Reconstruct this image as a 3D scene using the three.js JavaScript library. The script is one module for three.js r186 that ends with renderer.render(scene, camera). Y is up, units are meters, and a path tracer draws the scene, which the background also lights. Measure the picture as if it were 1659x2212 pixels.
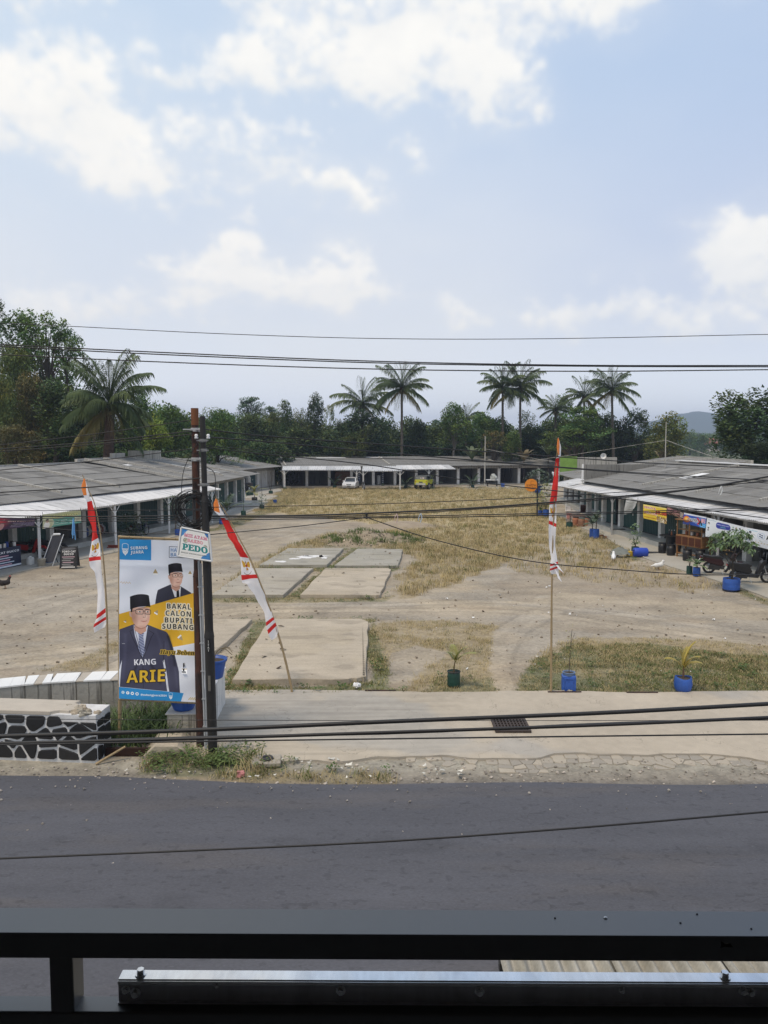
import * as THREE from 'three';
import { mergeGeometries } from 'three/addons/utils/BufferGeometryUtils.js';
import { RoundedBoxGeometry } from 'three/addons/geometries/RoundedBoxGeometry.js';
import { MarchingCubes } from 'three/addons/objects/MarchingCubes.js';

// ---------------------------------------------------------------- camera, sky, sun, exposure
const F = 1700, EYE = 6, PITCH = Math.atan(155 / 1700);          // lens in survey pixels, eye height in metres
const scene = new THREE.Scene();
const camera = new THREE.PerspectiveCamera(2 * Math.atan(1106 / F) * 180 / Math.PI, 768 / 1024, 0.05, 9000);
camera.position.set(0, EYE, 0);
camera.rotation.set(-PITCH, 0, 0);
const renderer = new THREE.WebGLRenderer({ antialias: true });
renderer.setSize(768, 1024);
renderer.toneMapping = THREE.LinearToneMapping;
renderer.toneMappingExposure = 1.28;
renderer.shadowMap.enabled = true;
scene.fog = new THREE.FogExp2(0xcfe0ff, 0.0004);

const sun = new THREE.DirectionalLight(0xffecd2, 1.75);
sun.position.set(-26, 90, 32);
sun.castShadow = true; sun.shadow.radius = 24;
sun.shadow.mapSize.set(4096, 4096);
Object.assign(sun.shadow.camera, { left: -70, right: 70, top: 90, bottom: -90, near: 1, far: 300 });
sun.target.position.set(0, 0, -50); scene.add(sun); scene.add(sun.target);
sun.position.add(sun.target.position);

// ---------------------------------------------------------------- random numbers and noise
function rng(seed) { let a = seed >>> 0; return () => { a = (a + 0x6D2B79F5) | 0; let t = Math.imul(a ^ (a >>> 15), 1 | a); t = (t + Math.imul(t ^ (t >>> 7), 61 | t)) ^ t; return ((t ^ (t >>> 14)) >>> 0) / 4294967296; }; }
const LAT = new Float32Array(65536); { const r = rng(11); for (let i = 0; i < 65536; i++) LAT[i] = r(); }
function vnoise(x, y) {
  const xi = Math.floor(x), yi = Math.floor(y); let fx = x - xi, fy = y - yi; fx = fx * fx * (3 - 2 * fx); fy = fy * fy * (3 - 2 * fy);
  const a = LAT[((yi & 255) << 8) | (xi & 255)], b = LAT[((yi & 255) << 8) | ((xi + 1) & 255)], c = LAT[(((yi + 1) & 255) << 8) | (xi & 255)], d = LAT[(((yi + 1) & 255) << 8) | ((xi + 1) & 255)];
  return a + (b - a) * fx + (c - a) * fy + (a - b - c + d) * fx * fy;
}
function fbm(x, y, oct = 4, gain = 0.5) { let s = 0, a = 1, t = 0; for (let i = 0; i < oct; i++) { s += a * vnoise(x, y); t += a; a *= gain; x = x * 2.03 + 17.1; y = y * 2.03 + 9.7; } return s / t; }
const clamp = (x, a = 0, b = 1) => Math.min(b, Math.max(a, x)), lerp = (a, b, t) => a + (b - a) * t, sstep = (a, b, x) => { x = clamp((x - a) / (b - a)); return x * x * (3 - 2 * x); };

// ---------------------------------------------------------------- survey: a sight line of the photograph's lens to a place on the ground or at a depth
const CP = Math.cos(PITCH), SP = Math.sin(PITCH);
function sight(px, py) { const x = (px - 829.5) / F, y = (1106 - py) / F; return [x, y * CP - SP, -(CP + y * SP)]; }
function onGround(px, py, h = 0) { const r = sight(px, py), t = (h - EYE) / r[1]; return new THREE.Vector3(r[0] * t, h, r[2] * t); }
function atDepth(px, py, d) { const r = sight(px, py), t = -d / r[2]; return new THREE.Vector3(r[0] * t, EYE + r[1] * t, -d); }
function onWall(px, py, A, B) {      // meets the upright plane over the ground line A-B ([x, z] pairs)
  const r = sight(px, py), nx = -(B[1] - A[1]), nz = B[0] - A[0], t = (nx * A[0] + nz * A[1]) / (nx * r[0] + nz * r[2]);
  return new THREE.Vector3(r[0] * t, EYE + r[1] * t, r[2] * t);
}

// ---------------------------------------------------------------- sky: hazy air with cumulus, computed over directions
{
  const W = 2048, Hh = 1024, data = new Float32Array(W * Hh * 4);
  // cumulus heaps: [azimuth deg, elevation deg, half width, half height, weight]
  const heaps = [[-21, 22.2, 5.2, 2.8, 1.15], [-25.5, 20.6, 4.6, 2.4, 1.1], [-16.5, 19.6, 4.6, 1.8, .95], [-20, 18.2, 5, 1.4, .8], [-26, 27.2, 8.5, 1.7, .95], [-14.5, 24.2, 2.6, 1.2, .7],
    [-4, 25.4, 7.5, 2.3, 1.1], [3, 25.2, 7, 2.8, 1.15], [8.5, 23.6, 4, 2.2, 1.0], [-9.5, 24.2, 4, 1.8, .9], [11, 27.6, 9, 1.7, 1.0], [-8, 28.6, 5, 1.6, .8], [0, 29, 8, 2, .9], [18, 28.5, 8, 1.2, .75], [12, 31, 12, 2, .9], [-18, 31.5, 9, 1.8, .8],
    [-8.8, 19.6, 5, 1.9, .62], [-5, 17.4, 4.6, 1.2, .6], [-1.6, 17.3, 3, 1.1, .75], [2, 19.5, 2, .8, .4], [-13, 16.8, 5, 1.6, .5],
    [-10.2, 13.7, 2.8, 1.5, 1.1], [-12, 11.7, 4.2, 1.5, 1.05], [-7, 11.6, 4.6, 1.6, 1.05], [-2.5, 11.8, 3.6, 1.7, 1.0], [-18, 9.8, 8, 1.5, .55], [-5, 9.9, 8, 1.0, .6],
    [23.6, 13.6, 2.6, 1.9, 1.1], [26.5, 12.4, 4.2, 2.3, 1.1], [31, 14, 4, 3, .9], [24, 10.6, 4, 1.2, .7], [5.6, 9.2, 2.4, 1.1, .95], [12.6, 9.0, 3.6, 1.35, .95], [18.5, 8.8, 4.6, 1.3, .9], [25, 8.2, 6, 1.3, .7], [-25, 8.6, 9, 1.8, .5]];
  const r = rng(7);
  for (let i = 0; i < 90; i++) { const az = 42 + r() * 276, el = 6 + r() * 50; heaps.push([az > 180 ? az - 360 : az, el, 5 + r() * 7, 1.4 + r() * 2.4, .6 + r() * .5]); }
  for (let i = 0; i < 14; i++) { const az = -40 + r() * 80, el = 38 + r() * 40; heaps.push([az, el, 6 + r() * 9, 2 + r() * 4, .6 + r() * .5]); }
  const hz = heaps.map((h) => [h[0], h[1], 1 / h[2], 1 / h[3], h[4]]);
  const buckets = []; for (let b = 0; b < 72; b++) { const a0 = -180 + b * 5; buckets.push(hz.filter((h) => { let d = Math.abs(h[0] - a0 - 2.5); d = Math.min(d, 360 - d); return d < 2.5 + 3.6 / h[2]; })); }
  for (let y = 0; y < Hh; y++) {
    const el = (y + 0.5) / Hh * 180 - 90;                        // row 0 is straight down
    for (let x = 0; x < W; x++) {
      const i = (y * W + x) * 4;
      if (el < -4) { data[i] = .22; data[i + 1] = .21; data[i + 2] = .18; data[i + 3] = 1; continue; }
      const az0 = (x + 0.5) / W * 360 - 180; let az = az0 + 90; if (az > 180) az -= 360;   // 0 is the camera's heading, -z
      const e = Math.max(el, 0), k = Math.exp(-e / 9), k2 = Math.exp(-e / 26);
      const east = clamp((az + 30) / 60) * clamp(e / 6), veil = fbm(az * .045 + 40, e * .11 + 3, 4);
      const dp = 1 - .17 * east; let R = lerp(.375, .60, k2) * dp, G = lerp(.50, .68, k2) * dp, B = lerp(.745, .81, k2) * (dp * .5 + .5);
      R = lerp(R, .60, k); G = lerp(G, .665, k); B = lerp(B, .78, k); const milk = 1 + .52 * Math.exp(-((e / 5) ** 2)); R *= milk; G *= milk; B *= milk;
      const v = clamp((veil - .35) * 1.7) * .5 + .34 * (1 - east); const hi = sstep(11, 25, e), v2 = v * (1 - .62 * hi); R *= 1 - .06 * hi; R = lerp(R, .70, v2); G = lerp(G, .735, v2); B = lerp(B, .79, v2);
      // heaps
      const wx = (fbm(az * .30 + 7, e * .42 + 2, 4) - .5) * 5.2, wy = (fbm(az * .30 + 60, e * .42 + 30, 4) - .5) * 4.2;
      let den = 0, low = 0, softC = 0;
      for (const h of buckets[Math.min(71, Math.floor((az + 180) / 5))]) {
        let dx = az + wx - h[0]; if (dx > 180) dx -= 360; if (dx < -180) dx += 360; dx *= h[2];
        let dy = (e + wy - h[1]) * h[3]; const up = dy; if (dy < 0) dy *= .62;
        const r2 = dx * dx + dy * dy, q = 1 - r2; if (r2 < 2.6) softC += (1 - r2 / 2.6) ** 2 * h[4] * .55; if (q > 0) { den += q * h[4]; low += q * Math.max(0, -up); }
      }
      if (softC > 0) { const a = clamp(1 - Math.exp(-softC * 1.3)) * lerp(.25, .46, clamp(e / 16)) * (.72 + .5 * (veil - .35)); R = lerp(R, .72, a); G = lerp(G, .745, a); B = lerp(B, .80, a); }
      if (den > 0) {
        const det = fbm(az * 1.1 + 3, e * 1.5 + 5, 5, .58), d2 = den + (det - .5) * 1.5;
        const c = sstep(.05, 1.3, d2), shade = clamp(low / (den + .2) * .5 + (1 - det) * .22);
        const a = c * lerp(.5, .93, clamp(e / 16));
        R = lerp(R, lerp(.84, .64, shade), a); G = lerp(G, lerp(.84, .675, shade), a); B = lerp(B, lerp(.85, .735, shade), a);
      }
      const wl = (1 - clamp((az + 30) / 60)) * Math.exp(-e / 12) * .05; data[i] = R * (1 + wl); data[i + 1] = G * .98; data[i + 2] = B * (.92 - wl * .5); data[i + 3] = 1;
    }
  }
  const sky = new THREE.DataTexture(data, W, Hh, THREE.RGBAFormat, THREE.FloatType);
  sky.mapping = THREE.EquirectangularReflectionMapping; sky.magFilter = sky.minFilter = THREE.LinearFilter; sky.needsUpdate = true; sky.name = 'sky';
  scene.background = sky; scene.environment = sky;
}

// ---------------------------------------------------------------- helpers
const used = {};
function numbered(name) { const n = used[name] = (used[name] ?? -1) + 1; return n ? name + '_' + String(n).padStart(3, '0') : name; }
function tag(o, label, category, group, kind) { if (label) o.userData.label = label; if (category) o.userData.category = category; if (group) o.userData.group = group; if (kind) o.userData.kind = kind; return o; }
function mk(geo, mat, name) { const m = new THREE.Mesh(geo, mat); m.name = name; m.castShadow = m.receiveShadow = true; return m; }
function part(parent, name, geo, mat, label) { const m = mk(geo, mat, name); parent.add(m); if (label) m.userData.label = label; return m; }
function thing(name, label, category, p = [0, 0, 0], turn = 0, group) { const o = new THREE.Group(); o.name = numbered(name); if (p.isVector3) o.position.copy(p); else o.position.set(...p); o.rotation.y = turn; scene.add(o); return tag(o, label, category, group); }
function single(name, label, category, geo, mat, group) { const m = mk(geo, mat, numbered(name)); scene.add(m); return tag(m, label, category, group); }
function struct(name, geo, mat) { const m = mk(geo, mat, numbered(name)); m.userData.kind = 'structure'; scene.add(m); return m; }
function copyOf(o, label, p, turn, group) { const c = o.clone(); c.name = numbered(o.name.replace(/_\d{3}$/, '')); c.userData = { ...o.userData }; if (label) c.userData.label = label; if (group) c.userData.group = group; if (p) p.isVector3 ? c.position.copy(p) : c.position.set(...p); if (turn !== undefined) c.rotation.y = turn; scene.add(c); return c; }
function box(w, h, d, x = 0, y = 0, z = 0, ry = 0, rx = 0, rz = 0) { const g = new THREE.BoxGeometry(w, h, d); if (rx) g.rotateX(rx); if (rz) g.rotateZ(rz); if (ry) g.rotateY(ry); g.translate(x, y, z); return g; }
function rbox(w, h, d, r, x = 0, y = 0, z = 0, seg = 2) { const g = new RoundedBoxGeometry(w, h, d, seg, Math.min(r, w / 2.01, h / 2.01, d / 2.01)); g.translate(x, y, z); return g.index ? g.toNonIndexed() : g; }
function cyl(r0, r1, h, seg, x = 0, y = 0, z = 0, open = false) { const g = new THREE.CylinderGeometry(r1, r0, h, seg, 1, open); g.translate(x, y + h / 2, z); return g; }
const V = (x, y, z) => new THREE.Vector3(x, y, z);
function rod(a, b, r0, r1 = r0, seg = 8) { a = a.isVector3 ? a : V(...a); b = b.isVector3 ? b : V(...b); const d = b.clone().sub(a), L = d.length(); const g = new THREE.CylinderGeometry(r1, r0, L, seg); g.translate(0, L / 2, 0); g.applyQuaternion(new THREE.Quaternion().setFromUnitVectors(V(0, 1, 0), d.normalize())); g.translate(a.x, a.y, a.z); return g; }
function tube(pts, r, n = 24, seg = 6, closed = false) { return new THREE.TubeGeometry(new THREE.CatmullRomCurve3(pts.map((p) => p.isVector3 ? p : V(...p)), closed), n, r, seg, closed); }
function taper(pts, r0, r1, n = 10, seg = 7) {       // a limb that thins along its way
  const c = new THREE.CatmullRomCurve3(pts.map((p) => p.isVector3 ? p : V(...p))), g = new THREE.TubeGeometry(c, n, 1, seg), pos = g.attributes.position, P = V(0, 0, 0);
  for (let i = 0; i <= n; i++) { c.getPointAt(i / n, P); const r = lerp(r0, r1, i / n); for (let j = 0; j <= seg; j++) { const k = i * (seg + 1) + j; pos.setXYZ(k, P.x + (pos.getX(k) - P.x) * r, P.y + (pos.getY(k) - P.y) * r, P.z + (pos.getZ(k) - P.z) * r); } }
  return g;
}
function merge(list) { const l = list.map((g) => { g = g.index ? g.toNonIndexed() : g; for (const k of Object.keys(g.attributes)) if (!['position', 'normal', 'uv', 'color'].includes(k)) g.deleteAttribute(k); return g; }); const hasC = l.every((g) => g.attributes.color); for (const g of l) if (!hasC && g.attributes.color) g.deleteAttribute('color'); return mergeGeometries(l); }
function lathe(pts, seg = 20) { return new THREE.LatheGeometry(pts.map((p) => new THREE.Vector2(...p)), seg); }
function sheet(nx, ny, fn, uvs = 1, vts = 1) {       // a grid surface from fn(u, v) -> [x, y, z]
  const p = [], uv = [], ix = [];
  for (let j = 0; j <= ny; j++) for (let i = 0; i <= nx; i++) { const q = fn(i / nx, j / ny); p.push(q.x ?? q[0], q.y ?? q[1], q.z ?? q[2]); uv.push(i / nx * uvs, j / ny * vts); }
  for (let j = 0; j < ny; j++) for (let i = 0; i < nx; i++) { const a = j * (nx + 1) + i, b = a + 1, c = a + nx + 1, d = c + 1; ix.push(a, b, d, a, d, c); }
  const g = new THREE.BufferGeometry(); g.setAttribute('position', new THREE.Float32BufferAttribute(p, 3)); g.setAttribute('uv', new THREE.Float32BufferAttribute(uv, 2)); g.setIndex(ix); g.computeVertexNormals(); return g;
}
function metric(g, s = 1) {         // box mapping: uv in metres on geometry with flat faces
  g = g.index ? g.toNonIndexed() : g; const p = g.attributes.position, n = g.attributes.normal, uv = new Float32Array(p.count * 2);
  for (let i = 0; i < p.count; i++) { const ax = Math.abs(n.getX(i)), ay = Math.abs(n.getY(i)), az = Math.abs(n.getZ(i)); let u, v; if (ay >= ax && ay >= az) { u = p.getX(i); v = p.getZ(i); } else if (ax >= az) { u = p.getZ(i); v = p.getY(i); } else { u = p.getX(i); v = p.getY(i); } uv[2 * i] = u * s; uv[2 * i + 1] = v * s; }
  g.setAttribute('uv', new THREE.BufferAttribute(uv, 2)); return g;
}
function jitter(g, a, seed) { const p = g.attributes.position, r = rng(seed), seen = {}; for (let i = 0; i < p.count; i++) { const k = [p.getX(i), p.getY(i), p.getZ(i)].map((v) => v.toFixed(3)).join(); seen[k] ??= [(r() - .5) * a, (r() - .5) * a, (r() - .5) * a]; const d = seen[k]; p.setXYZ(i, p.getX(i) + d[0], p.getY(i) + d[1], p.getZ(i) + d[2]); } g.computeVertexNormals(); return g; }
function rock(r, seed, flat = .6) { const g = new THREE.IcosahedronGeometry(r, 1); g.scale(1, flat, .8); return jitter(g, r * .55, seed); }

// ---------------------------------------------------------------- textures
function tex(w, h, fn, srgb = false) {   // fn(u, v, x, y) -> [r, g, b] in 0..1
  const d = new Uint8Array(w * h * 4); for (let y = 0; y < h; y++) for (let x = 0; x < w; x++) { const c = fn(x / w, y / h, x, y), i = (y * w + x) * 4; d[i] = clamp(c[0]) * 255; d[i + 1] = clamp(c[1] ?? c[0]) * 255; d[i + 2] = clamp(c[2] ?? c[0]) * 255; d[i + 3] = 255; }
  const t = new THREE.DataTexture(d, w, h); if (srgb) t.colorSpace = THREE.SRGBColorSpace; t.wrapS = t.wrapT = THREE.RepeatWrapping; t.magFilter = THREE.LinearFilter; t.minFilter = THREE.LinearMipmapLinearFilter; t.needsUpdate = true; return t;
}
const toS = (c) => c <= .0031308 ? 12.92 * c : 1.055 * Math.pow(c, 1 / 2.4) - .055;
function ltex(w, h, fn) { return tex(w, h, (u, v, x, y) => fn(u, v, x, y).map((c) => toS(clamp(c))), true); }   // colours given as linear albedo
function rep(t, x, y = x) { const c = t.clone(); c.repeat.set(x, y); c.needsUpdate = true; return c; }
// noise that wraps over n cells
function tnoise(u, v, n, m = n, o = 0) { const x = u * n, y = v * m, xi = Math.floor(x), yi = Math.floor(y); let fx = x - xi, fy = y - yi; fx = fx * fx * (3 - 2 * fx); fy = fy * fy * (3 - 2 * fy); const L = (a, b) => LAT[((((b % m) + m) % m + o * 7) & 255) << 8 | ((((a % n) + n) % n + o * 13) & 255)]; const a = L(xi, yi), b = L(xi + 1, yi), c = L(xi, yi + 1), d = L(xi + 1, yi + 1); return a + (b - a) * fx + (c - a) * fy + (a - b - c + d) * fx * fy; }
function tfbm(u, v, n, oct = 4, m = n, o = 0) { let s = 0, a = 1, t = 0; for (let i = 0; i < oct; i++) { s += a * tnoise(u, v, n, m, o + i); t += a; a *= .55; n *= 2; m *= 2; } return s / t; }
function canvasTex(w, h, draw) { const c = document.createElement('canvas'); c.width = w; c.height = h; const g = c.getContext('2d'); draw(g, w, h); const t = new THREE.CanvasTexture(c); t.colorSpace = THREE.SRGBColorSpace; t.anisotropy = 8; return t; }

const std = (r, g, b, rough = .85, o = {}) => new THREE.MeshStandardMaterial({ color: new THREE.Color().setRGB(r, g, b), roughness: rough, ...o });
const T = {};
T.rough = tex(256, 256, (u, v) => [tfbm(u, v, 16, 4)]);
T.fine = tex(256, 256, (u, v) => [tfbm(u, v, 48, 3)]);
T.blotch = ltex(512, 512, (u, v) => { const a = tfbm(u, v, 6, 5), b = tfbm(u, v, 60, 2, 60, 5), k = .72 + .42 * a + .12 * (b - .5); return [k, k * (.985 + .02 * a), k * (.97 + .03 * a)].map((x) => x * .92); });
T.concrete = ltex(512, 512, (u, v) => { const a = tfbm(u, v, 5, 5), s = tfbm(u, v, 4, 4, 60, 9), b = tnoise(u, v, 200, 200, 3); const k = .74 + .24 * a + .16 * (s - .5) + .1 * (b - .5); return [k, k * .985, k * .955]; });
T.broom = ltex(1024, 1024, (u, v) => { const a = tfbm(u, v, 5, 5), s = tfbm(u, v, 3, 4, 90, 9), s2 = tfbm(u, v, 9, 3, 34, 3), b = tnoise(u, v, 256, 256, 3), d = sstep(.60, .74, tfbm(u, v, 6, 4, 10, 12)), t = sstep(.55, .7, tfbm(u, v, 4, 4, 4, 15)); const k = (.80 + .34 * (a - .5) + .15 * (s - .5) + .13 * (s2 - .5) + .16 * (b - .5)) * (1 - .22 * d); return [k, k * (.985 - .01 * t), k * (.95 - .04 * t)].map((x) => x * 1.08); });
T.stained = ltex(512, 512, (u, v) => { const a = tfbm(u, v, 5, 5), run = tfbm(u, v, 40, 3, 3, 4), d = sstep(.5, .78, run) * .5; const k = (.78 + .3 * (a - .3)) * (1 - d); return [k, k * .985, k * .95]; });
T.sheetroof = ltex(512, 512, (u, v) => { const a = tfbm(u, v, 4, 5), s = tfbm(u, v, 36, 3, 2, 2), b = tnoise(u, v, 160, 160, 3), m = sstep(.58, .75, tfbm(u, v, 7, 4, 7, 8)); const k = .66 + .4 * (a - .2) * .8 + .5 * (s - .5) + .18 * (b - .5); return [k * (1 - .1 * m), k * (1 - .12 * m), k * (.97 - .16 * m)]; });
T.white = ltex(256, 512, (u, v) => { const s = tfbm(u, v, 24, 3, 2, 2), a = tfbm(u, v, 5, 4); const k = .86 + .34 * (s - .5) - .3 * sstep(.5, .8, a); return [k, k, k * .995]; });
T.rust = ltex(256, 512, (u, v) => { const a = tfbm(u, v, 5, 5, 12), b = tfbm(u, v, 14, 3, 30, 4); const t = sstep(.42, .62, a); return [lerp(.032, .075, t) * (.7 + .6 * b), lerp(.018, .028, t) * (.7 + .6 * b), lerp(.015, .017, t) * (.7 + .6 * b)]; });
T.bamboo = ltex(128, 512, (u, v) => { const a = tfbm(u, v, 12, 3, 4), n = (v * 7) % 1, k = .8 + .35 * (a - .5) - .35 * (n < .05 ? 1 : 0) - .1 * sstep(.8, 1, n); return [.42 * k, .31 * k, .17 * k]; });
T.wood = ltex(256, 256, (u, v) => { const a = tfbm(u, v, 3, 4, 50, 3); const k = .7 + .6 * (a - .3); return [.30 * k, .15 * k, .055 * k]; });
const M = {};
M.roof = [.28, .245, .31, .205].map((k, i) => std(k * 1.0, k * .985, k * .965, .9, { map: rep(T.sheetroof, .5, .35 + .05 * i), bumpMap: T.fine, bumpScale: .002, side: THREE.DoubleSide }));
M.roof.forEach((m, i) => { m.map.offset.set(i * .37, i * .21); });
M.awning = [std(.66, .665, .675, .5, { map: rep(T.white, .7, .25), side: THREE.DoubleSide }), std(.55, .555, .565, .5, { map: rep(T.white, .5, .35), side: THREE.DoubleSide }), std(.74, .74, .745, .5, { map: rep(T.white, .9, .3), side: THREE.DoubleSide })];
M.clear = new THREE.MeshPhysicalMaterial({ color: new THREE.Color().setRGB(.74, .73, .70), roughness: .7, transmission: .3, thickness: 0, side: THREE.DoubleSide, map: rep(T.white, .5, .3) });
M.cap = std(.52, .505, .47, .9, { map: rep(T.stained, .7), bumpMap: T.rough, bumpScale: .01 });
M.wall = std(.40, .395, .385, .85, { map: rep(T.stained, .35), bumpMap: T.rough, bumpScale: .004 });
M.pillar = std(.74, .735, .72, .8, { map: rep(T.blotch, .6) });
M.greywall = std(.40, .395, .37, .9, { map: rep(T.stained, .6), bumpMap: T.rough, bumpScale: .01 });
M.tile = std(.44, .45, .435, .3, { map: rep(T.blotch, .8) });
M.shutter = [std(.008, .045, .045, .5), std(.008, .052, .048, .5), std(.007, .04, .042, .55)];
M.dark = std(.03, .03, .032, .7);
M.black = std(.012, .012, .013, .45);
M.steel = std(.55, .56, .57, .45, { metalness: .7 });
M.whitemetal = std(.74, .74, .73, .5);
M.apron = std(.50, .455, .385, .92, { map: rep(T.concrete, .22), bumpMap: rep(T.rough, 1.5), bumpScale: .006 });
M.slab = [[.49, .425, .335], [.42, .385, .325], [.38, .36, .31]].map((c, i) => { const m = std(...c, .92, { map: rep(T.broom, .16 + .02 * i), bumpMap: rep(T.rough, 1.5), bumpScale: .006 }); m.map.offset.set(.31 * i, .17 * i); return m; });
M.floor = std(.36, .34, .30, .9, { map: rep(T.concrete, .25) });
M.wire = std(.012, .012, .013, .55);
M.bamboo = std(1, 1, 1, .7, { map: T.bamboo });
M.rust = std(1, 1, 1, .8, { map: T.rust, bumpMap: T.rough, bumpScale: .002 });
M.pole = std(.022, .020, .019, .6, { map: rep(T.blotch, 2, 4), bumpMap: T.rough, bumpScale: .002 });
M.blue = std(.02, .075, .34, .42, { map: rep(T.blotch, 1) }); M.blue2 = std(.03, .11, .45, .45, { map: rep(T.blotch, 1) }); M.green = std(.012, .06, .045, .5, { map: rep(T.blotch, 1) });
M.soil = std(.06, .045, .03, 1);
M.wood = std(1, 1, 1, .6, { map: T.wood });
M.red = std(.55, .02, .015, .7);
M.white = std(.78, .78, .77, .6);
M.terracotta = std(.36, .14, .07, .8);
M.glass = new THREE.MeshPhysicalMaterial({ color: 0xffffff, roughness: .03, transmission: 1, thickness: 0 });
M.darkglass = std(.02, .022, .025, .08);
const leafMat = (r, g, b, t = .3) => new THREE.MeshPhysicalMaterial({ color: new THREE.Color().setRGB(r, g, b), roughness: .75, transmission: t, thickness: 0, side: THREE.DoubleSide, vertexColors: true, specularIntensity: .15 });
// ---------------------------------------------------------------- the ground: what grows where (outlines surveyed on the plot), as a grid of 10 cm cells
const GX0 = -45, GX1 = 45, GZ0 = -125, GZ1 = -8, GS = 0.1, GW = Math.round((GX1 - GX0) / GS), GH = Math.round((GZ1 - GZ0) / GS);
const dryM = new Float32Array(GW * GH), greenM = new Float32Array(GW * GH), gravM = new Float32Array(GW * GH);
function inPoly(x, z, P) { let c = false; for (let i = 0, j = P.length - 1; i < P.length; j = i++) if ((P[i][1] > z) !== (P[j][1] > z) && x < (P[j][0] - P[i][0]) * (z - P[i][1]) / (P[j][1] - P[i][1]) + P[i][0]) c = !c; return c; }
const survey = (l) => l.map(([a, b]) => { const p = onGround(a, b); return [p.x, p.z]; });
function plot(list, M_, val, warp, feather) {
  const P = survey(list); let x0 = 1e9, x1 = -1e9, z0 = 1e9, z1 = -1e9; for (const [x, z] of P) { x0 = Math.min(x0, x); x1 = Math.max(x1, x); z0 = Math.min(z0, z); z1 = Math.max(z1, z); }
  for (let j = Math.max(0, Math.floor((z0 - warp - GZ0) / GS)); j < Math.min(GH, (z1 + warp - GZ0) / GS); j++) for (let i = Math.max(0, Math.floor((x0 - warp - GX0) / GS)); i < Math.min(GW, (x1 + warp - GX0) / GS); i++) {
    const x = GX0 + i * GS, z = GZ0 + j * GS, wx = (fbm(x * .55 + 3, z * .55, 4) - .5) * 2 * warp, wz = (fbm(x * .55 + 70, z * .55 + 31, 4) - .5) * 2 * warp;
    if (inPoly(x + wx, z + wz, P)) M_[j * GW + i] = Math.max(M_[j * GW + i], val * (feather ? clamp(feather * fbm(x * .8 + 9, z * .8 + 4, 3) * 1.6) : 1));
  }
}
// dry grass: the big field, the strip left of the slabs, the near patches
plot([[848, 1290], [880, 1225], [872, 1192], [770, 1176], [835, 1140], [700, 1118], [556, 1104], [600, 1066], [610, 1056], [1160, 1052], [1196, 1112], [1245, 1140], [1160, 1190], [1080, 1215], [1000, 1250], [890, 1292]], dryM, 1, 1.0);
plot([[1120, 1120], [1196, 1112], [1300, 1160], [1370, 1200], [1330, 1225], [1230, 1222], [1080, 1216]], dryM, .8, 1.4, .75);
plot([[1080, 1215], [1300, 1210], [1560, 1262], [1540, 1285], [1330, 1265], [1120, 1240]], dryM, .7, 1.6, .5);
plot([[452, 1290], [540, 1222], [640, 1172], [720, 1150], [745, 1165], [655, 1192], [545, 1236], [470, 1285]], dryM, .9, .5);
plot([[800, 1345], [930, 1338], [1085, 1352], [1062, 1400], [1045, 1492], [850, 1492], [905, 1455], [965, 1400], [900, 1392], [815, 1440]], dryM, .95, .5);
plot([[1160, 1405], [1240, 1376], [1420, 1380], [2100, 1408], [2100, 1440], [1300, 1440], [1150, 1440]], dryM, .9, .5);
plot([[60, 1452], [190, 1418], [262, 1382], [262, 1400], [190, 1452]], dryM, .8, .4);
plot([[560, 1104], [600, 1066], [640, 1062], [640, 1085], [600, 1105], [470, 1140], [470, 1128]], greenM, .75, .5);
// green growth: between and around the slabs, the near lawn, the fringes
plot([[480, 1478], [545, 1345], [585, 1338], [497, 1480]], greenM, 1, .12);
plot([[470, 1500], [486, 1474], [640, 1480], [800, 1472], [880, 1492], [640, 1496]], greenM, .9, .15);
plot([[797, 1342], [830, 1400], [835, 1490], [793, 1478], [798, 1400]], greenM, .9, .2);
plot([[468, 1340], [600, 1336], [800, 1336], [800, 1344], [468, 1345]], greenM, .7, .15);
plot([[610, 1292], [702, 1230], [760, 1182], [782, 1184], [712, 1232], [648, 1292]], greenM, 1, .15);
plot([[440, 1296], [460, 1289], [820, 1289], [850, 1284], [826, 1298], [440, 1300]], greenM, .65, .12);
plot([[545, 1232], [560, 1224], [866, 1226], [845, 1234], [545, 1233]], greenM, .8, .1);
plot([[690, 1186], [730, 1162], [790, 1143], [870, 1165], [886, 1190], [760, 1192]], greenM, .7, .5, .6);
plot([[1105, 1496], [1112, 1455], [1165, 1418], [1240, 1392], [1400, 1392], [1560, 1410], [2100, 1425], [2100, 1498]], greenM, 1, .45);
plot([[1190, 1400], [1250, 1385], [1300, 1400], [1230, 1430]], greenM, .7, .4, .8);
plot([[900, 1494], [930, 1460], [1050, 1462], [1048, 1494]], greenM, .8, .3, .8);
plot([[1196, 1118], [1240, 1142], [1310, 1166], [1390, 1210], [1360, 1210], [1290, 1172], [1200, 1130]], greenM, .8, .6, .6);
plot([[1540, 1256], [1600, 1285], [1680, 1315], [1680, 1305], [1600, 1275]], greenM, .6, .3);
plot([[420, 1150], [500, 1132], [555, 1108], [570, 1110], [500, 1142]], greenM, .7, .4);
plot([[230, 1195], [360, 1165], [395, 1162], [300, 1192]], greenM, .5, .5, .7);
plot([[300, 1660], [320, 1636], [425, 1612], [540, 1618], [565, 1640], [640, 1655], [830, 1662], [840, 1682], [700, 1684], [420, 1668]], greenM, .75, .15, .9);
plot([[330, 1668], [600, 1658], [850, 1668], [850, 1688], [500, 1680]], dryM, .8, .15);
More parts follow.
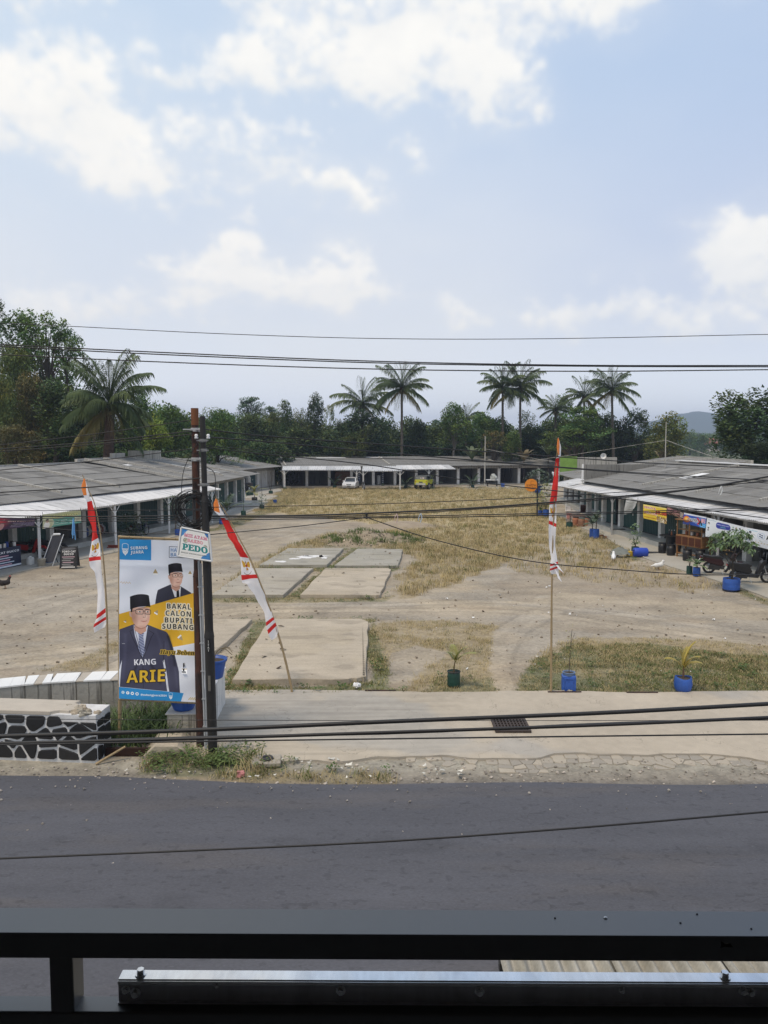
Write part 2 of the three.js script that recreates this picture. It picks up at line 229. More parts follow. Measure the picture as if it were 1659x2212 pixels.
// grey gravel
plot([[1060, 1240], [1250, 1200], [1330, 1205], [1540, 1260], [1500, 1300], [1250, 1290], [1090, 1290]], gravM, .9, 2);
plot([[690, 1190], [730, 1155], [800, 1135], [900, 1140], [900, 1185]], gravM, .8, 1);
function cell(A, x, z) { const i = Math.floor((x - GX0) / GS), j = Math.floor((z - GZ0) / GS); return i < 0 || j < 0 || i >= GW || j >= GH ? 0 : A[j * GW + i]; }
function soft(A, x, z) { const u = (x - GX0) / GS - .5, v = (z - GZ0) / GS - .5, i = Math.floor(u), j = Math.floor(v); if (i < 1 || j < 1 || i >= GW - 2 || j >= GH - 2) return 0; const fx = u - i, fz = v - j, k = j * GW + i; return lerp(lerp(A[k], A[k + 1], fx), lerp(A[k + GW], A[k + GW + 1], fx), fz); }

// wheel tracks worn into the dirt
const tracks = [[[0, 1420], [250, 1390], [480, 1318], [830, 1306], [1100, 1300], [1659, 1370]], [[0, 1440], [250, 1410], [480, 1328], [830, 1318], [1100, 1320], [1659, 1395]], [[1085, 1490], [1080, 1430], [1110, 1370], [1200, 1320]], [[1060, 1490], [1060, 1430], [1080, 1370], [1160, 1320]], [[60, 1300], [300, 1240], [480, 1180], [640, 1140], [800, 1120]], [[40, 1330], [260, 1262], [470, 1196], [640, 1152]]].map((l) => { const c = new THREE.CatmullRomCurve3(l.map(([a, b]) => { const p = onGround(a, b); return V(p.x, 0, p.z); })); return c.getSpacedPoints(160); });
const trackM = new Float32Array(GW * GH);
for (const t of tracks) for (const p of t) for (let dx = -3; dx <= 3; dx++) for (let dz = -3; dz <= 3; dz++) { const i = Math.floor((p.x - GX0) / GS) + dx, j = Math.floor((p.z - GZ0) / GS) + dz; if (i > 0 && j > 0 && i < GW && j < GH) trackM[j * GW + i] = Math.max(trackM[j * GW + i], 1 - Math.hypot(dx, dz) / 4); }
function earth(x, z) {
  const a = fbm(x * .16 + 5, z * .16 + 8, 4), b = fbm(x * .9 + 31, z * .9 + 2, 4), c = vnoise(x * 14, z * 14), d = vnoise(x * 33 + 9, z * 33), st = fbm(x * .35 + 9, z * 1.6 + 4, 3);
  let k = .80 + .46 * (b - .5) + .26 * (c - .5) + .16 * (d - .5) + .34 * (st - .5), R = .42, G = .35, B = .252;
  const m = sstep(.42, .66, a); R = lerp(R, .395, m); G = lerp(G, .333, m); B = lerp(B, .248, m);
  const gy = sstep(.45, .62, fbm(x * .42 + 130, z * .8 + 77, 4)) * .55; R = lerp(R, .375, gy); G = lerp(G, .335, gy); B = lerp(B, .275, gy); const o = sstep(.60, .76, fbm(x * .3 + 90, z * .5 + 12, 4)); R = lerp(R, .385, o * .3); G = lerp(G, .285, o * .3); B = lerp(B, .18, o * .3);
  const gv = soft(gravM, x, z) * (.5 + .5 * b); R = lerp(R, .335, gv); G = lerp(G, .275, gv); B = lerp(B, .20, gv);
  const tr = soft(trackM, x, z); k *= 1 + .16 * tr - .12 * (tr > .05 && tr < .4 ? 1 : 0);
  if (d > .86 && c > .5) k *= .74; if (vnoise(x * 21 + 4, z * 21 + 50) > .955) k *= 1.35;
  if (z > -14.7) { const f = sstep(-14.9, -14.3, z), g = .75 + .6 * (fbm(x * 5, z * 5, 4) - .5) + .3 * (d - .5); const cc = sstep(-13.7, -14.2, z) * .09; R = lerp(R * k, (.31 + cc) * g, f); G = lerp(G * k, (.275 + cc) * g, f); B = lerp(B * k, (.22 + cc * .8) * g, f); k = 1; const n = sstep(-13.7, -13.3, z) * .35; R *= 1 - n; G *= 1 - n; B *= 1 - n * .9; }
  let e = soft(dryM, x, z), g = soft(greenM, x, z);
  const th = fbm(x * 2.2 + 15, z * 2.2 + 6, 3), pt = fbm(x * 1.1 + 51, z * 1.1 + 16, 4); e = clamp(e * (1.5 - 1.0 * th)); g = clamp(g * (1.5 - .8 * th));
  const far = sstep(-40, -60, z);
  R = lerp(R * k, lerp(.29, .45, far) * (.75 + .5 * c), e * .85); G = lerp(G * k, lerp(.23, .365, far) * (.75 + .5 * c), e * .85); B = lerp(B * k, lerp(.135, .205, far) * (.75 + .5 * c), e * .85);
  const gp = sstep(.35, .65, pt), gk = .7 + .6 * c; R = lerp(R, lerp(.15, .24, gp) * gk, g * .95); G = lerp(G, lerp(.15, .20, gp) * gk, g * .95); B = lerp(B, lerp(.075, .105, gp) * gk, g * .95);
  return [R, G, B];
}
function groundMap(x0, x1, z0, z1, w, h) { const t = ltex(w, h, (u, v) => earth(lerp(x0, x1, u), lerp(z0, z1, v))); t.wrapS = t.wrapT = THREE.ClampToEdgeWrapping; return t; }
function groundSheet(name, x0, x1, z0, z1, w, h, nx, nz) {
  const bump = (x, z) => { const keep = sstep(-18.3, -19.6, z); return lerp(-.04, (fbm(x * .5, z * .5, 3) - .5) * .06 - .015, keep); };
  const g = sheet(nx, nz, (u, v) => { const x = lerp(x0, x1, u), z = lerp(z0, z1, v); return [x, bump(x, z), z]; });
  const m = std(1, 1, 1, .95, { map: groundMap(x0, x1, z0, z1, w, h), bumpMap: rep(T.fine, (x1 - x0) / 3, (z1 - z0) / 3), bumpScale: .02 });
  // the sheet runs from far to near, so turn its faces up
  const ix = g.index.array; for (let i = 0; i < ix.length; i += 3) { const t = ix[i]; ix[i] = ix[i + 1]; ix[i + 1] = t; } g.computeVertexNormals(); if (g.attributes.normal.getY(0) < 0) { for (let i = 0; i < ix.length; i += 3) { const t = ix[i]; ix[i] = ix[i + 1]; ix[i + 1] = t; } g.computeVertexNormals(); }
  return struct(name, g, m);
}
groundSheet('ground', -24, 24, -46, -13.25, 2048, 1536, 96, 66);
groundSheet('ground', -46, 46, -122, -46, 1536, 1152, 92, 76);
{ // the land on to the horizon: four sheets round the plot, a little lower
  const land = std(.10, .115, .055, 1, { map: rep(T.blotch, .02) });
  const g = metric(merge([box(2400, .5, 2300, 0, -.33, -1272), box(1176, .5, 240, -612, -.33, -2), box(1176, .5, 240, 612, -.33, -2), box(48, .5, 111, 0, -.36, 66)]));
  struct('terrain', g, land);
}
// side plots left and right of the near ground sheet, under the shop rows
struct('ground', metric(merge([box(22, .1, 33, -35, -.055, -29.6), box(22, .1, 33, 35, -.055, -29.6)])), std(.34, .275, .2, .95, { map: rep(T.blotch, .2) }));

// asphalt road
{
  const asphalt = ltex(2048, 1024, (u, v) => { const a = tfbm(u, v, 8, 5), b = tnoise(u, v, 512, 512, 2), s = tfbm(u, v, 3, 4, 22, 5), p = tfbm(u, v, 110, 2, 110, 6), dust = sstep(.5, .75, tfbm(u, v, 5, 4, 14, 12)), oil = sstep(.66, .8, tfbm(u, v, 10, 3, 10, 18)), cr = Math.abs(tfbm(u, v, 7, 5, 7, 21) - .5); let k = .080 + .018 * (a - .5) + .02 * (b - .5) + .026 * (s - .5) - (p > .76 ? .016 : 0) + (b > .985 ? .03 : 0) - .012 * oil - (cr < .0025 ? .014 : 0); return [k * (.98 + .14 * dust), k * (.99 + .08 * dust), k * 1.13]; });
  const r = sheet(120, 10, (u, v) => { const x = lerp(-60, 60, u), z = lerp(-13.36 - .06 * Math.sin(x * .9) - .35 * sstep(0, -8, x) + (fbm(x * 1.7, 3, 3) - .5) * .12, -5.6, v); return [x, -.02 + .05 * Math.sin(Math.PI * v), z]; });
  const ix = r.index.array; for (let i = 0; i < ix.length; i += 3) { const t = ix[i]; ix[i] = ix[i + 1]; ix[i + 1] = t; } r.computeVertexNormals();
  if (r.attributes.normal.getY(60) < 0) { for (let i = 0; i < ix.length; i += 3) { const t = ix[i]; ix[i] = ix[i + 1]; ix[i + 1] = t; } r.computeVertexNormals(); }
  const p = r.attributes.position, uv = r.attributes.uv; for (let i = 0; i < p.count; i++) uv.setXY(i, p.getX(i) / 14, p.getZ(i) / 8);
  struct('road', r, std(1, 1, 1, .82, { map: asphalt, bumpMap: T.fine, bumpScale: .006 }));
  struct('road_verge', metric(box(120, .1, 5, 0, -.06, -3.1)), std(.25, .22, .18, .95, { map: rep(T.blotch, .3) }));
}
function voronoi(w, h, seeds, gap) {
  const out = [];
  for (let i = 0; i < seeds.length; i++) { let P = [[gap, gap], [w - gap, gap], [w - gap, h - gap], [gap, h - gap]]; const [sx, sy] = seeds[i];
    for (let j = 0; j < seeds.length && P.length; j++) { if (i === j) continue; const [tx, ty] = seeds[j], dx = tx - sx, dy = ty - sy, L = Math.hypot(dx, dy); if (L > 1.4) continue; const nx = dx / L, ny = dy / L, c = nx * (sx + tx) / 2 + ny * (sy + ty) / 2 - gap / 2, Q = [];
      for (let k = 0; k < P.length; k++) { const a = P[k], b = P[(k + 1) % P.length], da = nx * a[0] + ny * a[1] - c, db = nx * b[0] + ny * b[1] - c; if (da <= 0) Q.push(a); if (da * db < 0) { const t = da / (da - db); Q.push([a[0] + t * (b[0] - a[0]), a[1] + t * (b[1] - a[1])]); } } P = Q; }
    if (P.length > 2) out.push(P); }
  return out;
}
// concrete apron between the road and the plot, with its broken roadside edge
const apronY = .03;
{
  const top = [], x0 = -3.9, x1 = 16, n = 136;
  const far = (x) => -18.32 + .04 * Math.sin(x * 1.3) + (fbm(x * 2, 7, 3) - .5) * .12 - .12 * sstep(2.2, -3, x), near = (x) => -14.5 + (fbm(x * .8 + 4, 2, 3) - .5) * .7 + .25 * sstep(2, -2, x);
  const g = sheet(n, 6, (u, v) => { const x = lerp(x0, x1, u); return [x, apronY - .02 * v * v, lerp(far(x), near(x), v)]; });
  const skirt = sheet(n, 1, (u, v) => { const x = lerp(x0, x1, u); return [x, lerp(apronY - .02, -.08, v), near(x)]; }), back = sheet(n, 1, (u, v) => { const x = lerp(x0, x1, u); return [x, lerp(-.08, apronY, v), far(x)]; });
  for (const q of [g]) { const ix = q.index.array; if (q.attributes.normal.getY(10) < 0) { for (let i = 0; i < ix.length; i += 3) { const t = ix[i]; ix[i] = ix[i + 1]; ix[i + 1] = t; } q.computeVertexNormals(); } const p = q.attributes.position, uv = q.attributes.uv; for (let i = 0; i < p.count; i++) uv.setXY(i, p.getX(i), p.getZ(i)); }
  M.apron.side = THREE.DoubleSide;
  // its own skin: broom streaks on the left third, blotches, cracks
  const skin = ltex(2048, 256, (u, v) => {
    const x = lerp(x0, x1, u), z = v * 4; const a = fbm(x * .5, z * .5 + 4, 5), b = fbm(x * 6, z * 6, 3), st = fbm(x * .7, z * 9, 4), w = sstep(2.5, .5, x);
    const cr = Math.abs(fbm(x * .9 + 5, z * .9 + 60, 5) - .5), crack = cr < .0022 ? .72 : 1, cool = sstep(.5, .62, fbm(x * .35 + 44, z * .5, 4));
    const k = (.84 + .26 * (a - .5) + .16 * (b - .5) + w * .34 * (st - .5)) * crack; return [lerp(.52, .46, cool) * k * (1 - .06 * w), lerp(.45, .42, cool) * k * (1 - .06 * w), lerp(.352, .36, cool) * k * (1 - .07 * w)];
  });
  skin.wrapS = skin.wrapT = THREE.ClampToEdgeWrapping; { const p = g.attributes.position, uv = g.attributes.uv; for (let i = 0; i < p.count; i++) uv.setXY(i, (p.getX(i) - x0) / (x1 - x0), (p.getZ(i) + 18.5) / 4); }
  const apron = struct('pavement', g, std(1, 1, 1, .92, { map: skin, bumpMap: rep(T.rough, 40, 5), bumpScale: .006, side: THREE.DoubleSide }));
  part(apron, 'pavement_edge', merge([skirt, back]), M.apron);
  // the roadside edge broken into flat pieces, crack beside crack
  const r = rng(31), pieceM = [std(.45, .40, .325, .95, { map: rep(T.concrete, .8) }), std(.40, .36, .30, .95, { map: rep(T.concrete, .8) }), std(.34, .31, .265, .95, { map: rep(T.concrete, .9) })];
  const X0 = .4, WX = 9.6, WZ = .62, seeds = []; for (let i = 0; i < 44; i++) for (let j = 0; j < 3; j++) seeds.push([(i + .5 + (r() - .5) * .9) * WX / 44, (j + .5 + (r() - .5) * .8) * WZ / 3]);
  for (const P of voronoi(WX, WZ, seeds, .018)) {
    const cx = P.reduce((q, p) => q + p[0], 0) / P.length, cz = P.reduce((q, p) => q + p[1], 0) / P.length, keep = fbm(cx * .7 + X0 + 3, 8, 3); if (cz / WZ > .25 + keep * .95 || (cx < 1.8 && r() < .5)) continue;
    const sh = new THREE.Shape(); P.forEach(([x, z], i) => { const q = [x - cx, -(z - cz)]; i ? sh.lineTo(...q) : sh.moveTo(...q); }); const pg = new THREE.ExtrudeGeometry(sh, { depth: .05, bevelEnabled: true, bevelSize: .006, bevelThickness: .008, bevelSegments: 1, bevelOffset: -.004 }); pg.rotateX(-Math.PI / 2); metric(pg, 1);
    const q = part(apron, 'broken_slab', pg, pieceM[Math.floor(r() * 3)]); q.position.set(X0 + cx, -.082 + (r() - .5) * .014, near(X0 + cx) + cz - .02); q.rotation.set((r() - .5) * .05, (r() - .5) * .06, (r() - .5) * .05); }
}
// ---------------------------------------------------------------- concrete parking slabs
function slab(list, label, mi, h = .13) {
  const P = list.map(([a, b]) => onGround(a, b, h)), r = rng(Math.round(list[0][0] * 7)), sh = new THREE.Shape(); let first = true;
  for (let i = 0; i < P.length; i++) { const a = P[i], b = P[(i + 1) % P.length], n = 9; for (let k = 0; k < n; k++) { const t = k / n, j = k ? .06 : .02, x = lerp(a.x, b.x, t) + (r() - .5) * j, z = lerp(a.z, b.z, t) + (r() - .5) * j; first ? sh.moveTo(x, -z) : sh.lineTo(x, -z); first = false; } }
  const g = new THREE.ExtrudeGeometry(sh, { depth: h + .05, bevelEnabled: true, bevelSize: .015, bevelThickness: .015, bevelSegments: 1, bevelOffset: -.015 }); g.rotateX(-Math.PI / 2); g.translate(0, -.065, 0);
  const o = single('concrete_slab', label, 'concrete slab', metric(g), M.slab[mi], 'concrete slabs on the plot'); return o;
}
slab([[502, 1467], [744, 1466], [776, 1463], [791, 1460], [795, 1342], [779, 1336], [582, 1336]], 'largest and nearest concrete slab, pale tan, beside the leaning flag pole', 0);
slab([[395, 1460], [490, 1386], [545, 1337], [440, 1337], [180, 1460]], 'near concrete slab half hidden behind the two utility poles', 0);
slab([[648, 1284], [812, 1285], [821, 1284], [845, 1230], [838, 1227], [703, 1227]], 'tan concrete slab just beyond the dirt track, right of the grass strip', 0);
slab([[455, 1284], [612, 1284], [677, 1227], [540, 1227]], 'grey concrete slab just beyond the dirt track, left of the grass strip', 1);
slab([[722, 1221], [860, 1221], [870, 1186], [772, 1185]], 'farther right slab, grey, in front of the rubble heap', 2);
slab([[560, 1220], [706, 1220], [742, 1184], [622, 1184]], 'farthest left slab, grey with white splashes, beside the rubble heap', 2);
// spilled lime and a dark stain lying on the far left slab
{
  const spl = (px, py, w, d, seed) => { const r = rng(seed), sh = new THREE.Shape(); for (let k = 0; k < 18; k++) { const a = k / 18 * 6.283, q = .6 + .6 * r(); k ? sh.lineTo(Math.cos(a) * w * q, Math.sin(a) * d * q) : sh.moveTo(Math.cos(a) * w * q, Math.sin(a) * d * q); } const g = new THREE.ExtrudeGeometry(sh, { depth: .004, bevelEnabled: false }); g.rotateX(-Math.PI / 2); const p = onGround(px, py, .134); g.translate(p.x, p.y, p.z); return g; };
  tag(single('lime_spill', 'white lime powder spilled on the far left grey slab', 'spill', merge([spl(660, 1203, .55, .5, 3), spl(683, 1201, .7, .3, 4), spl(637, 1207, .3, .25, 5), spl(607, 1213, .3, .3, 6), spl(700, 1205, .2, .3, 8)]), std(.72, .71, .69, .95)), null, null, null, 'stuff');
  single('stone', 'small black stone on the far left slab beside the spilled lime', 'stone', rock(.11, 5, .7).translate(...onGround(694, 1202, .16).toArray()), std(.02, .02, .02, .9));
}
// ---------------------------------------------------------------- grass
function bladeTuft(n, h, spread, w, seed, lean = .5) {
  const r = rng(seed), p = [], ix = [];
  for (let i = 0; i < n; i++) {
    const a = r() * 6.283, x = (r() - .5) * spread, z = (r() - .5) * spread, H = h * (.5 + .7 * r()), L = lean * (.3 + r()) * H, c = Math.cos(a), s = Math.sin(a), w2 = w * (.6 + .6 * r()), k = p.length / 3;
    p.push(x - s * w2, 0, z + c * w2, x + s * w2, 0, z - c * w2, x + c * L * .4 - s * w2 * .7, H * .6, z + s * L * .4 + c * w2 * .7, x + c * L * .4 + s * w2 * .7, H * .6, z + s * L * .4 - c * w2 * .7, x + c * L, H * (1 - .25 * r()), z + s * L);
    ix.push(k, k + 1, k + 2, k + 1, k + 3, k + 2, k + 2, k + 3, k + 4);
  }
  const g = new THREE.BufferGeometry(); g.setAttribute('position', new THREE.Float32BufferAttribute(p, 3)); g.setIndex(ix); g.computeVertexNormals(); return g;
}
const grassMat = new THREE.MeshPhysicalMaterial({ color: 0xffffff, roughness: .9, transmission: .25, thickness: 0, side: THREE.DoubleSide, specularIntensity: .2 });
function meadow(name, label, category, mask, geo, want, colour, zr, seed, sc = [.6, 1.3]) {   // want(x, z) = tufts per square metre
  const r = rng(seed), mats = [], cols = [], m4 = new THREE.Matrix4(), q = new THREE.Quaternion(), up = V(0, 1, 0);
  for (let j = 0; j < GH; j++) { const z = GZ0 + (j + .5) * GS; if (z < zr[0] || z > zr[1]) continue; for (let i = 0; i < GW; i++) {
    const mk_ = mask[j * GW + i]; if (mk_ <= 0) continue; const x = GX0 + (i + .5) * GS, th = fbm(x * 1.6 + 15, z * 1.6 + 6, 3), big = fbm(x * .35 + 3, z * .35 + 90, 3); let n = want(x, z) * mk_ * GS * GS * clamp(2.3 - 2.8 * th, .1, 2) ;
    while (n > 0) { if (r() < n) { const s = lerp(sc[0], sc[1], r()) * (.7 + .6 * big); q.setFromAxisAngle(up, r() * 6.283); m4.compose(V(x + (r() - .5) * GS, -.02, z + (r() - .5) * GS), q, V(s, s * (.8 + .4 * r()), s)); mats.push(m4.clone()); cols.push(colour(r, x, z, big)); } n -= 1; }
  } }
  const im = new THREE.InstancedMesh(geo, grassMat, mats.length); mats.forEach((m, i) => { im.setMatrixAt(i, m); im.setColorAt(i, cols[i]); }); im.name = numbered(name); im.castShadow = im.receiveShadow = true; scene.add(im); tag(im, label, category, null, 'stuff'); return im;
}
const C3 = (r, g, b) => new THREE.Color().setRGB(r, g, b);
const straw = (r, x, z, big) => { const k = .75 + .5 * r(), t = r(); if (t < .2) return C3(.19 * k, .19 * k, .075 * k); return C3(lerp(.50, .42, big) * k, lerp(.405, .34, big) * k, lerp(.22, .18, big) * k); };
const fresh = (r, x, z, big) => { const k = .7 + .6 * r(); return r() < lerp(.28, .62, fbm(x * .6 + 8, z * .9 + 31, 3)) ? C3(.38 * k, .31 * k, .165 * k) : C3(lerp(.125, .19, big) * k, lerp(.155, .20, big) * k, .065 * k); };
meadow('dry_grass', 'straw coloured dry grass over the far field and beside the slabs', 'grass', dryM, bladeTuft(9, .2, .3, .009, 3, .9), (x, z) => z > -30 ? 0 : z > -55 ? 22 : 13, straw, [-111, -29], 5, [.6, 1.5]);
meadow('dry_grass', 'short straw coloured grass between the pale near slab and the potted palms', 'grass', dryM, bladeTuft(10, .085, .2, .005, 4, 1.2), () => 62, straw, [-29, -13], 6);
meadow('green_grass', 'low green grass and weeds around the slabs and the pots', 'grass', greenM, bladeTuft(10, .065, .2, .006, 7, 1.3), (x, z) => z > -24 ? 130 : z > -40 ? 70 : 30, fresh, [-85, -14.6], 8, [.5, 1.5]);
meadow('weeds', 'green weeds and straw on the verge at the road edge below the poles', 'weeds', greenM, bladeTuft(10, .12, .2, .007, 9, 1.0), () => 80, fresh, [-14.6, -12.9], 9, [.6, 1.7]);
// leafy herbs among the green
function herb(seed, n = 16, s = .06, R = .14) { const r = rng(seed), p = [], ix = []; for (let i = 0; i < n; i++) { const a = r() * 6.283, d = R * Math.sqrt(r()), x = Math.cos(a) * d, z = Math.sin(a) * d, y = .03 + r() * R * .9, b = r() * 6.283, t = (r() - .3) * .8, q = s * (.6 + r() * .7), c = Math.cos(b), sn = Math.sin(b), k = p.length / 3; p.push(x, y, z, x + c * q * .6 - sn * q * .4, y + t * q * .6, z + sn * q * .6 + c * q * .4, x + c * q * 1.3, y + t * q, z + sn * q * 1.3, x + c * q * .6 + sn * q * .4, y + t * q * .6, z + sn * q * .6 - c * q * .4); ix.push(k, k + 1, k + 2, k, k + 2, k + 3); } const g = new THREE.BufferGeometry(); g.setAttribute('position', new THREE.Float32BufferAttribute(p, 3)); g.setIndex(ix); g.computeVertexNormals(); return g; }
meadow('weeds', 'small leafy weeds scattered in the green grass by the slabs', 'weeds', greenM, herb(3), (x, z) => x > 1 && z < -16 ? 3 : z > -45 ? 9 : 1.5, (r) => { const k = .6 + .7 * r(); return C3(.085 * k, .145 * k, .045 * k); }, [-50, -12.9], 14, [.35, 1.0]);

// ---------------------------------------------------------------- rubble heap, soil mound, stones and litter
{
  const c = onGround(795, 1172), g = sheet(40, 26, (u, v) => { const x = (u - .5) * 7, z = (v - .5) * 6.4, q = 1 - Math.hypot(x / 3.4, z / 3.1); return [c.x + x, -.03 + Math.max(0, q) * .55 + (q > 0 ? (fbm(x * 1.6 + 5, z * 1.6, 4) - .45) * .35 * Math.min(1, q * 3) : -.05), c.z - 1.2 + z]; }); 
  const ix = g.index.array; for (let i = 0; i < ix.length; i += 3) { const t = ix[i]; ix[i] = ix[i + 1]; ix[i + 1] = t; } g.computeVertexNormals(); if (g.attributes.normal.getY(0) < 0) { for (let i = 0; i < ix.length; i += 3) { const t = ix[i]; ix[i] = ix[i + 1]; ix[i + 1] = t; } g.computeVertexNormals(); }
  const heap = single('rubble_heap', 'low overgrown heap of rubble behind the far slabs', 'rubble', g, std(.34, .275, .19, 1, { map: rep(T.blotch, 3), bumpMap: rep(T.rough, 4), bumpScale: .05 })); heap.userData.kind = 'stuff';
  const r = rng(77), im = new THREE.InstancedMesh(rock(.075, 8, .6), std(1, 1, 1, .95), 420), m4 = new THREE.Matrix4(), wim = new THREE.InstancedMesh(bladeTuft(10, .26, .3, .014, 17, .8), grassMat, 260);
  const hAt = (x, z) => { const q = 1 - Math.hypot((x - c.x) / 3.4, (z - c.z + 1.2) / 3.1); return -.02 + Math.max(0, q) * .55 + (q > 0 ? (fbm((x - c.x) * 1.6 + 5, (z - c.z + 1.2) * 1.6, 4) - .45) * .35 * Math.min(1, q * 3) : 0); };
  for (let i = 0; i < 420; i++) { const a = r() * 6.283, d = Math.sqrt(r()), x = c.x + Math.cos(a) * d * 3.4, z = c.z - .8 + Math.sin(a) * d * 2.6, s = .35 + 1.3 * r() * r(); m4.compose(V(x, hAt(x, z) + .02, z), new THREE.Quaternion().setFromEuler(new THREE.Euler(r() * 6, r() * 6, r() * 6)), V(s, s, s)); im.setMatrixAt(i, m4); const k = .5 + .8 * r(), w = r() < .18 ? 1.7 : 1; im.setColorAt(i, C3(.33 * k * w, .275 * k * w, .20 * k * w)); }
  for (let i = 0; i < 260; i++) { const a = r() * 6.283, d = Math.sqrt(r()), x = c.x + .3 + Math.cos(a) * d * 3.2, z = c.z - .7 + Math.sin(a) * d * 2.2; if (fbm(x * 1.1, z * 1.1, 2) < .42) { m4.makeScale(0, 0, 0); } else { const s = .6 + r() * .9; m4.compose(V(x, hAt(x, z) - .02, z), new THREE.Quaternion().setFromAxisAngle(V(0, 1, 0), r() * 6), V(s, s, s)); } wim.setMatrixAt(i, m4); const k = .7 + .6 * r(); wim.setColorAt(i, C3(.12 * k, .165 * k, .05 * k)); }
  im.name = 'rubble'; wim.name = 'weeds'; im.userData.kind = wim.userData.kind = 'stuff'; heap.add(im); heap.add(wim);
  const c2 = onGround(870, 1137), g2 = sheet(30, 20, (u, v) => { const x = (u - .5) * 7.4, z = (v - .5) * 6, q = Math.max(0, 1 - Math.hypot(x / 3.6, z / 2.9)); return [c2.x + x, -.05 + q * q * (3 - 2 * q) * .42 + (q > 0 ? (fbm(x * 1.3 + 50, z * 1.3, 3) - .5) * .12 * q : 0), c2.z + z]; });
  { const i2 = g2.index.array; if (g2.attributes.normal.getY(200) < 0) { for (let i = 0; i < i2.length; i += 3) { const t = i2[i]; i2[i] = i2[i + 1]; i2[i + 1] = t; } g2.computeVertexNormals(); } }
  const md = single('soil_mound', 'low bare mound of tan soil behind the rubble heap', 'mound', g2, std(.37, .30, .215, 1, { map: rep(T.blotch, 2), bumpMap: rep(T.rough, 3), bumpScale: .03 })); md.userData.kind = 'stuff';
}
function scatter(name, label, category, geo, mat, n, seed, where, colour, sc) {
  const r = rng(seed), im = new THREE.InstancedMesh(geo, mat, n), m4 = new THREE.Matrix4(); let k = 0, guard = 0;
  while (k < n && guard++ < n * 60) { const p = where(r); if (!p) continue; const s = lerp(sc[0], sc[1], r() ** 2.5); m4.compose(V(p.x, p.y + s * .01, p.z), new THREE.Quaternion().setFromEuler(new THREE.Euler((r() - .5) * .5, r() * 6, (r() - .5) * .5)), V(s, s, s)); im.setMatrixAt(k, m4); im.setColorAt(k, colour(r)); k++; }
  im.count = k; im.name = numbered(name); im.castShadow = im.receiveShadow = true; scene.add(im); tag(im, label, category, null, 'stuff');
}
const bare = (r, x0, x1, y0, y1) => { const p = onGround(lerp(x0, x1, r()), lerp(y0, y1, r())); if (soft(dryM, p.x, p.z) + soft(greenM, p.x, p.z) > .5) return null; if (p.z > -18.4 && p.z < -14.4 && p.x > -4.5) return null; return p; };
scatter('gravel', 'dark little stones strewn over the bare dirt', 'gravel', rock(.03, 3, .55), std(1, 1, 1, .95), 800, 21, (r) => bare(r, 0, 1659, 1215, 1495), (r) => { const k = .6 + .8 * r(); return C3(.26 * k, .21 * k, .155 * k); }, [.3, 1.6]);
scatter('gravel', 'pale chips and stones along the roadside edge of the pavement', 'gravel', rock(.03, 4, .6), std(1, 1, 1, .95), 900, 22, (r) => { const p = onGround(lerp(0, 1659, r()), lerp(1636, 1692, r())); if (p.z > -13.35 || p.x < -5.2 && p.z < -14.1) return null; p.y = -.035; return p; }, (r) => { const k = .5 + r(); return C3(.34 * k, .30 * k, .255 * k); }, [.2, 1.1]);
scatter('litter', 'white scraps of paper and plastic on the ground of the plot', 'litter', jitter(new THREE.PlaneGeometry(.07, .05, 2, 2).rotateX(-Math.PI / 2).translate(0, .02, 0), .04, 6), std(.8, .8, .78, .7, { side: THREE.DoubleSide }), 70, 23, (r) => onGround(lerp(900, 1659, r()), lerp(1150, 1480, r() ** 1.5)), (r) => { const k = .8 + .2 * r(); return C3(k, k, k); }, [.4, 1.2]);
scatter('litter', 'scraps of paper and plastic on the weedy verge by the road', 'litter', jitter(new THREE.PlaneGeometry(.1, .06, 2, 2).rotateX(-Math.PI / 2).translate(0, .03, 0), .04, 7), std(.8, .8, .76, .7, { side: THREE.DoubleSide }), 34, 24, (r) => { const p = onGround(lerp(250, 1000, r()), lerp(1640, 1682, r())); p.y = 0; return p; }, (r) => { const k = .6 + .4 * r(); return C3(k, k * .97, k * .9); }, [.5, 1.4]);
scatter('gravel', 'grit and pale specks strewn on the asphalt along its far edge', 'gravel', rock(.014, 6, .6), std(1, 1, 1, .95), 110, 37, (r) => { const p = onGround(lerp(-40, 1700, r()), lerp(1694, 1694 + 260 * r() ** 3, r()) + 6); p.y = 0; return p; }, (r) => { const k = .5 + .8 * r(); return C3(.34 * k, .31 * k, .27 * k); }, [.4, 1.8]);
scatter('litter', 'brown dead leaves and dirt crumbs on the pale slabs', 'litter', jitter(new THREE.PlaneGeometry(.1, .05, 2, 2).rotateX(-Math.PI / 2).translate(0, .012, 0), .025, 8), std(1, 1, 1, .9, { side: THREE.DoubleSide }), 60, 29, (r) => { const q = [[560, 740, 1350, 1460], [670, 830, 1235, 1282], [480, 640, 1232, 1282], [740, 860, 1190, 1222]][Math.floor(r() * 4)], p = onGround(lerp(q[0], q[1], r()), lerp(q[2], q[3], r()), .135); return p; }, (r) => { const k = .5 + r(); return C3(.11 * k, .075 * k, .045 * k); }, [.4, 1.6]);
single('plastic_bag', 'crumpled white plastic bag on the grass in front of the largest slab', 'plastic bag', jitter(new THREE.IcosahedronGeometry(.09, 2).scale(1, .6, .8), .05, 9).translate(...onGround(771, 1480, .07).toArray()), M.white);
single('drink_carton', 'crumpled pink drink carton on the weedy verge', 'carton', jitter(new THREE.BoxGeometry(.13, .09, .06, 3, 3, 2), .03, 4).translate(...onGround(520, 1672, .03).toArray()), std(.5, .2, .19, .7));
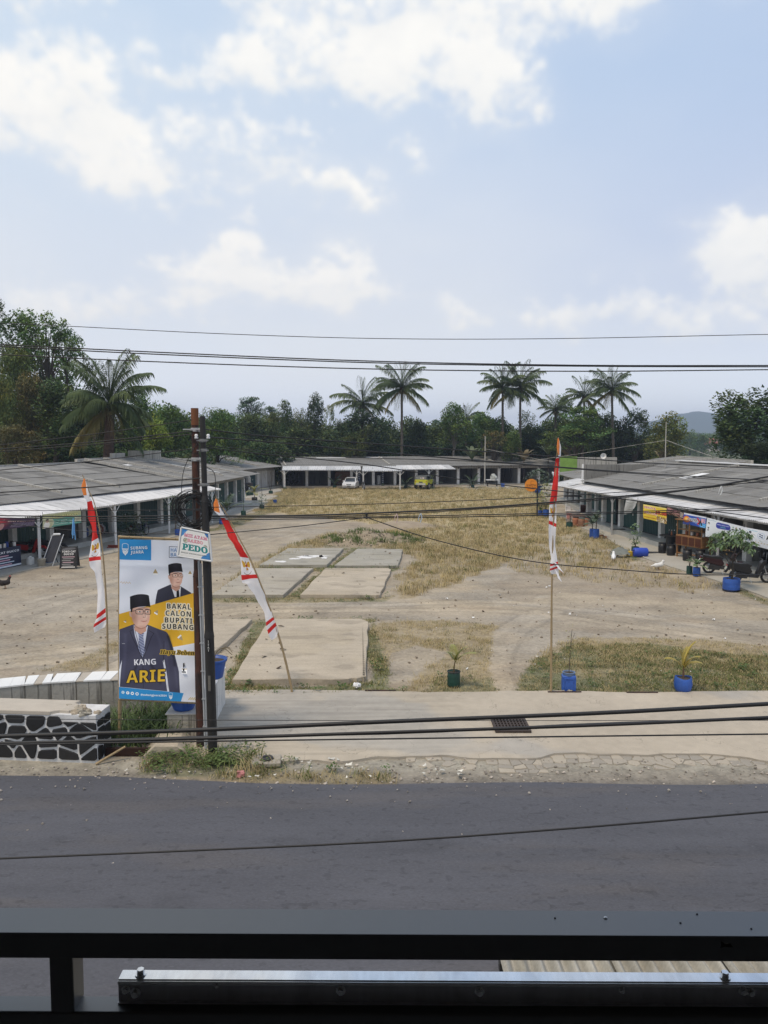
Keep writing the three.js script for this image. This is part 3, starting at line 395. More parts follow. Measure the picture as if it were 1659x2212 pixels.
{ // square concrete lid with a dark hole, lying in the verge weeds
  const p = onGround(575, 1647), o = thing('manhole_cover', 'small grey concrete lid with a round hole in the verge weeds', 'manhole cover', [p.x, -.02, p.z], .1); part(o, 'lid', metric(rbox(.55, .08, .42, .02, 0, .05, 0)), M.slab[1]); part(o, 'hole', new THREE.TorusGeometry(.09, .03, 6, 16).rotateX(Math.PI / 2).translate(.02, .1, 0), M.dark); part(o, 'plug', cyl(.075, .075, .02, 14, .02, .085, 0), M.black);
}
{ // iron drain grate in the pavement
  const grateM = std(.05, .036, .03, .8), p = onGround(1103, 1572), o = thing('drain_grate', 'rusty iron drain grate set in the pale pavement', 'drain grate', [p.x, apronY + .002, p.z]);
  part(o, 'pit', box(.66, .012, .64, 0, .004, 0), std(.012, .01, .009, 1)); part(o, 'frame', merge([box(.74, .04, .05, 0, .02, .335), box(.74, .04, .05, 0, .02, -.335), box(.05, .04, .62, .345, .02, 0), box(.05, .04, .62, -.345, .02, 0)]), grateM);
  const bar = metric(box(.03, .035, .62), 2), cross = metric(box(.64, .028, .03), 2); for (let i = -4; i <= 4; i++) part(o, 'bar', bar, grateM).position.set(i * .069, .026, 0); for (let i = -2; i <= 2; i++) part(o, 'bar', cross, grateM).position.set(0, .022, i * .12);
}
for (const [px, py, w] of [[822, 1496, .75], [1220, 1499, .8], [690, 1503, 0], [1388, 1500, .75]]) if (w) { const p = onGround(px, py); single('steel_plate', { 822: 'rusty steel strip along the pavement edge left of the green drum', 1220: 'rusty steel strip at the foot of the upright flag pole', 1388: 'rusty steel strip along the pavement edge left of the round blue pot' }[px], 'steel strip', metric(rbox(w, .02, .045, .008, p.x, .045, p.z - .03)), M.rust); }
// ---------------------------------------------------------------- painted stone parapet at the roadside, left
function roundPoly(P, k = .25) { const Q = []; for (let i = 0; i < P.length; i++) { const a = P[i], b = P[(i + 1) % P.length]; Q.push([lerp(a[0], b[0], k), lerp(a[1], b[1], k)], [lerp(a[0], b[0], 1 - k), lerp(a[1], b[1], 1 - k)]); } return Q; }
const paintWhite = std(.76, .76, .76, .7, { map: rep(T.blotch, 1), bumpMap: T.rough, bumpScale: .006 }), paintBlack = [std(.010, .010, .011, .55, { bumpMap: T.rough, bumpScale: .004 }), std(.016, .016, .017, .6, { bumpMap: T.rough, bumpScale: .004 })];
{
  const L = 6.2, Hh = .94, D = .62, e = V(-5.36, 0, -14.28), a = V(-11.5, 0, -14.82), turn = Math.atan2(-(e.z - a.z), e.x - a.x);
  const o = thing('stone_parapet', 'black and white painted stone parapet with a broken corner at the roadside', 'wall', [a.x, -.04, a.z], turn);   // local x along, z towards the road
  const front = metric(box(L - .06, Hh - .02, D, L / 2 - .03, Hh / 2 - .01, -D / 2), 1); part(o, 'core', front, paintWhite);
  const cap = new THREE.Shape(); [[0, 0], [L - .95, 0], [L - .8, -.1], [L - .62, -.08], [L - .5, -.22], [L - .55, -.4], [L - .72, -.5], [L - .68, -D - .02], [0, -D - .02]].forEach(([x, z], i) => i ? cap.lineTo(x, -z) : cap.moveTo(x, -z));
  const cg = new THREE.ExtrudeGeometry(cap, { depth: .06, bevelEnabled: true, bevelSize: .01, bevelThickness: .01, bevelSegments: 1, curveSegments: 2 }); cg.rotateX(-Math.PI / 2); cg.translate(0, Hh - .03, 0); part(o, 'coping', metric(cg, .8), std(.54, .49, .42, .9, { map: rep(T.concrete, .7) }), 'cream concrete coping, broken off at its end');
  const r = rng(41); for (let i = 0; i < 12; i++) { const q = rock(.05 + .07 * r(), 100 + i, .5); part(o, 'broken_concrete', q, M.slab[i % 3]).position.set(L - .9 + r() * .85, Hh - .02 + .03 * r(), -.04 - r() * D * .8); }
  const seeds = []; const rr = rng(6), nx = 15, ny = 4; for (let j = 0; j < ny; j++) for (let i = 0; i < nx; i++) seeds.push([(i + .5 + (j % 2 ? .25 : -.2) + (rr() - .5) * .8) * L / nx, (j + .5 + (rr() - .5) * .75) * Hh / ny]);
  const stone = (P, k) => { const Q = roundPoly(P, .14), sh = new THREE.Shape(); Q.forEach(([x, y], i) => i ? sh.lineTo(x, y) : sh.moveTo(x, y)); const g = new THREE.ExtrudeGeometry(sh, { depth: .012, bevelEnabled: true, bevelSize: .012, bevelThickness: .014, bevelSegments: 2, bevelOffset: -.006 }); return g; };
  voronoi(L, Hh, seeds, .06).forEach((P, k) => { if (P.some(([x, y]) => x > L - .55 && y > Hh - .1)) P = P.map(([x, y]) => [x, Math.min(y, Hh - .16)]); part(o, 'stone', stone(P), paintBlack[k % 2]).position.z = .001; });
  const se = []; for (let j = 0; j < 3; j++) for (let i = 0; i < 2; i++) se.push([(i + .5 + (rr() - .5) * .4) * D / 2, (j + .5 + (rr() - .5) * .3) * Hh / 3]);
  voronoi(D, Hh - .1, se, .045).forEach((P, k) => { const g = stone(P); g.rotateY(Math.PI / 2); part(o, 'stone', g, paintBlack[k % 2]).position.set(L - .062, 0, -.01); });
}
// ---------------------------------------------------------------- grey plot wall with a white painted top, its return and end pillar
{
  const H0 = .86, th = .62, c = new THREE.CatmullRomCurve3([V(-14, 0, -14.2), V(-10, 0, -15.55), V(-8.1, 0, -16.2), V(-7.3, 0, -16.5), V(-5.75, 0, -16.74), V(-4.1, 0, -16.82)]);
  const o = thing('plot_wall', 'grey concrete plot wall with white painted top and dirty vertical joints', 'wall');
  const n = 20, pts = c.getSpacedPoints(n), pan = [M.greywall, std(.375, .37, .345, .9, { map: rep(T.stained, .5), bumpMap: T.rough, bumpScale: .01 }), std(.42, .415, .39, .9, { map: rep(T.stained, .75), bumpMap: T.rough, bumpScale: .01 })];
  const crackM = std(.86, .86, .85, .7, { map: canvasTex(512, 256, (g, w, h) => { g.fillStyle = '#f4f4f2'; g.fillRect(0, 0, w, h); const r = rng(4); g.strokeStyle = '#5a5853'; for (let i = 0; i < 16; i++) { let x = r() * w, y = r() * h; g.lineWidth = .8 + r() * 1.6; g.beginPath(); g.moveTo(x, y); for (let k = 0; k < 4; k++) { x += (r() - .5) * 170; y += (r() - .5) * 120; g.lineTo(x, y); } g.stroke(); } g.fillStyle = '#a99f8e'; for (let i = 0; i < 4; i++) g.fillRect(r() * w, r() * h, 30 * r(), 22 * r()); }) });
  const capM = [crackM, std(.52, .47, .40, .9, { map: rep(T.concrete, .8) })];
  const r = rng(14);
  for (let i = 0; i < n; i++) {
    const p = pts[i], q = pts[i + 1], d = q.clone().sub(p), L = d.length(), a = Math.atan2(-d.z, d.x), m = p.clone().add(q).multiplyScalar(.5);
    const g = metric(rbox(L - .004, H0 - .03, th, .012, 0, (H0 - .03) / 2, -th / 2, 1), 1), w = part(o, 'wall_panel', g, pan[i % 3]); w.position.set(m.x, -.04, m.z); w.rotation.y = a;
    // painted strips of the top: white with bare gaps
    let x = -L / 2; while (x < L / 2 - .02) { const bare_ = r() < .32, ww = Math.min(bare_ ? .09 + .14 * r() : .16 + .26 * r(), L / 2 - x), sk = .05; const s2 = new THREE.Shape(); s2.moveTo(x, -.015); s2.lineTo(x + ww - .004, -.015); s2.lineTo(x + ww - .004 + (x + ww < L / 2 - .01 ? sk : 0), th + .012); s2.lineTo(x + (x > -L / 2 + .01 ? sk : 0), th + .012);
      const cg = new THREE.ExtrudeGeometry(s2, { depth: bare_ ? .022 : .032, bevelEnabled: false }); cg.rotateX(-Math.PI / 2); metric(cg, 1.1); const pc = part(o, 'top_plate', cg, capM[bare_ ? 1 : 0]); pc.position.set(m.x, H0 - .07, m.z); pc.rotation.y = a; x += ww; }
    if (i % 1 === 0) { const sm = part(o, 'stain', metric(box(.016, H0 - .06, .02, 0, H0 / 2 - .05, 0)), std(.13, .12, .10, 1)); sm.position.set(p.x, -.02, p.z - .004); sm.rotation.y = a; }
  }
  const e = thing('end_pillar', 'white painted block ending the grey wall beside the black pole', 'pillar', [-3.88, -.04, -16.75], .03);
  part(e, 'block', metric(rbox(.56, .88, 1.5, .015, 0, .44, 0), 1), std(.80, .80, .79, .8, { map: rep(T.stained, .5) })); part(e, 'top', metric(rbox(.6, .03, 1.54, .01, 0, .893, 0), 1), std(.86, .86, .85, .7));
  const s = thing('gate_pillar', 'short cream concrete pillar that carries the low blue bowl', 'pillar', [-4.06, -.04, -15.68], .02);
  part(s, 'block', metric(rbox(.60, .56, .66, .015, 0, .28, 0), 1), std(.52, .48, .42, .9, { map: rep(T.stained, .8), bumpMap: T.rough, bumpScale: .01 })); part(s, 'top', metric(rbox(.66, .03, .72, .01, 0, .573, 0), 1), std(.58, .55, .52, .85, { map: rep(T.concrete, .8) }));
  // concrete wedge at its foot
  const sh = new THREE.Shape(); sh.moveTo(-.55, 0); sh.lineTo(.42, 0); sh.lineTo(.12, .24); sh.lineTo(-.3, .26); sh.closePath(); const wg = new THREE.ExtrudeGeometry(sh, { depth: .75, bevelEnabled: true, bevelSize: .02, bevelThickness: .02, bevelSegments: 1 }); jitter(wg, .03, 3);
  const wd = single('concrete_wedge', 'sloping lump of pale concrete at the foot of the short pillar', 'concrete block', metric(wg, 1), M.slab[0]); wd.position.set(-4.15, -.05, -15.28); wd.rotation.y = .1;
}
// ditch between the two walls: plank, bamboo stick, pipes and rank weeds
{
  single('plank', 'brown timber plank lying across the ditch by the stone parapet', 'plank', metric(rbox(1.05, .16, .06, .01, -4.86, .05, -14.62)), std(.09, .045, .03, .85, { map: rep(T.wood, 1) }));
  single('bamboo_stick', 'broken bamboo stick leaning beside the stone parapet', 'stick', rod([-5.38, -.02, -14.2], [-4.9, .22, -14.45], .025, .02, 8), M.bamboo);
  for (const [x, s] of [[-5.55, 0], [-5.22, 1]]) single('drain_pipe', s ? 'open drain pipe end, nearer the weeds' : 'open drain pipe end, tucked behind the stone parapet', 'pipe', lathe([[.06, 0], [.075, 0], [.075, .35], [.065, .35], [.06, .1]], 16).rotateX(Math.PI / 2).translate(x, .22, -16.6), std(.12, .11, .095, .9));
  const r = rng(88), geo = bladeTuft(12, .55, .3, .016, 61, .8), n = 120, im = new THREE.InstancedMesh(geo, grassMat, n), m4 = new THREE.Matrix4();
  for (let i = 0; i < n; i++) { const s = .6 + r() * .7; m4.compose(V(-5.75 + r() * 1.75, -.04, -16.5 + r() * 1.5), new THREE.Quaternion().setFromAxisAngle(V(0, 1, 0), r() * 6), V(s, s, s)); im.setMatrixAt(i, m4); const k = .6 + .8 * r(); im.setColorAt(i, C3(.12 * k, .17 * k, .07 * k)); }
  im.name = numbered('weeds'); scene.add(im); tag(im, 'rank long bladed weeds in the ditch below the campaign banner', 'weeds', null, 'stuff');
  const bi = new THREE.InstancedMesh(herb(9, 34, .05, .2), grassMat, 90); for (let i = 0; i < 90; i++) { const p = i < 48 ? onGround(lerp(330, 560, r()), lerp(1612, 1650, r())) : onGround(lerp(300, 640, r()), lerp(1632, 1664, r())), s = .35 + r() * .75; m4.compose(V(p.x, -.03, p.z), new THREE.Quaternion().setFromAxisAngle(V(0, 1, 0), r() * 6), V(s, s * .9, s)); bi.setMatrixAt(i, m4); const k = .6 + .8 * r(); bi.setColorAt(i, C3(.11 * k, .155 * k, .05 * k)); }
  bi.name = numbered('weeds'); scene.add(bi); tag(bi, 'bushy green weeds around the feet of the two poles', 'weeds', null, 'stuff');
}
// ---------------------------------------------------------------- two steel poles
function steelPole(name, label, base, top, rs, mat) {
  const o = thing(name, label, 'utility pole', base), d = top.clone().sub(base), n = rs.length; let y0 = -.1;
  for (let i = 0; i < n; i++) { const [f, r] = rs[i], y1 = d.y * f; part(o, 'pole_section', rod([d.x * y0 / d.y, y0, d.z * y0 / d.y], [d.x * y1 / d.y, y1, d.z * y1 / d.y], r, r, 18), mat); if (i < n - 1) part(o, 'collar', rod([d.x * (y1 - .05) / d.y, y1 - .05, d.z * (y1 - .05) / d.y], [d.x * (y1 + .07) / d.y, y1 + .07, d.z * (y1 + .07) / d.y], r + .006, rs[i + 1][1] + .002, 18), mat); y0 = y1; }
  return o;
}
const poleA0 = onGround(434, 1612), poleA1 = atDepth(420.5, 884, -poleA0.z), poleB0 = onGround(460, 1626), poleB1 = atDepth(437, 899, -poleB0.z);
const poleA = steelPole('utility_pole', 'rusty brown steel pole with the banner beside it', poleA0, poleA1, [[.52, .088], [.86, .072], [1, .066]], M.rust);
const poleB = steelPole('utility_pole', 'black steel pole, thinner at its top, marked ISAT', poleB0, poleB1, [[.36, .09], [.62, .08], [.76, .07], [1, .052]], M.pole);
{
  const onA = (y) => V((poleA1.x - poleA0.x) * y / poleA1.y, y, 0), onB = (y) => V((poleB1.x - poleB0.x) * y / poleB1.y, y, 0);
  for (const y of [poleA1.y - .42, poleA1.y - .98]) { const c = onA(y); part(poleA, 'clamp', merge([cyl(.082, .082, .07, 16, c.x, y, 0), box(.42, .022, .022, c.x, y + .04, .07), box(.03, .07, .12, c.x + .09, y + .03, 0)]), std(.42, .42, .42, .5)); }
  const t = onA(poleA1.y); part(poleA, 'top_cap', cyl(.071, .071, .32, 18, t.x, poleA1.y - .3, 0), std(.20, .075, .03, .85, { map: rep(T.blotch, 4) }), 'orange rusted top');
  for (const y of [poleB1.y - .48, poleB1.y - .66, poleB1.y - 1.3]) { const c = onB(y); part(poleB, 'clamp', merge([cyl(.068, .068, .06, 16, c.x, y, 0), box(.22, .022, .022, c.x, y + .03, .06)]), std(.2, .2, .2, .5)); }
  for (const s of [-1, 1]) for (const y of [poleB1.y - .47]) part(poleB, 'insulator', lathe([[0, 0], [.03, 0], [.035, .03], [.02, .04], [.034, .06], [.02, .09], [0, .09]], 10).translate(onB(y).x + s * .11, y + .05, .06), M.whitemetal);
  // the letters painted down the black pole
  const lt = canvasTex(64, 256, (g) => { g.fillStyle = '#15130f'; g.fillRect(0, 0, 64, 256); g.fillStyle = '#d8d8d4'; g.font = 'bold 58px sans-serif'; g.textAlign = 'center'; ['I', 'S', 'A', 'T'].forEach((c, i) => g.fillText(c, 32, 52 + i * 62)); });
  const y = 2.12, c = onB(y), lg = new THREE.CylinderGeometry(.0995, .0995, .24, 8, 1, true, -.28, .56); lg.translate(c.x, y, 0); part(poleB, 'lettering', lg, std(1, 1, 1, .7, { map: lt }));
  part(poleB, 'worn_paper', new THREE.CylinderGeometry(.0992, .0992, .3, 8, 1, true, -.3, .5).translate(onB(1.45).x, 1.4, 0), std(.18, .17, .15, .9, { map: rep(T.stained, 3) }));
  // conduits rising between the poles
  const q = thing('conduit', 'grey plastic conduit pipe rising between the two poles', 'pipe', [-3.50, -.04, -14.86]);
  part(q, 'pipe', merge([rod([.02, 0, 0], [-.03, 3.75, 0], .022), rod([.065, .2, .02], [.015, 3.7, .02], .014)]), std(.42, .44, .46, .6)); for (let i = 0; i < 6; i++) part(q, 'pipe_clip', box(.1, .02, .06, .03 - i * .008, .5 + i * .55, 0), M.steel);
}
{ // coil of spare cable hung on the poles
  const c = atDepth(417, 1101, 14.72), o = thing('cable_coil', 'big loose coil of black cable hanging on the two poles', 'cable coil', c), r = rng(51);
  for (let k = 0; k < 24; k++) { const R = .20 + r() * .15, ox = (r() - .5) * .13, oy = (r() - .5) * .10 - (.33 - R) * .2, oz = (r() - .5) * .12, pts = []; for (let i = 0; i < 14; i++) { const a = i / 14 * 6.283; pts.push(V(ox + Math.cos(a) * R * (1 + (r() - .5) * .09), oy + Math.sin(a) * R * .98 * (1 + (r() - .5) * .07), oz + (r() - .5) * .05)); } part(o, 'cable_loop', tube(pts, .0065, 44, 5, true), M.wire); }
  part(o, 'bracket', merge([box(.72, .035, .04, 0, 0, -.02), box(.04, .72, .04, .02, -.02, -.03), box(.09, .05, .06, .02, .26, .03), box(.09, .05, .06, .02, -.22, .03)]), M.dark);
  single('cable', 'thin cable looping from the rusty pole top down to the coil', 'cable', tube([atDepth(428, 955, 14.8), atDepth(410, 985, 14.8), atDepth(396, 1020, 14.8), atDepth(391, 1075, 14.8)], .007, 20, 5), M.wire);
  single('cable', 'thin cable looping down along the black pole to the coil', 'cable', tube([atDepth(430, 960, 14.6), atDepth(443, 1005, 14.6), atDepth(462, 1020, 14.6), atDepth(465, 1075, 14.6)], .007, 20, 5), M.wire);
  single('cable', 'short cable hanging from the coil to the small food sign', 'cable', tube([atDepth(393, 1108, 14.8), atDepth(404, 1122, 14.75), atDepth(418, 1140, 14.7)], .007, 12, 5), M.wire);
}
// ---------------------------------------------------------------- food sign on the poles
{
  const d = 14.62, Q = [[391.8, 1139.4], [451.5, 1151.8], [457.5, 1212.5], [384, 1201]].map(([a, b], i) => atDepth(a, b, d - (i > 1 ? .06 : 0)));
  const o = thing('food_sign', 'small tilted MIE AYAM BAKSO sign hung on the two poles', 'sign', Q[3].clone().add(Q[1]).multiplyScalar(.5)); const off = o.position;
  const L = Q.map((p) => p.clone().sub(off));
  const face = canvasTex(512, 512, (g) => {
    g.fillStyle = '#e6e4de'; g.fillRect(0, 0, 512, 512);
    g.fillStyle = '#2f7fc0'; g.beginPath(); g.moveTo(0, 0); g.lineTo(120, 0); g.quadraticCurveTo(70, 30, 62, 90); g.quadraticCurveTo(30, 100, 0, 150); g.fill(); g.beginPath(); g.moveTo(512, 512); g.lineTo(360, 512); g.quadraticCurveTo(380, 440, 450, 430); g.quadraticCurveTo(470, 380, 512, 370); g.fill(); g.fillStyle = '#2a69a8'; g.beginPath(); g.moveTo(512, 0); g.lineTo(512, 90); g.quadraticCurveTo(470, 60, 440, 0); g.fill();
    g.strokeStyle = '#c9c6bd'; g.lineWidth = 2; for (let i = 0; i < 16; i++) { g.beginPath(); g.moveTo(0, 40 + i * 30); g.lineTo(512, 30 + i * 31); g.stroke(); }
    const bowl = (x, y, r) => { g.fillStyle = '#8a8f90'; g.beginPath(); g.arc(x, y, r, 0, 7); g.fill(); g.fillStyle = '#c8c2a8'; g.beginPath(); g.arc(x, y, r * .72, 0, 7); g.fill(); g.strokeStyle = '#3d4a40'; g.lineWidth = 5; for (let i = 0; i < 5; i++) { g.beginPath(); g.arc(x - r * .3 + i * r * .15, y, r * .35, i, i + 2); g.stroke(); } };
    bowl(88, 205, 48); bowl(446, 262, 34);
    g.textAlign = 'center'; g.lineJoin = 'round';
    const word = (t, x, y, px, fill, rim, w) => { g.font = `bold ${px}px serif`; g.lineWidth = w + 8; g.strokeStyle = '#fff'; g.strokeText(t, x, y); g.lineWidth = w; g.strokeStyle = rim; g.strokeText(t, x, y); g.fillStyle = fill; g.fillText(t, x, y); };
    word('MIE AYAM', 272, 132, 82, '#f0a8b0', '#7a2350', 9); word('BAKSO', 262, 226, 82, '#f3b6b2', '#7a2350', 9); word('PEDO', 262, 388, 158, '#1d8f8a', '#0b4a52', 12);
    g.fillStyle = '#20242a'; g.font = 'bold 30px sans-serif'; g.fillText('BENGUK KARUMALANG KOTA', 236, 458);
  });
  const bil = (u, v, z) => { const a = L[0].clone().lerp(L[1], u), b = L[3].clone().lerp(L[2], u), p = a.lerp(b, v); p.z += z; return p; };
  const fr = 0.04, sg = sheet(8, 8, (u, v) => bil(lerp(fr, 1 - fr, u), lerp(fr, 1 - fr, v), .012 + .004 * Math.sin(u * 9) * Math.sin(v * 3))); { const uv = sg.attributes.uv; for (let i = 0; i < uv.count; i++) uv.setY(i, 1 - uv.getY(i)); }
  part(o, 'sign_face', sg, std(1, 1, 1, .55, { map: face, side: THREE.DoubleSide }));
  part(o, 'sign_back', sheet(1, 1, (u, v) => bil(u, v, -.03)), std(.5, .5, .5, .7, { side: THREE.DoubleSide }));
  for (const [a, b] of [[0, 1], [1, 2], [2, 3], [3, 0]]) part(o, 'frame_bar', rod(L[a], L[b], .02, .02, 6), std(.68, .68, .67, .55));
  for (const v of [.2, 1.02]) part(o, 'mounting_bar', rod(bil(.3, v, -.05), bil(.75, v, -.05), .015), M.dark);
}
// ---------------------------------------------------------------- campaign banner in a bamboo frame
{
  const d = 15.2, c4 = [[259.6, 1164], [425.5, 1169], [427.5, 1516], [257.7, 1508]].map(([a, b]) => atDepth(a, b, d)), O = c4[3].clone(); O.y = -.04;
  const o = thing('campaign_banner', 'tall election campaign banner with two men in caps, in a bamboo frame', 'banner', O), L = c4.map((p) => p.clone().sub(O));
  const print = canvasTex(905, 1915, (g, W, Hh) => {
    g.save(); g.translate(-80, -140);      // laid out in the units of the print itself
    const bg = g.createLinearGradient(80, 140, 980, 2050); bg.addColorStop(0, '#eef3ff'); bg.addColorStop(.5, '#f2f6ff'); bg.addColorStop(1, '#ecf0fa'); g.fillStyle = bg; g.fillRect(80, 140, 910, 1920);
    g.fillStyle = '#2f97da'; g.fillRect(80, 140, 368, 242);
    const poly = (c, ...p) => { g.fillStyle = c; g.beginPath(); p.forEach(([x, y], i) => i ? g.lineTo(x, y) : g.moveTo(x, y)); g.closePath(); g.fill(); };
    const mask = (x, y, s) => { g.lineWidth = 5 * s; g.strokeStyle = '#fff'; g.lineJoin = 'round'; g.fillStyle = '#2f97da'; g.beginPath(); g.moveTo(x - 36 * s, y - 62 * s); g.quadraticCurveTo(x, y - 82 * s, x + 36 * s, y - 62 * s); g.lineTo(x + 38 * s, y - 8 * s); g.lineTo(x - 38 * s, y - 8 * s); g.closePath(); g.fill(); g.stroke(); g.fillStyle = '#fff'; g.beginPath(); g.moveTo(x - 38 * s, y - 5 * s); g.lineTo(x + 38 * s, y - 5 * s); g.quadraticCurveTo(x + 36 * s, y + 50 * s, x + 12 * s, y + 62 * s); g.lineTo(x, y + 80 * s); g.lineTo(x - 12 * s, y + 62 * s); g.quadraticCurveTo(x - 36 * s, y + 50 * s, x - 38 * s, y - 5 * s); g.fill(); g.strokeStyle = '#2f97da'; g.lineWidth = 4 * s; g.strokeRect(x - 29 * s, y + 4 * s, 24 * s, 17 * s); g.strokeRect(x + 5 * s, y + 4 * s, 24 * s, 17 * s); g.beginPath(); g.moveTo(x - 12 * s, y + 45 * s); g.lineTo(x + 12 * s, y + 45 * s); g.stroke(); };
    mask(148, 258, .95);
    g.save(); g.translate(208, 262); g.rotate(-.07); g.font = 'bold 50px sans-serif'; g.textAlign = 'left'; g.fillStyle = '#1c6ba6'; g.fillText('SUBANG', 4, 4); g.fillText('JUARA', 6, 54); g.fillStyle = '#fff'; g.fillText('SUBANG', 0, 0); g.fillText('JUARA', 2, 50); g.restore();
    g.strokeStyle = '#1d2f55'; g.lineWidth = 6; g.strokeRect(662, 212, 250, 126); g.fillStyle = '#6a93c6'; g.font = 'bold 58px sans-serif'; g.fillText('HAYU', 674, 270); g.fillText('BARU', 674, 326);
    g.strokeStyle = '#d9b98a'; g.lineWidth = 4; g.beginPath(); g.moveTo(90, 655); for (let i = 0; i < 8; i++) g.lineTo(105 + i * 15, i % 2 ? 665 : 642); g.stroke();
    // gold band
    poly('#eeb92f', [80, 1030], [430, 920], [985, 735], [985, 1335], [690, 1410], [80, 1240]);
    poly('#f3c544', [700, 1000], [985, 900], [985, 1335], [820, 1375]);
    // paper scraps
    const scrap = (x, y, s, a) => { g.save(); g.translate(x, y); g.rotate(a); g.fillStyle = '#b9a377'; g.beginPath(); g.moveTo(-30 * s, 20 * s); g.lineTo(0, -36 * s); g.lineTo(30 * s, 20 * s); g.fill(); g.fillStyle = '#fff'; g.fillRect(-28 * s, 18 * s, 56 * s, 20 * s); g.restore(); };
    scrap(497, 515, 1, 0); scrap(905, 512, .75, 0); scrap(512, 992, .8, .5); scrap(792, 1298, .95, 2.4); scrap(150, 1112, .5, .4);
    g.strokeStyle = '#e2cf9b'; g.lineWidth = 8; for (let i = 0; i < 4; i++) { g.beginPath(); g.moveTo(940 + i * 8, 585 - i * 34); g.lineTo(985, 555 - i * 34); g.stroke(); }
    const man = (x, y, s, o_) => {     // a man in a dark suit, white shirt, tie, glasses and black cap
      g.save(); g.translate(x, y); g.scale(s, s);
      const suit = o_.suit, L2 = (c, fn) => { g.fillStyle = c; g.beginPath(); fn(); g.closePath(); g.fill(); };
      o_.body(g, L2);
      // neck, head
      L2('#d3a38f', () => { g.moveTo(-62, 90); g.lineTo(66, 90); g.lineTo(70, 190); g.lineTo(8, 235); g.lineTo(-70, 185); });
      L2('#bd8c78', () => { g.moveTo(-62, 110); g.quadraticCurveTo(0, 190, 66, 110); g.lineTo(66, 140); g.quadraticCurveTo(0, 205, -62, 140); });
      L2('#e2bfb0', () => { g.moveTo(-112, -40); g.quadraticCurveTo(-128, -46, -126, -6); g.quadraticCurveTo(-120, 34, -98, 30); });
      if (o_.both) L2('#e2bfb0', () => { g.moveTo(108, -40); g.quadraticCurveTo(124, -46, 122, -6); g.quadraticCurveTo(116, 34, 96, 30); });
      const sk = g.createLinearGradient(-110, 0, 120, 0); sk.addColorStop(0, '#d6a590'); sk.addColorStop(.38, '#efc8b6'); sk.addColorStop(1, '#e2b5a2'); g.fillStyle = sk; g.beginPath(); g.moveTo(-104, -90); g.lineTo(108, -90); g.quadraticCurveTo(118, 40, 96, 92); g.quadraticCurveTo(66, 150, 12, 158); g.quadraticCurveTo(-58, 150, -84, 92); g.quadraticCurveTo(-108, 30, -104, -90); g.fill();
      L2('#1c1a1c', () => { g.moveTo(-108, -95); g.lineTo(-84, -95); g.quadraticCurveTo(-92, -50, -98, -28); g.lineTo(-110, -30); });
      // cap
      const cp = g.createLinearGradient(-120, 0, 120, 0); cp.addColorStop(0, '#100f16'); cp.addColorStop(.5, '#25222e'); cp.addColorStop(1, '#121118'); g.fillStyle = cp; g.beginPath(); g.moveTo(-116, -62); g.lineTo(-120, -214); g.quadraticCurveTo(-20, -262, 84, -240); g.quadraticCurveTo(96, -236, 100, -226); g.lineTo(118, -98); g.quadraticCurveTo(0, -116, -116, -62); g.fill();
      { const sh = (x, y, rx, ry, c) => { g.save(); g.translate(x, y); g.scale(rx, ry); const q = g.createRadialGradient(0, 0, 0, 0, 0, 1); q.addColorStop(0, c); q.addColorStop(1, c.replace(/[\d.]+\)$/, '0)')); g.fillStyle = q; g.fillRect(-1, -1, 2, 2); g.restore(); }; sh(-70, 40, 60, 110, 'rgba(150,95,78,.34)'); sh(20, 146, 90, 26, 'rgba(150,98,82,.26)'); sh(60, 18, 34, 44, 'rgba(255,240,232,.5)'); sh(30, -88, 70, 26, 'rgba(90,55,48,.42)'); sh(-6, 50, 36, 26, 'rgba(226,150,138,.30)'); sh(88, 46, 26, 30, 'rgba(226,150,138,.28)'); sh(-10, -34, 34, 18, 'rgba(120,78,68,.30)'); sh(84, -34, 30, 18, 'rgba(120,78,68,.30)'); g.fillStyle = 'rgba(70,40,36,.75)'; g.beginPath(); g.ellipse(34, 28, 6, 4, 0, 0, 7); g.ellipse(54, 27, 5, 4, 0, 0, 7); g.fill(); sh(38, 80, 34, 9, 'rgba(196,104,100,.6)'); }
      // brows, glasses, eyes, nose, mouth
      g.strokeStyle = '#2a211f'; g.lineWidth = 8; g.beginPath(); g.moveTo(-44, -62); g.quadraticCurveTo(-10, -78, 26, -62); g.moveTo(58, -64); g.quadraticCurveTo(84, -74, 104, -60); g.stroke();
      for (const [a, b] of [[-10, -36], [82, -38]]) { g.fillStyle = '#f4eeea'; g.beginPath(); g.ellipse(a, b, 20, 8, 0, 0, 7); g.fill(); g.fillStyle = '#1d1512'; g.beginPath(); g.arc(a + 3, b, 8, 0, 7); g.fill(); }
      g.strokeStyle = o_.frame; g.lineWidth = 6; g.beginPath(); g.roundRect(-52, -64, 84, 56, 14); g.stroke(); g.beginPath(); g.roundRect(52, -64, 68, 54, 14); g.stroke(); g.beginPath(); g.moveTo(32, -44); g.lineTo(52, -44); g.moveTo(-52, -48); g.lineTo(-112, -38); g.stroke();
      g.strokeStyle = '#c08d7c'; g.lineWidth = 6; g.beginPath(); g.moveTo(46, -20); g.quadraticCurveTo(62, 18, 52, 28); g.quadraticCurveTo(40, 36, 26, 28); g.stroke();
      g.strokeStyle = '#9a5850'; g.lineWidth = 5; g.beginPath(); g.moveTo(2, 74); g.quadraticCurveTo(40, o_.smile, 78, 70); g.stroke();
      g.restore();
    };
    // second man, above: suit cut off by the gold band
    g.save(); g.beginPath(); g.moveTo(80, 140); g.lineTo(995, 140); g.lineTo(995, 732); g.lineTo(430, 920); g.lineTo(80, 920); g.closePath(); g.clip();
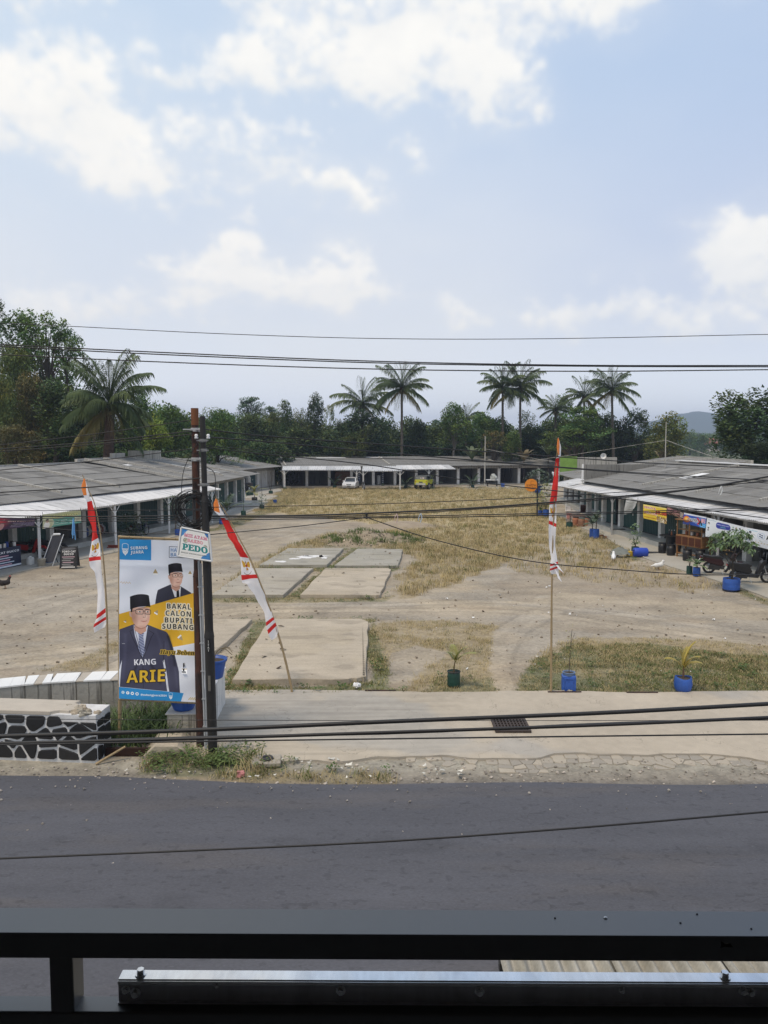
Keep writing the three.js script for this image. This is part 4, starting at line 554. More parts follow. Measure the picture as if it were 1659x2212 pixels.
    man(735, 575, .70, { suit: '#23242f', frame: '#5a3b34', both: true, smile: 96, body: (q, L2) => { L2('#373848', () => { q.moveTo(-92, 120); q.lineTo(-300, 220); q.quadraticCurveTo(-330, 330, -345, 470); q.lineTo(300, 470); q.lineTo(262, 250); q.lineTo(92, 150); }); L2('#eef0f6', () => { q.moveTo(-80, 128); q.lineTo(-20, 330); q.lineTo(70, 330); q.lineTo(88, 150); q.lineTo(50, 180); }); L2('#15151c', () => { q.moveTo(14, 212); q.lineTo(52, 212); q.lineTo(62, 360); q.lineTo(10, 340); }); q.strokeStyle = '#14151b'; q.lineWidth = 5; q.beginPath(); q.moveTo(-80, 130); q.lineTo(-30, 340); q.moveTo(90, 152); q.lineTo(78, 330); q.stroke(); } });
    g.restore();
    // first man
    poly('#4a4a60', [245, 1150], [84, 1215], [84, 1700], [96, 1640], [112, 1580], [90, 1912], [636, 1940], [582, 1580], [600, 1560], [660, 1946], [784, 1952], [770, 1700], [700, 1420], [640, 1250], [620, 1225], [412, 1150]);
    { const fold = (x0, y0, x1, y1, w, c) => { g.save(); g.strokeStyle = c; g.lineWidth = w; g.filter = 'blur(9px)'; g.beginPath(); g.moveTo(x0, y0); g.quadraticCurveTo((x0 + x1) / 2 + 18, (y0 + y1) / 2, x1, y1); g.stroke(); g.restore(); }; fold(640, 1270, 720, 1640, 26, 'rgba(18,18,28,.65)'); fold(600, 1330, 650, 1900, 20, 'rgba(110,110,140,.35)'); fold(150, 1260, 120, 1820, 34, 'rgba(110,112,140,.30)'); fold(300, 1560, 200, 1850, 26, 'rgba(20,20,30,.5)'); fold(420, 1580, 560, 1860, 24, 'rgba(20,20,30,.45)'); fold(690, 1520, 750, 1900, 16, 'rgba(120,120,150,.35)'); fold(500, 1220, 560, 1420, 24, 'rgba(110,112,140,.28)'); }
    man(320, 1035, 1.0, { suit: '#2d2c3a', frame: '#1b1517', both: false, smile: 80, body: (q, L2) => { L2('#dfe3f3', () => { q.moveTo(-84, 118); q.lineTo(-60, 260); q.lineTo(26, 520); q.lineTo(70, 300); q.lineTo(92, 120); q.lineTo(20, 210); }); L2('#3f4f86', () => { q.moveTo(-28, 205); q.lineTo(46, 205); q.lineTo(36, 260); q.lineTo(58, 440); q.lineTo(28, 520); q.lineTo(-24, 400); q.lineTo(-14, 260); }); q.save(); q.beginPath(); q.moveTo(-28, 205); q.lineTo(46, 205); q.lineTo(36, 260); q.lineTo(58, 440); q.lineTo(28, 520); q.lineTo(-24, 400); q.lineTo(-14, 260); q.clip(); q.strokeStyle = '#d6dbee'; q.lineWidth = 7; for (let i = 0; i < 20; i++) { q.beginPath(); q.moveTo(-60, 235 + i * 19); q.lineTo(80, 175 + i * 19); q.stroke(); } q.restore(); q.strokeStyle = '#191822'; q.lineWidth = 5; q.beginPath(); q.moveTo(-80, 120); q.lineTo(28, 520); q.moveTo(94, 118); q.lineTo(34, 520); q.lineTo(40, 880); q.moveTo(-84, 180); q.lineTo(-120, 200); q.lineTo(-100, 250); q.lineTo(20, 520); q.moveTo(100, 180); q.lineTo(160, 215); q.lineTo(130, 260); q.lineTo(40, 510); q.moveTo(275, 300); q.lineTo(270, 560); q.stroke(); q.fillStyle = '#c9cbd4'; q.fillRect(-205, 348, 32, 5); } });
    const bt = (t, x, y, px, f, rim, w, font = 'sans-serif') => { g.font = `bold ${px}px ${font}`; g.lineJoin = 'round'; g.lineWidth = w; g.strokeStyle = rim; g.strokeText(t, x, y); g.fillStyle = f; g.fillText(t, x, y); };
    g.textAlign = 'center'; g.letterSpacing = '7px'; for (const [t, x, y] of [['BAKAL', 772, 948], ['CALON', 768, 1032], ['BUPATI', 768, 1114], ['SUBANG', 764, 1190]]) { bt(t, x, y, 84, '#16151b', '#f6ecd2', 24); } g.letterSpacing = '0px';
    g.save(); g.translate(790, 1490); g.rotate(-.02); g.font = 'italic bold 66px serif'; g.lineWidth = 16; g.strokeStyle = '#c9a840'; g.strokeText('Hayu Bebenah', 0, 0); g.fillStyle = '#0f0e12'; g.fillText('Hayu Bebenah', 0, 0); g.restore();
    g.save(); g.translate(380, 1632); g.rotate(-.08); bt('KANG', 0, 0, 96, '#f2f3f8', '#4c4b66', 10); g.restore();
    g.save(); g.translate(392, 1842); g.rotate(-.085); g.transform(1, 0, -.1, 1, 0, 0); bt('ARIE', 0, 0, 204, '#f7c93c', '#17161c', 18); g.restore();
    poly('#2f97da', [80, 1915], [825, 1952], [792, 2060], [80, 2060]);
    g.fillStyle = '#fff'; [126, 181, 235, 290].forEach((x, i) => { g.globalAlpha = i ? 1 : .75; g.beginPath(); g.arc(x, 1978 + i * 3, 19, 0, 7); g.fill(); }); g.globalAlpha = 1; g.fillStyle = '#2f97da'; g.font = 'bold 30px sans-serif'; g.fillText('f', 181, 1992); g.fillRect(226, 1978, 18, 12); g.fillRect(280, 1980, 20, 14);
    g.fillStyle = '#fff'; g.font = 'bold 33px sans-serif'; g.fillText('@subangjuara2024', 480, 2005); mask(676, 1995, .55);
    g.strokeStyle = '#d8c48f'; g.lineWidth = 12; for (let i = 0; i < 5; i++) { g.beginPath(); g.moveTo(880 + i * 24, 2030); g.lineTo(908 + i * 24, 2000); g.stroke(); }
    g.restore();
  });
  const bil = (u, v) => { const a = L[0].clone().lerp(L[1], u), b = L[3].clone().lerp(L[2], u), p = a.lerp(b, v), f = Math.sin(u * Math.PI) * Math.sin(v * Math.PI); p.z += .03 - .035 * f + .011 * Math.sin(u * 11 + v * 5) * (.3 + f) + .006 * Math.sin(v * 31 + u * 7) + .010 * Math.sin((u - v * .45) * 26) * Math.exp(-v * 5) + .012 * Math.exp(-Math.abs(v - .16) * 60); return p; };
  // the cloth has a torn square hole low on its right side
  const n = 45, m = 96, hu = [36, 38], hv = [76, 78]; const g = sheet(n, m, bil); { const uv = g.attributes.uv; for (let i = 0; i < uv.count; i++) uv.setY(i, 1 - uv.getY(i)); const old = g.index.array, keep = []; for (let j = 0; j < m; j++) for (let i = 0; i < n; i++) { if (i >= hu[0] && i <= hu[1] && j >= hv[0] && j <= hv[1]) continue; const k = (j * n + i) * 6; for (let q = 0; q < 6; q++) keep.push(old[k + q]); } g.setIndex(keep); }
  part(o, 'printed_cloth', g, std(1, 1, 1, .45, { map: print, side: THREE.DoubleSide }));
  const fl = sheet(3, 4, (u, v) => { const p = bil(lerp(36.2 / n, 38.6 / n, u), lerp(78.6 / m, 76.4 / m, v)); p.z += .012 + v * .05; p.y -= v * .02; return p; }); part(o, 'torn_flap', fl, std(.75, .75, .76, .7, { side: THREE.DoubleSide }));
  part(o, 'stick_end', rod(bil(.815, .81).add(V(0, 0, -.05)), bil(.83, .775).add(V(0, .06, .03)), .016, .013), M.black);
  const P = (u, v, z = 0) => { const a = L[0].clone().lerp(L[1], u), b = L[3].clone().lerp(L[2], u); const q = a.lerp(b, v); q.z += z; return q; };
  part(o, 'bamboo_post', rod([P(-.005, 1, -.03).x - .02, 0, -.03], P(-.012, -.02, -.03), .036, .03, 10), M.bamboo);
  part(o, 'bamboo_post', rod([P(1, 1, -.05).x + .02, 0, -.06], P(1.0, -.01, -.05), .03, .026, 10), M.bamboo);
  part(o, 'bamboo_rail', rod(P(-.03, -.012, -.01), P(1.02, -.006, -.01), .026, .022, 10), M.bamboo); part(o, 'bamboo_rail', rod(P(-.01, 1.008, -.01), P(1.01, 1.01, -.01), .022, .02, 10), M.bamboo); part(o, 'bamboo_rail', rod(P(-.05, .45, -.06), P(1.02, .47, -.06), .022, .02, 10), M.bamboo);
}
// ---------------------------------------------------------------- blue bowls on the pillars
{
  const bowl = (name, label, p, R, h, ribs) => { const o = thing(name, label, 'flower pot', p); const pr = [[.0, 0], [R * .62, 0], [R * .66, .02], [R * .9, h * .8], [R * .93, h * .86], [R, h * .88], [R * 1.02, h], [R * .93, h], [R * .86, h * .8], [0, h * .78]]; const g = lathe(pr, 36), q = g.attributes.position; for (let i = 0; i < q.count; i++) { const x = q.getX(i), z = q.getZ(i), a = Math.atan2(z, x), k = q.getY(i) < h * .85 && q.getY(i) > .01 ? 1 + ribs * Math.cos(a * 18) : 1; q.setX(i, x * k); q.setZ(i, z * k); } g.computeVertexNormals(); part(o, 'pot', g, M.blue2); part(o, 'soil', cyl(R * .9, R * .9, .02, 20, 0, h * .8, 0), M.soil); return o; };
  const p1 = atDepth(397, 1535, 15.62); bowl('flower_pot', 'wide low blue bowl standing on the short cream pillar', [p1.x, .55, p1.z], .31, .30, .015);
  const p2 = atDepth(462, 1447, 16.7), o = bowl('flower_pot', 'tall blue flower pot on the white block behind the poles', [p2.x, .87, p2.z], .29, .42, .01);
  part(o, 'palm_shoot', merge([tube([[.02, .3, 0], [.06, .55, .02], [.22, .66, .05], [.42, .52, .08]], .007, 12, 5), ...Array.from({ length: 22 }, (_, i) => { const t = .3 + i / 22 * .68, x = lerp(.02, .42, t), y = .3 + Math.sin(t * 2.2) * .4 * (1.25 - .35 * t) - .02, s = i % 2 ? 1 : -1; return rod([x, y, .06 * t], [x + .05, y - .03, .06 * t + s * .09], .006, .001, 4); })]), std(.16, .12, .05, .8));
}
// ---------------------------------------------------------------- three tall pennants on bamboo poles
const flagTex = canvasTex(256, 2048, (g) => {       // bands of the pennant from its tip down
  const W = 256, H2 = 2048, y = (t) => t * H2, wave = (t0, t1, c, sl = 0) => { g.fillStyle = c; g.beginPath(); g.moveTo(0, y(t0) + sl); g.lineTo(W, y(t0) - sl); g.lineTo(W, y(t1) - sl); g.lineTo(0, y(t1) + sl); g.fill(); };
  g.fillStyle = '#f0eff2'; g.fillRect(0, 0, W, H2);
  wave(-.05, .085, '#f0883a', 0); g.fillStyle = '#f0eff2'; g.beginPath(); g.moveTo(W, 0); g.lineTo(W, y(.14)); g.lineTo(W * .3, y(.14)); g.lineTo(W * .62, y(.06)); g.fill();
  wave(.135, .44, '#d8231f', 10);
  // gold eagle emblem
  g.save(); g.translate(128, y(.50)); g.fillStyle = '#dca93a'; for (const s of [-1, 1]) { g.beginPath(); g.moveTo(s * 12, -20); g.quadraticCurveTo(s * 60, -70, s * 96, -62); g.quadraticCurveTo(s * 104, -10, s * 70, 40); g.lineTo(s * 16, 30); g.fill(); } g.fillStyle = '#a5702a'; g.beginPath(); g.ellipse(0, -40, 14, 20, 0, 0, 7); g.fill(); g.fillStyle = '#b23a2c'; g.beginPath(); g.moveTo(-22, -14); g.lineTo(22, -14); g.lineTo(20, 24); g.lineTo(0, 42); g.lineTo(-20, 24); g.fill(); g.fillStyle = '#f3e9d8'; g.fillRect(-20, -12, 20, 16); g.fillStyle = '#c98f36'; g.beginPath(); g.moveTo(-14, 44); g.lineTo(14, 44); g.lineTo(24, 82); g.lineTo(-24, 82); g.fill(); g.strokeStyle = '#8d6a4a'; g.lineWidth = 7; g.beginPath(); g.arc(0, 62, 80, .5, 2.64); g.stroke(); g.restore();
  wave(.572, .60, '#d8231f', -26); wave(.878, .90, '#d8231f', 26); wave(.925, .948, '#d8231f', 26);
});
const flagMat = new THREE.MeshPhysicalMaterial({ map: flagTex, roughness: .8, transmission: .25, thickness: 0, side: THREE.DoubleSide });
function pennant(label, pole, rows, d, baseY, endStrips) {
  const Pp = pole.map(([x, y], i) => atDepth(x, y, d + .02 * Math.sin(i))), base = Pp[Pp.length - 1].clone(); base.y = baseY;
  const o = thing('flag', label, 'flag', base, 0, 'red and white pennants on bamboo poles');
  const loc = Pp.map((p) => p.clone().sub(base)); loc.push(V(0, -.05, 0)); const cv = new THREE.CatmullRomCurve3(loc), n = 60, g = new THREE.TubeGeometry(cv, n, 1, 8), pos = g.attributes.position, P = V(0, 0, 0);
  for (let i = 0; i <= n; i++) { cv.getPointAt(i / n, P); const knot = (i % 5 === 0) ? 1.14 : 1, r = lerp(.009, .030, i / n) * knot; for (let j = 0; j <= 8; j++) { const k = i * 9 + j; pos.setXYZ(k, P.x + (pos.getX(k) - P.x) * r, P.y + (pos.getY(k) - P.y) * r, P.z + (pos.getZ(k) - P.z) * r); } } g.computeVertexNormals();
  part(o, 'bamboo_pole', g, M.bamboo);
  // cloth: rows of [t, y, left x, right x] down the pennant
  const cl = sheet(10, 110, (u, v) => {
    let i = 0; while (i < rows.length - 2 && v > rows[i + 1][0]) i++; const a = rows[i], b = rows[i + 1], t = clamp((v - a[0]) / (b[0] - a[0])), s = t * t * (3 - 2 * t) * .5 + t * .5, y = lerp(a[1], b[1], t), xl = lerp(a[2], b[2], s), xr = lerp(a[3], b[3], s), tw = lerp(a[4] ?? 0, b[4] ?? 0, s), sl = lerp(a[5] ?? 0, b[5] ?? 0, s);
    const p = atDepth(lerp(xl, xr, u), y + sl * (u - .5), d); p.sub(base); const w = (xr - xl) / F * d; p.z += .02 + (.5 - u) * tw * .25 + .10 * w * Math.sin(u * 5.2 + v * 14) + .02 * Math.sin(v * 23); return p;
  });
  { const uv = cl.attributes.uv; for (let i = 0; i < uv.count; i++) uv.setY(i, 1 - uv.getY(i)); }
  part(o, 'pennant', cl, flagMat);
  for (const st of endStrips) { const q = sheet(2, 4, (u, v) => { const p = atDepth(lerp(lerp(st[0], st[2], v), lerp(st[1], st[3], v), u), lerp(st[4], st[5], v) + (u - .5) * st[6], d); p.sub(base); p.z += .05 + .03 * v; return p; }); part(o, 'tail_strip', q, st[7] ? new THREE.MeshPhysicalMaterial({ color: new THREE.Color().setRGB(.62, .03, .025), roughness: .8, side: THREE.DoubleSide, transmission: .2, thickness: 0 }) : std(.80, .79, .81, .8, { side: THREE.DoubleSide })); }
  return o;
}
pennant('pennant flag on a curved bamboo pole behind the grey wall, left of the campaign banner', [[178, 1026], [183, 1036], [192, 1060], [203, 1084], [211, 1120], [217.7, 1158], [225, 1226], [231.5, 1343], [232.5, 1446]],
  [[0, 1034, 181, 184, 0, 0], [.04, 1052, 177, 190], [.085, 1070, 182, 194], [.14, 1084, 189, 200], [.25, 1118, 191, 207, .2], [.32, 1137, 199, 209, 0], [.38, 1150, 199, 211, -.3], [.44, 1166, 197, 213, -.3, -6], [.5, 1183, 195, 217, -.2, -8], [.56, 1199, 193, 219, -.2, -10], [.62, 1216, 195, 221, -.2, -12], [.68, 1238, 206, 221, 0, 2], [.8, 1285, 211, 226, 0], [.9, 1330, 210, 229, 0, -4], [.96, 1350, 203, 230, 0, -10], [1, 1360, 205, 227, 0, -12]], 19, -.04,
  []);
pennant('pennant flag on the bamboo pole leaning left in front of the largest slab', [[464, 1068], [470, 1080], [488, 1108], [510, 1150], [523, 1174], [537, 1200], [562.5, 1260], [592, 1341], [608, 1394], [622, 1450], [631, 1496]],
  [[0, 1078, 466, 470, 0, 4], [.04, 1093, 462, 477, 0, 8], [.085, 1108, 464, 486, 0, 10], [.14, 1122, 477, 496, 0, 10], [.28, 1160, 492, 513, .2, 8], [.36, 1182, 507, 525, .1, 6], [.44, 1204, 518, 537, 0, 6], [.5, 1220, 521, 543, 0, 4], [.56, 1238, 522, 550, 0, -6], [.6, 1250, 524, 556, 0, -14], [.63, 1258, 535, 560, 0, -6], [.72, 1290, 552, 574, 0, 0], [.84, 1326, 572, 588, 0, 0], [.92, 1350, 576, 596, 0, -8], [.97, 1368, 581, 601, 0, -8], [1, 1380, 587, 597, 0, -6]], 18.3, -.03, []);
pennant('pennant flag on the upright bamboo pole at the pavement beside the blue jerrycan', [[1206, 944], [1205, 960], [1203, 985], [1200.5, 1020], [1198, 1070], [1196.5, 1110], [1194, 1180], [1192, 1272], [1191, 1400], [1190, 1498]],
  [[0, 947, 1204, 1207], [.05, 967, 1201, 1212, .3], [.09, 985, 1204, 1212, .5], [.14, 990, 1200, 1207], [.24, 1020, 1197, 1206], [.36, 1060, 1191, 1204], [.44, 1088, 1187, 1202], [.5, 1104, 1186, 1202], [.56, 1124, 1185, 1201], [.62, 1140, 1184, 1200], [.74, 1176, 1186, 1199], [.84, 1206, 1190, 1203], [.88, 1216, 1188, 1205], [.96, 1232, 1187, 1206], [1, 1240, 1191, 1207]], 18.26, .02,
  [[1193, 1203, 1205, 1216, 1214, 1232, 8, 0], [1196, 1206, 1212, 1219, 1222, 1240, 10, 1], [1197, 1204, 1204, 1212, 1232, 1252, 8, 0]]);

// ---------------------------------------------------------------- overhead wires
function wire(label, list, d, r, sagw) { const d0 = d[0] ?? d, d1 = d[1] ?? d, x0 = list[0][0], x1 = list[list.length - 1][0]; const pts = list.map(([x, y]) => atDepth(x, y, lerp(d0, d1, (x - x0) / (x1 - x0)))); const ext = (a, b) => a.clone().addScaledVector(a.clone().sub(b).normalize(), 9); if (x0 < -50) pts.unshift(ext(pts[0], pts[1])); if (x1 > 1700) pts.push(ext(pts[pts.length - 1], pts[pts.length - 2])); return single('wire', label, 'wire', tube(pts, r, Math.max(24, list.length * 10), 6), M.wire); }
wire('highest and thinnest wire across the sky', [[-60, 695], [155, 705], [480, 721], [800, 731], [1150, 732], [1720, 721]], 12, .0055);
wire('upper of the close pair of wires across the sky', [[-60, 741], [300, 759], [800, 780], [1250, 789], [1720, 789.5]], 9, .0072);
wire('lower of the close pair of wires across the sky', [[-60, 745], [300, 763.5], [800, 783.5], [1250, 791], [1720, 792.5]], 9.1, .0072);
wire('lowest of the four wires across the sky', [[-60, 763], [300, 780], [800, 797], [1250, 802], [1720, 798]], 9, .0068);
wire('thickest black cable low over the pale pavement', [[-60, 1592], [400, 1578], [867, 1557.5], [1300, 1540], [1720, 1517]], 6, .0165);
wire('middle black cable low over the pale pavement', [[-60, 1607], [400, 1596], [867, 1581], [1300, 1566], [1720, 1547]], 6.2, .0135);
wire('thin black cable twisted along the middle cable over the pavement', [[-60, 1609], [400, 1593], [867, 1583.5], [1300, 1563], [1720, 1551]], 6.24, .009);
wire('lowest thin black wire over the pale pavement', [[-60, 1610], [400, 1602], [867, 1595.5], [1300, 1590], [1720, 1585]], 6.1, .0062);
wire('hair thin wire over the stone parapet and the pavement', [[-60, 1552.5], [542, 1556], [1100, 1556.5], [1720, 1556]], 9, .0035);
wire('single wire slanting across the asphalt road', [[-60, 1857], [420, 1837], [829, 1818], [1250, 1788], [1720, 1748]], 5, .0066);
const rightRun = [['wire running right from the top clamp of the poles', [[440, 927], [542, 939], [800, 958], [1111, 980], [1400, 1000], [1720, 1015]], .012, [14.9, 20]], ['wire running right from the second clamp of the poles', [[440, 944], [542, 951], [800, 975], [1111, 1001], [1400, 1023], [1720, 1041]], .012, [14.9, 20]], ['wire falling right past the shop roof from the twisted stays', [[445, 966], [542, 978], [780, 1002], [1030, 1041], [1250, 1066], [1720, 1128]], .010, [14.9, 18]], ['thin wire dropping right over the right shop roof', [[440, 962], [700, 985], [1030, 997], [1328, 1020], [1720, 1048]], .007, [14.9, 18]],
  ['thin brown wire rising right over the dry field', [[445, 1096], [760, 1090], [1084, 1078], [1328, 1064], [1720, 1036]], .008, 14.9], ['thick twisted cable bundle rising right over the dry field', [[452, 1115], [620, 1114], [791, 1109], [1030, 1097], [1328, 1073.5], [1500, 1056], [1720, 1019]], .018, 14.9], ['wire slung just under the thick cable bundle', [[452, 1120], [791, 1113], [1030, 1100], [1328, 1077], [1720, 1030]], .009, 14.95], ['upper of two level wires over the rubble heap', [[452, 1119], [791, 1116.5], [1030, 1112], [1328, 1106], [1720, 1094]], .010, 14.9], ['lower of two level wires over the rubble heap', [[452, 1123.5], [791, 1119], [1030, 1116], [1328, 1109.5], [1720, 1099]], .010, 14.92],
  ['wire falling left from the cable knot to the food sign', [[793, 1118], [650, 1136], [451, 1155]], .009, 14.8], ['wire sagging right from the cable knot over the dirt', [[793, 1118], [921, 1161], [1138, 1211], [1330, 1230], [1500, 1241], [1720, 1241]], .010, 14.8]];
for (const [l, p, r, d] of rightRun) { if (p[0][0] > p[p.length - 1][0]) p.reverse(); wire(l, p, d, r); }
const leftRun = [['wire running left from the top clamp of the rusty pole', [[-60, 968], [200, 938], [415, 907]], .009], ['upper wire of the middle pair left of the rusty pole', [[-60, 974], [200, 955], [416, 931]], .011], ['lower wire of the middle pair left of the rusty pole', [[-60, 980], [200, 960], [416, 938]], .011], ['wire over the left shop roof to the rusty pole', [[-60, 1021], [200, 996], [418, 969]], .009], ['thick wire across the left shop roof', [[-60, 1067], [200, 1052], [400, 1036], [432, 1033]], .013],
  ['uppermost of the level wires in front of the left shops', [[-60, 1103.5], [200, 1102.5], [395, 1102]], .006], ['second of the level wires in front of the left shops', [[-60, 1113], [200, 1116], [395, 1114]], .012], ['third of the level wires in front of the left shops', [[-60, 1118], [200, 1121], [395, 1119.5]], .008], ['lowest of the level wires in front of the left shops', [[-60, 1124], [200, 1126], [395, 1124]], .007], ['slack wire drooping before the left shops to the pole', [[-60, 1124], [60, 1136], [200, 1149], [330, 1153], [430, 1153]], .007]];
for (const [l, p, r] of leftRun) wire(l, p, 14.9, r);
{ const k = atDepth(792, 1114, 14.85), o = thing('cable_knot', 'black tape knot joining the wires above the rubble heap', 'cable knot', k); part(o, 'tape', merge([rod([0, -.06, 0], [0, .05, 0], .02), rod([-.06, -.02, .01], [.06, -.045, .01], .014)]), M.wire); }
for (const [x, y, l, c] of [[857, 1110, 'pale rag tied on the cable bundle over the rubble', [.6, .45, .42]], [909, 1109, 'bluish string hanging from the cable bundle', [.45, .55, .65]], [1558, 1050, 'white string hanging from the cable over the right shop roof', [.7, .72, .72]]]) { const p = atDepth(x, y, 14.88); single('rag', l, 'string', merge([tube([p, V(p.x + .02, p.y - .08, p.z), V(p.x - .01, p.y - .17, p.z)], .009, 8, 5), tube([p, V(p.x - .03, p.y - .05, p.z + .02), V(p.x - .05, p.y - .14, p.z + .01)], .007, 8, 5)]), std(...c, .8)); }
{ const p = atDepth(158, 1120, 14.8), ps = []; const r = rng(3); for (let i = 0; i < 6; i++) ps.push(tube([p, V(p.x + (r() - .5) * .06, p.y - .15, p.z + (r() - .5) * .05), V(p.x + (r() - .5) * .1, p.y - .3 - r() * .12, p.z)], .009, 8, 5)); single('rag', 'light blue plastic string tied to the wires before the left shops', 'string', merge(ps), std(.15, .38, .68, .6)); }

// ---------------------------------------------------------------- balcony: railing, galvanised bar, and the house the photograph is taken from
{
  const z0 = -.80, roll = -.0052, yT = atDepth(829, 2019, .8).y, yTb = atDepth(829, 2074, .8).y, zF = onGround(829, 1964, yT).z, hT = yT - yTb, dT = z0 - zF;
  const yL = atDepth(829, 2191, .8).y, zLF = onGround(829, 2152, yL).z;
  const blackPaint = new THREE.MeshPhysicalMaterial({ color: C3(.040, .042, .0435), roughness: .38, ior: 2.1, map: rep(T.blotch, 3, 1) });
  const o = thing('balcony_railing', 'black painted steel balcony railing across the bottom of the view', 'railing', [0, yT, z0]); o.rotation.z = roll;
  part(o, 'top_rail', metric(rbox(5, hT, dT, .0012, 0, -hT / 2, -dT / 2), 1), blackPaint);
  part(o, 'lower_rail', metric(rbox(5, .035, z0 - zLF, .003, 0, yL - yT - .0175, (zLF - z0) / 2), 1), blackPaint);
  const pA = atDepth(107, 2130, .8).x, pB = atDepth(158, 2130, .8).x; part(o, 'post', metric(rbox(pB - pA, yTb - yL + .004, .03, .002, (pA + pB) / 2, (yTb + yL) / 2 - yT, -.016), 1), blackPaint); for (const x of [pA - 1.05, pA + 1.25, pA + 2.4]) part(o, 'post', metric(rbox(pB - pA, yTb - yL + .004, .03, .002, x, (yTb + yL) / 2 - yT, -.016), 1), blackPaint);
  for (const [x, y, c] of [[1308, 1981, 1], [1199, 1982, 0], [1470, 1991, 0], [1623, 2003, 0], [1506, 1972, 0]]) { const p = onGround(x, y, yT); part(o, c ? 'screw' : 'dirt_speck', new THREE.SphereGeometry(c ? .0022 : .0012, 8, 6).scale(1, .6, 1), c ? M.steel : M.dark).position.set(p.x, p.x * .0052 - p.x * .0052 + .0005, p.z - z0); }
  const leaf = onGround(1566, 2026, yT); part(o, 'dry_leaf', jitter(new THREE.PlaneGeometry(.012, .005, 3, 2), .003, 5), std(.04, .03, .02, .9, { side: THREE.DoubleSide })).position.set(leaf.x, -.003, leaf.z - z0 + .004);
  // galvanised channel lying on the lower rail
  const zb = -.816, xa = atDepth(255, 2120, .816).x, xb = xa + .745, top = atDepth(829, 2117, .816).y, bot = yL + .0005, bt = onGround(829, 2096, top).z;
  const gal = std(.95, .96, .98, .34, { metalness: .8, map: rep(T.blotch, 4, 1), roughnessMap: rep(T.rough, 2, 1) }), galD = std(.62, .62, .66, .4, { metalness: .5, map: rep(T.blotch, 4, 1) });
  const b = thing('steel_channel', 'galvanised steel channel bar with bolts lying on the lower rail', 'metal bar', [xa, top, zb]); b.rotation.z = roll;
  const Lb = xb - xa, hb = top - bot;
  part(b, 'channel_top', metric(rbox(Lb, .0018, zb - bt, .0006, Lb / 2, 0, (bt - zb) / 2), 1), gal); part(b, 'channel_lip', metric(rbox(Lb, .004, .0015, .0005, Lb / 2, -.0022, .0012), 1), gal); part(b, 'channel_side', metric(rbox(Lb, hb - .002, .0016, .0005, Lb / 2, -hb / 2, -.001), 1), galD); part(b, 'channel_foot', metric(rbox(Lb, .0015, .004, .0005, Lb / 2, -hb + .0022, .0015), 1), galD);
  part(b, 'end_plate', metric(rbox(.002, hb, zb - bt, .0006, .001, -hb / 2, (bt - zb) / 2), 1), galD);
  const hex = merge([cyl(.0062, .0062, .0012, 18), cyl(.0042, .0040, .0052, 6, 0, .001, 0)]);
  for (const px of [304, 1566]) { const p = onGround(px, 2106, top); part(b, 'bolt', hex, gal).position.set(p.x - xa, .001, p.z - zb); }
  const side = hex.clone().rotateX(Math.PI / 2); for (const [px, py, s] of [[736, 2139, .9], [1036, 2141, .9], [468, 2128, .55], [1344, 2139, .6], [272, 2137, .8], [293, 2144, .95], [1605, 2140, .8], [1622, 2143, .8]]) { const p = atDepth(px, py, .815), q = part(b, 'bolt', side, gal); q.position.set(p.x - xa, p.y - top + (p.x - xa) * .0052, .0002); q.scale.setScalar(s); }
  // the house behind the lens: floor, back wall, ceiling over the balcony, front wall below
  struct('balcony_floor', metric(box(7, .2, 2.4, 0, 4.36, .35)), std(.12, .11, .1, .8)); struct('balcony_wall', metric(box(7, 3.2, .2, 0, 5.9, 1.65)), std(.10, .095, .09, .9)); struct('balcony_ceiling', metric(box(7, .15, 2.7, 0, 7.36, .2)), std(.12, .115, .11, .9)); struct('balcony_wall', merge([box(.15, 3, 2.3, -3.45, 5.78, .35), box(.15, 3, 2.3, 3.45, 5.78, .35)]), std(.10, .095, .09, .9)); struct('house_wall', metric(box(7, 4.2, .2, 0, 2.15, -.6)), std(.45, .43, .39, .9, { map: rep(T.stained, .4) }));
  // corrugated canopy over the ground floor, lower right
  const yR = 3.1, l = onGround(1083, 2078, yR), cv = thing('corrugated_canopy', 'weathered grey corrugated canopy roof below the balcony, lower right', 'canopy', [l.x, yR, l.z + .22]);
  const mm = [std(.50, .475, .42, .9, { map: rep(T.sheetroof, 1.3, .7), side: THREE.DoubleSide }), std(.45, .425, .37, .9, { map: rep(T.sheetroof, 1.1, .8), side: THREE.DoubleSide })]; mm[1].map.offset.set(.4, .3);
  for (let i = 0; i < 4; i++) { const w = .62, g = sheet(72, 4, (u, v) => [u * w * 1.06, .030 * Math.sin(u * 6.283 * 7), lerp(-.42, 2.2, v)], w, 2); const s = part(cv, 'roof_sheet', g, mm[i % 2]); s.position.set(i * w, .004 + i * .004, i % 2 * .02); s.rotation.x = -.06; }
  part(cv, 'rafter', box(2.5, .06, .05, 1.25, -.08, -.3), M.dark);
}
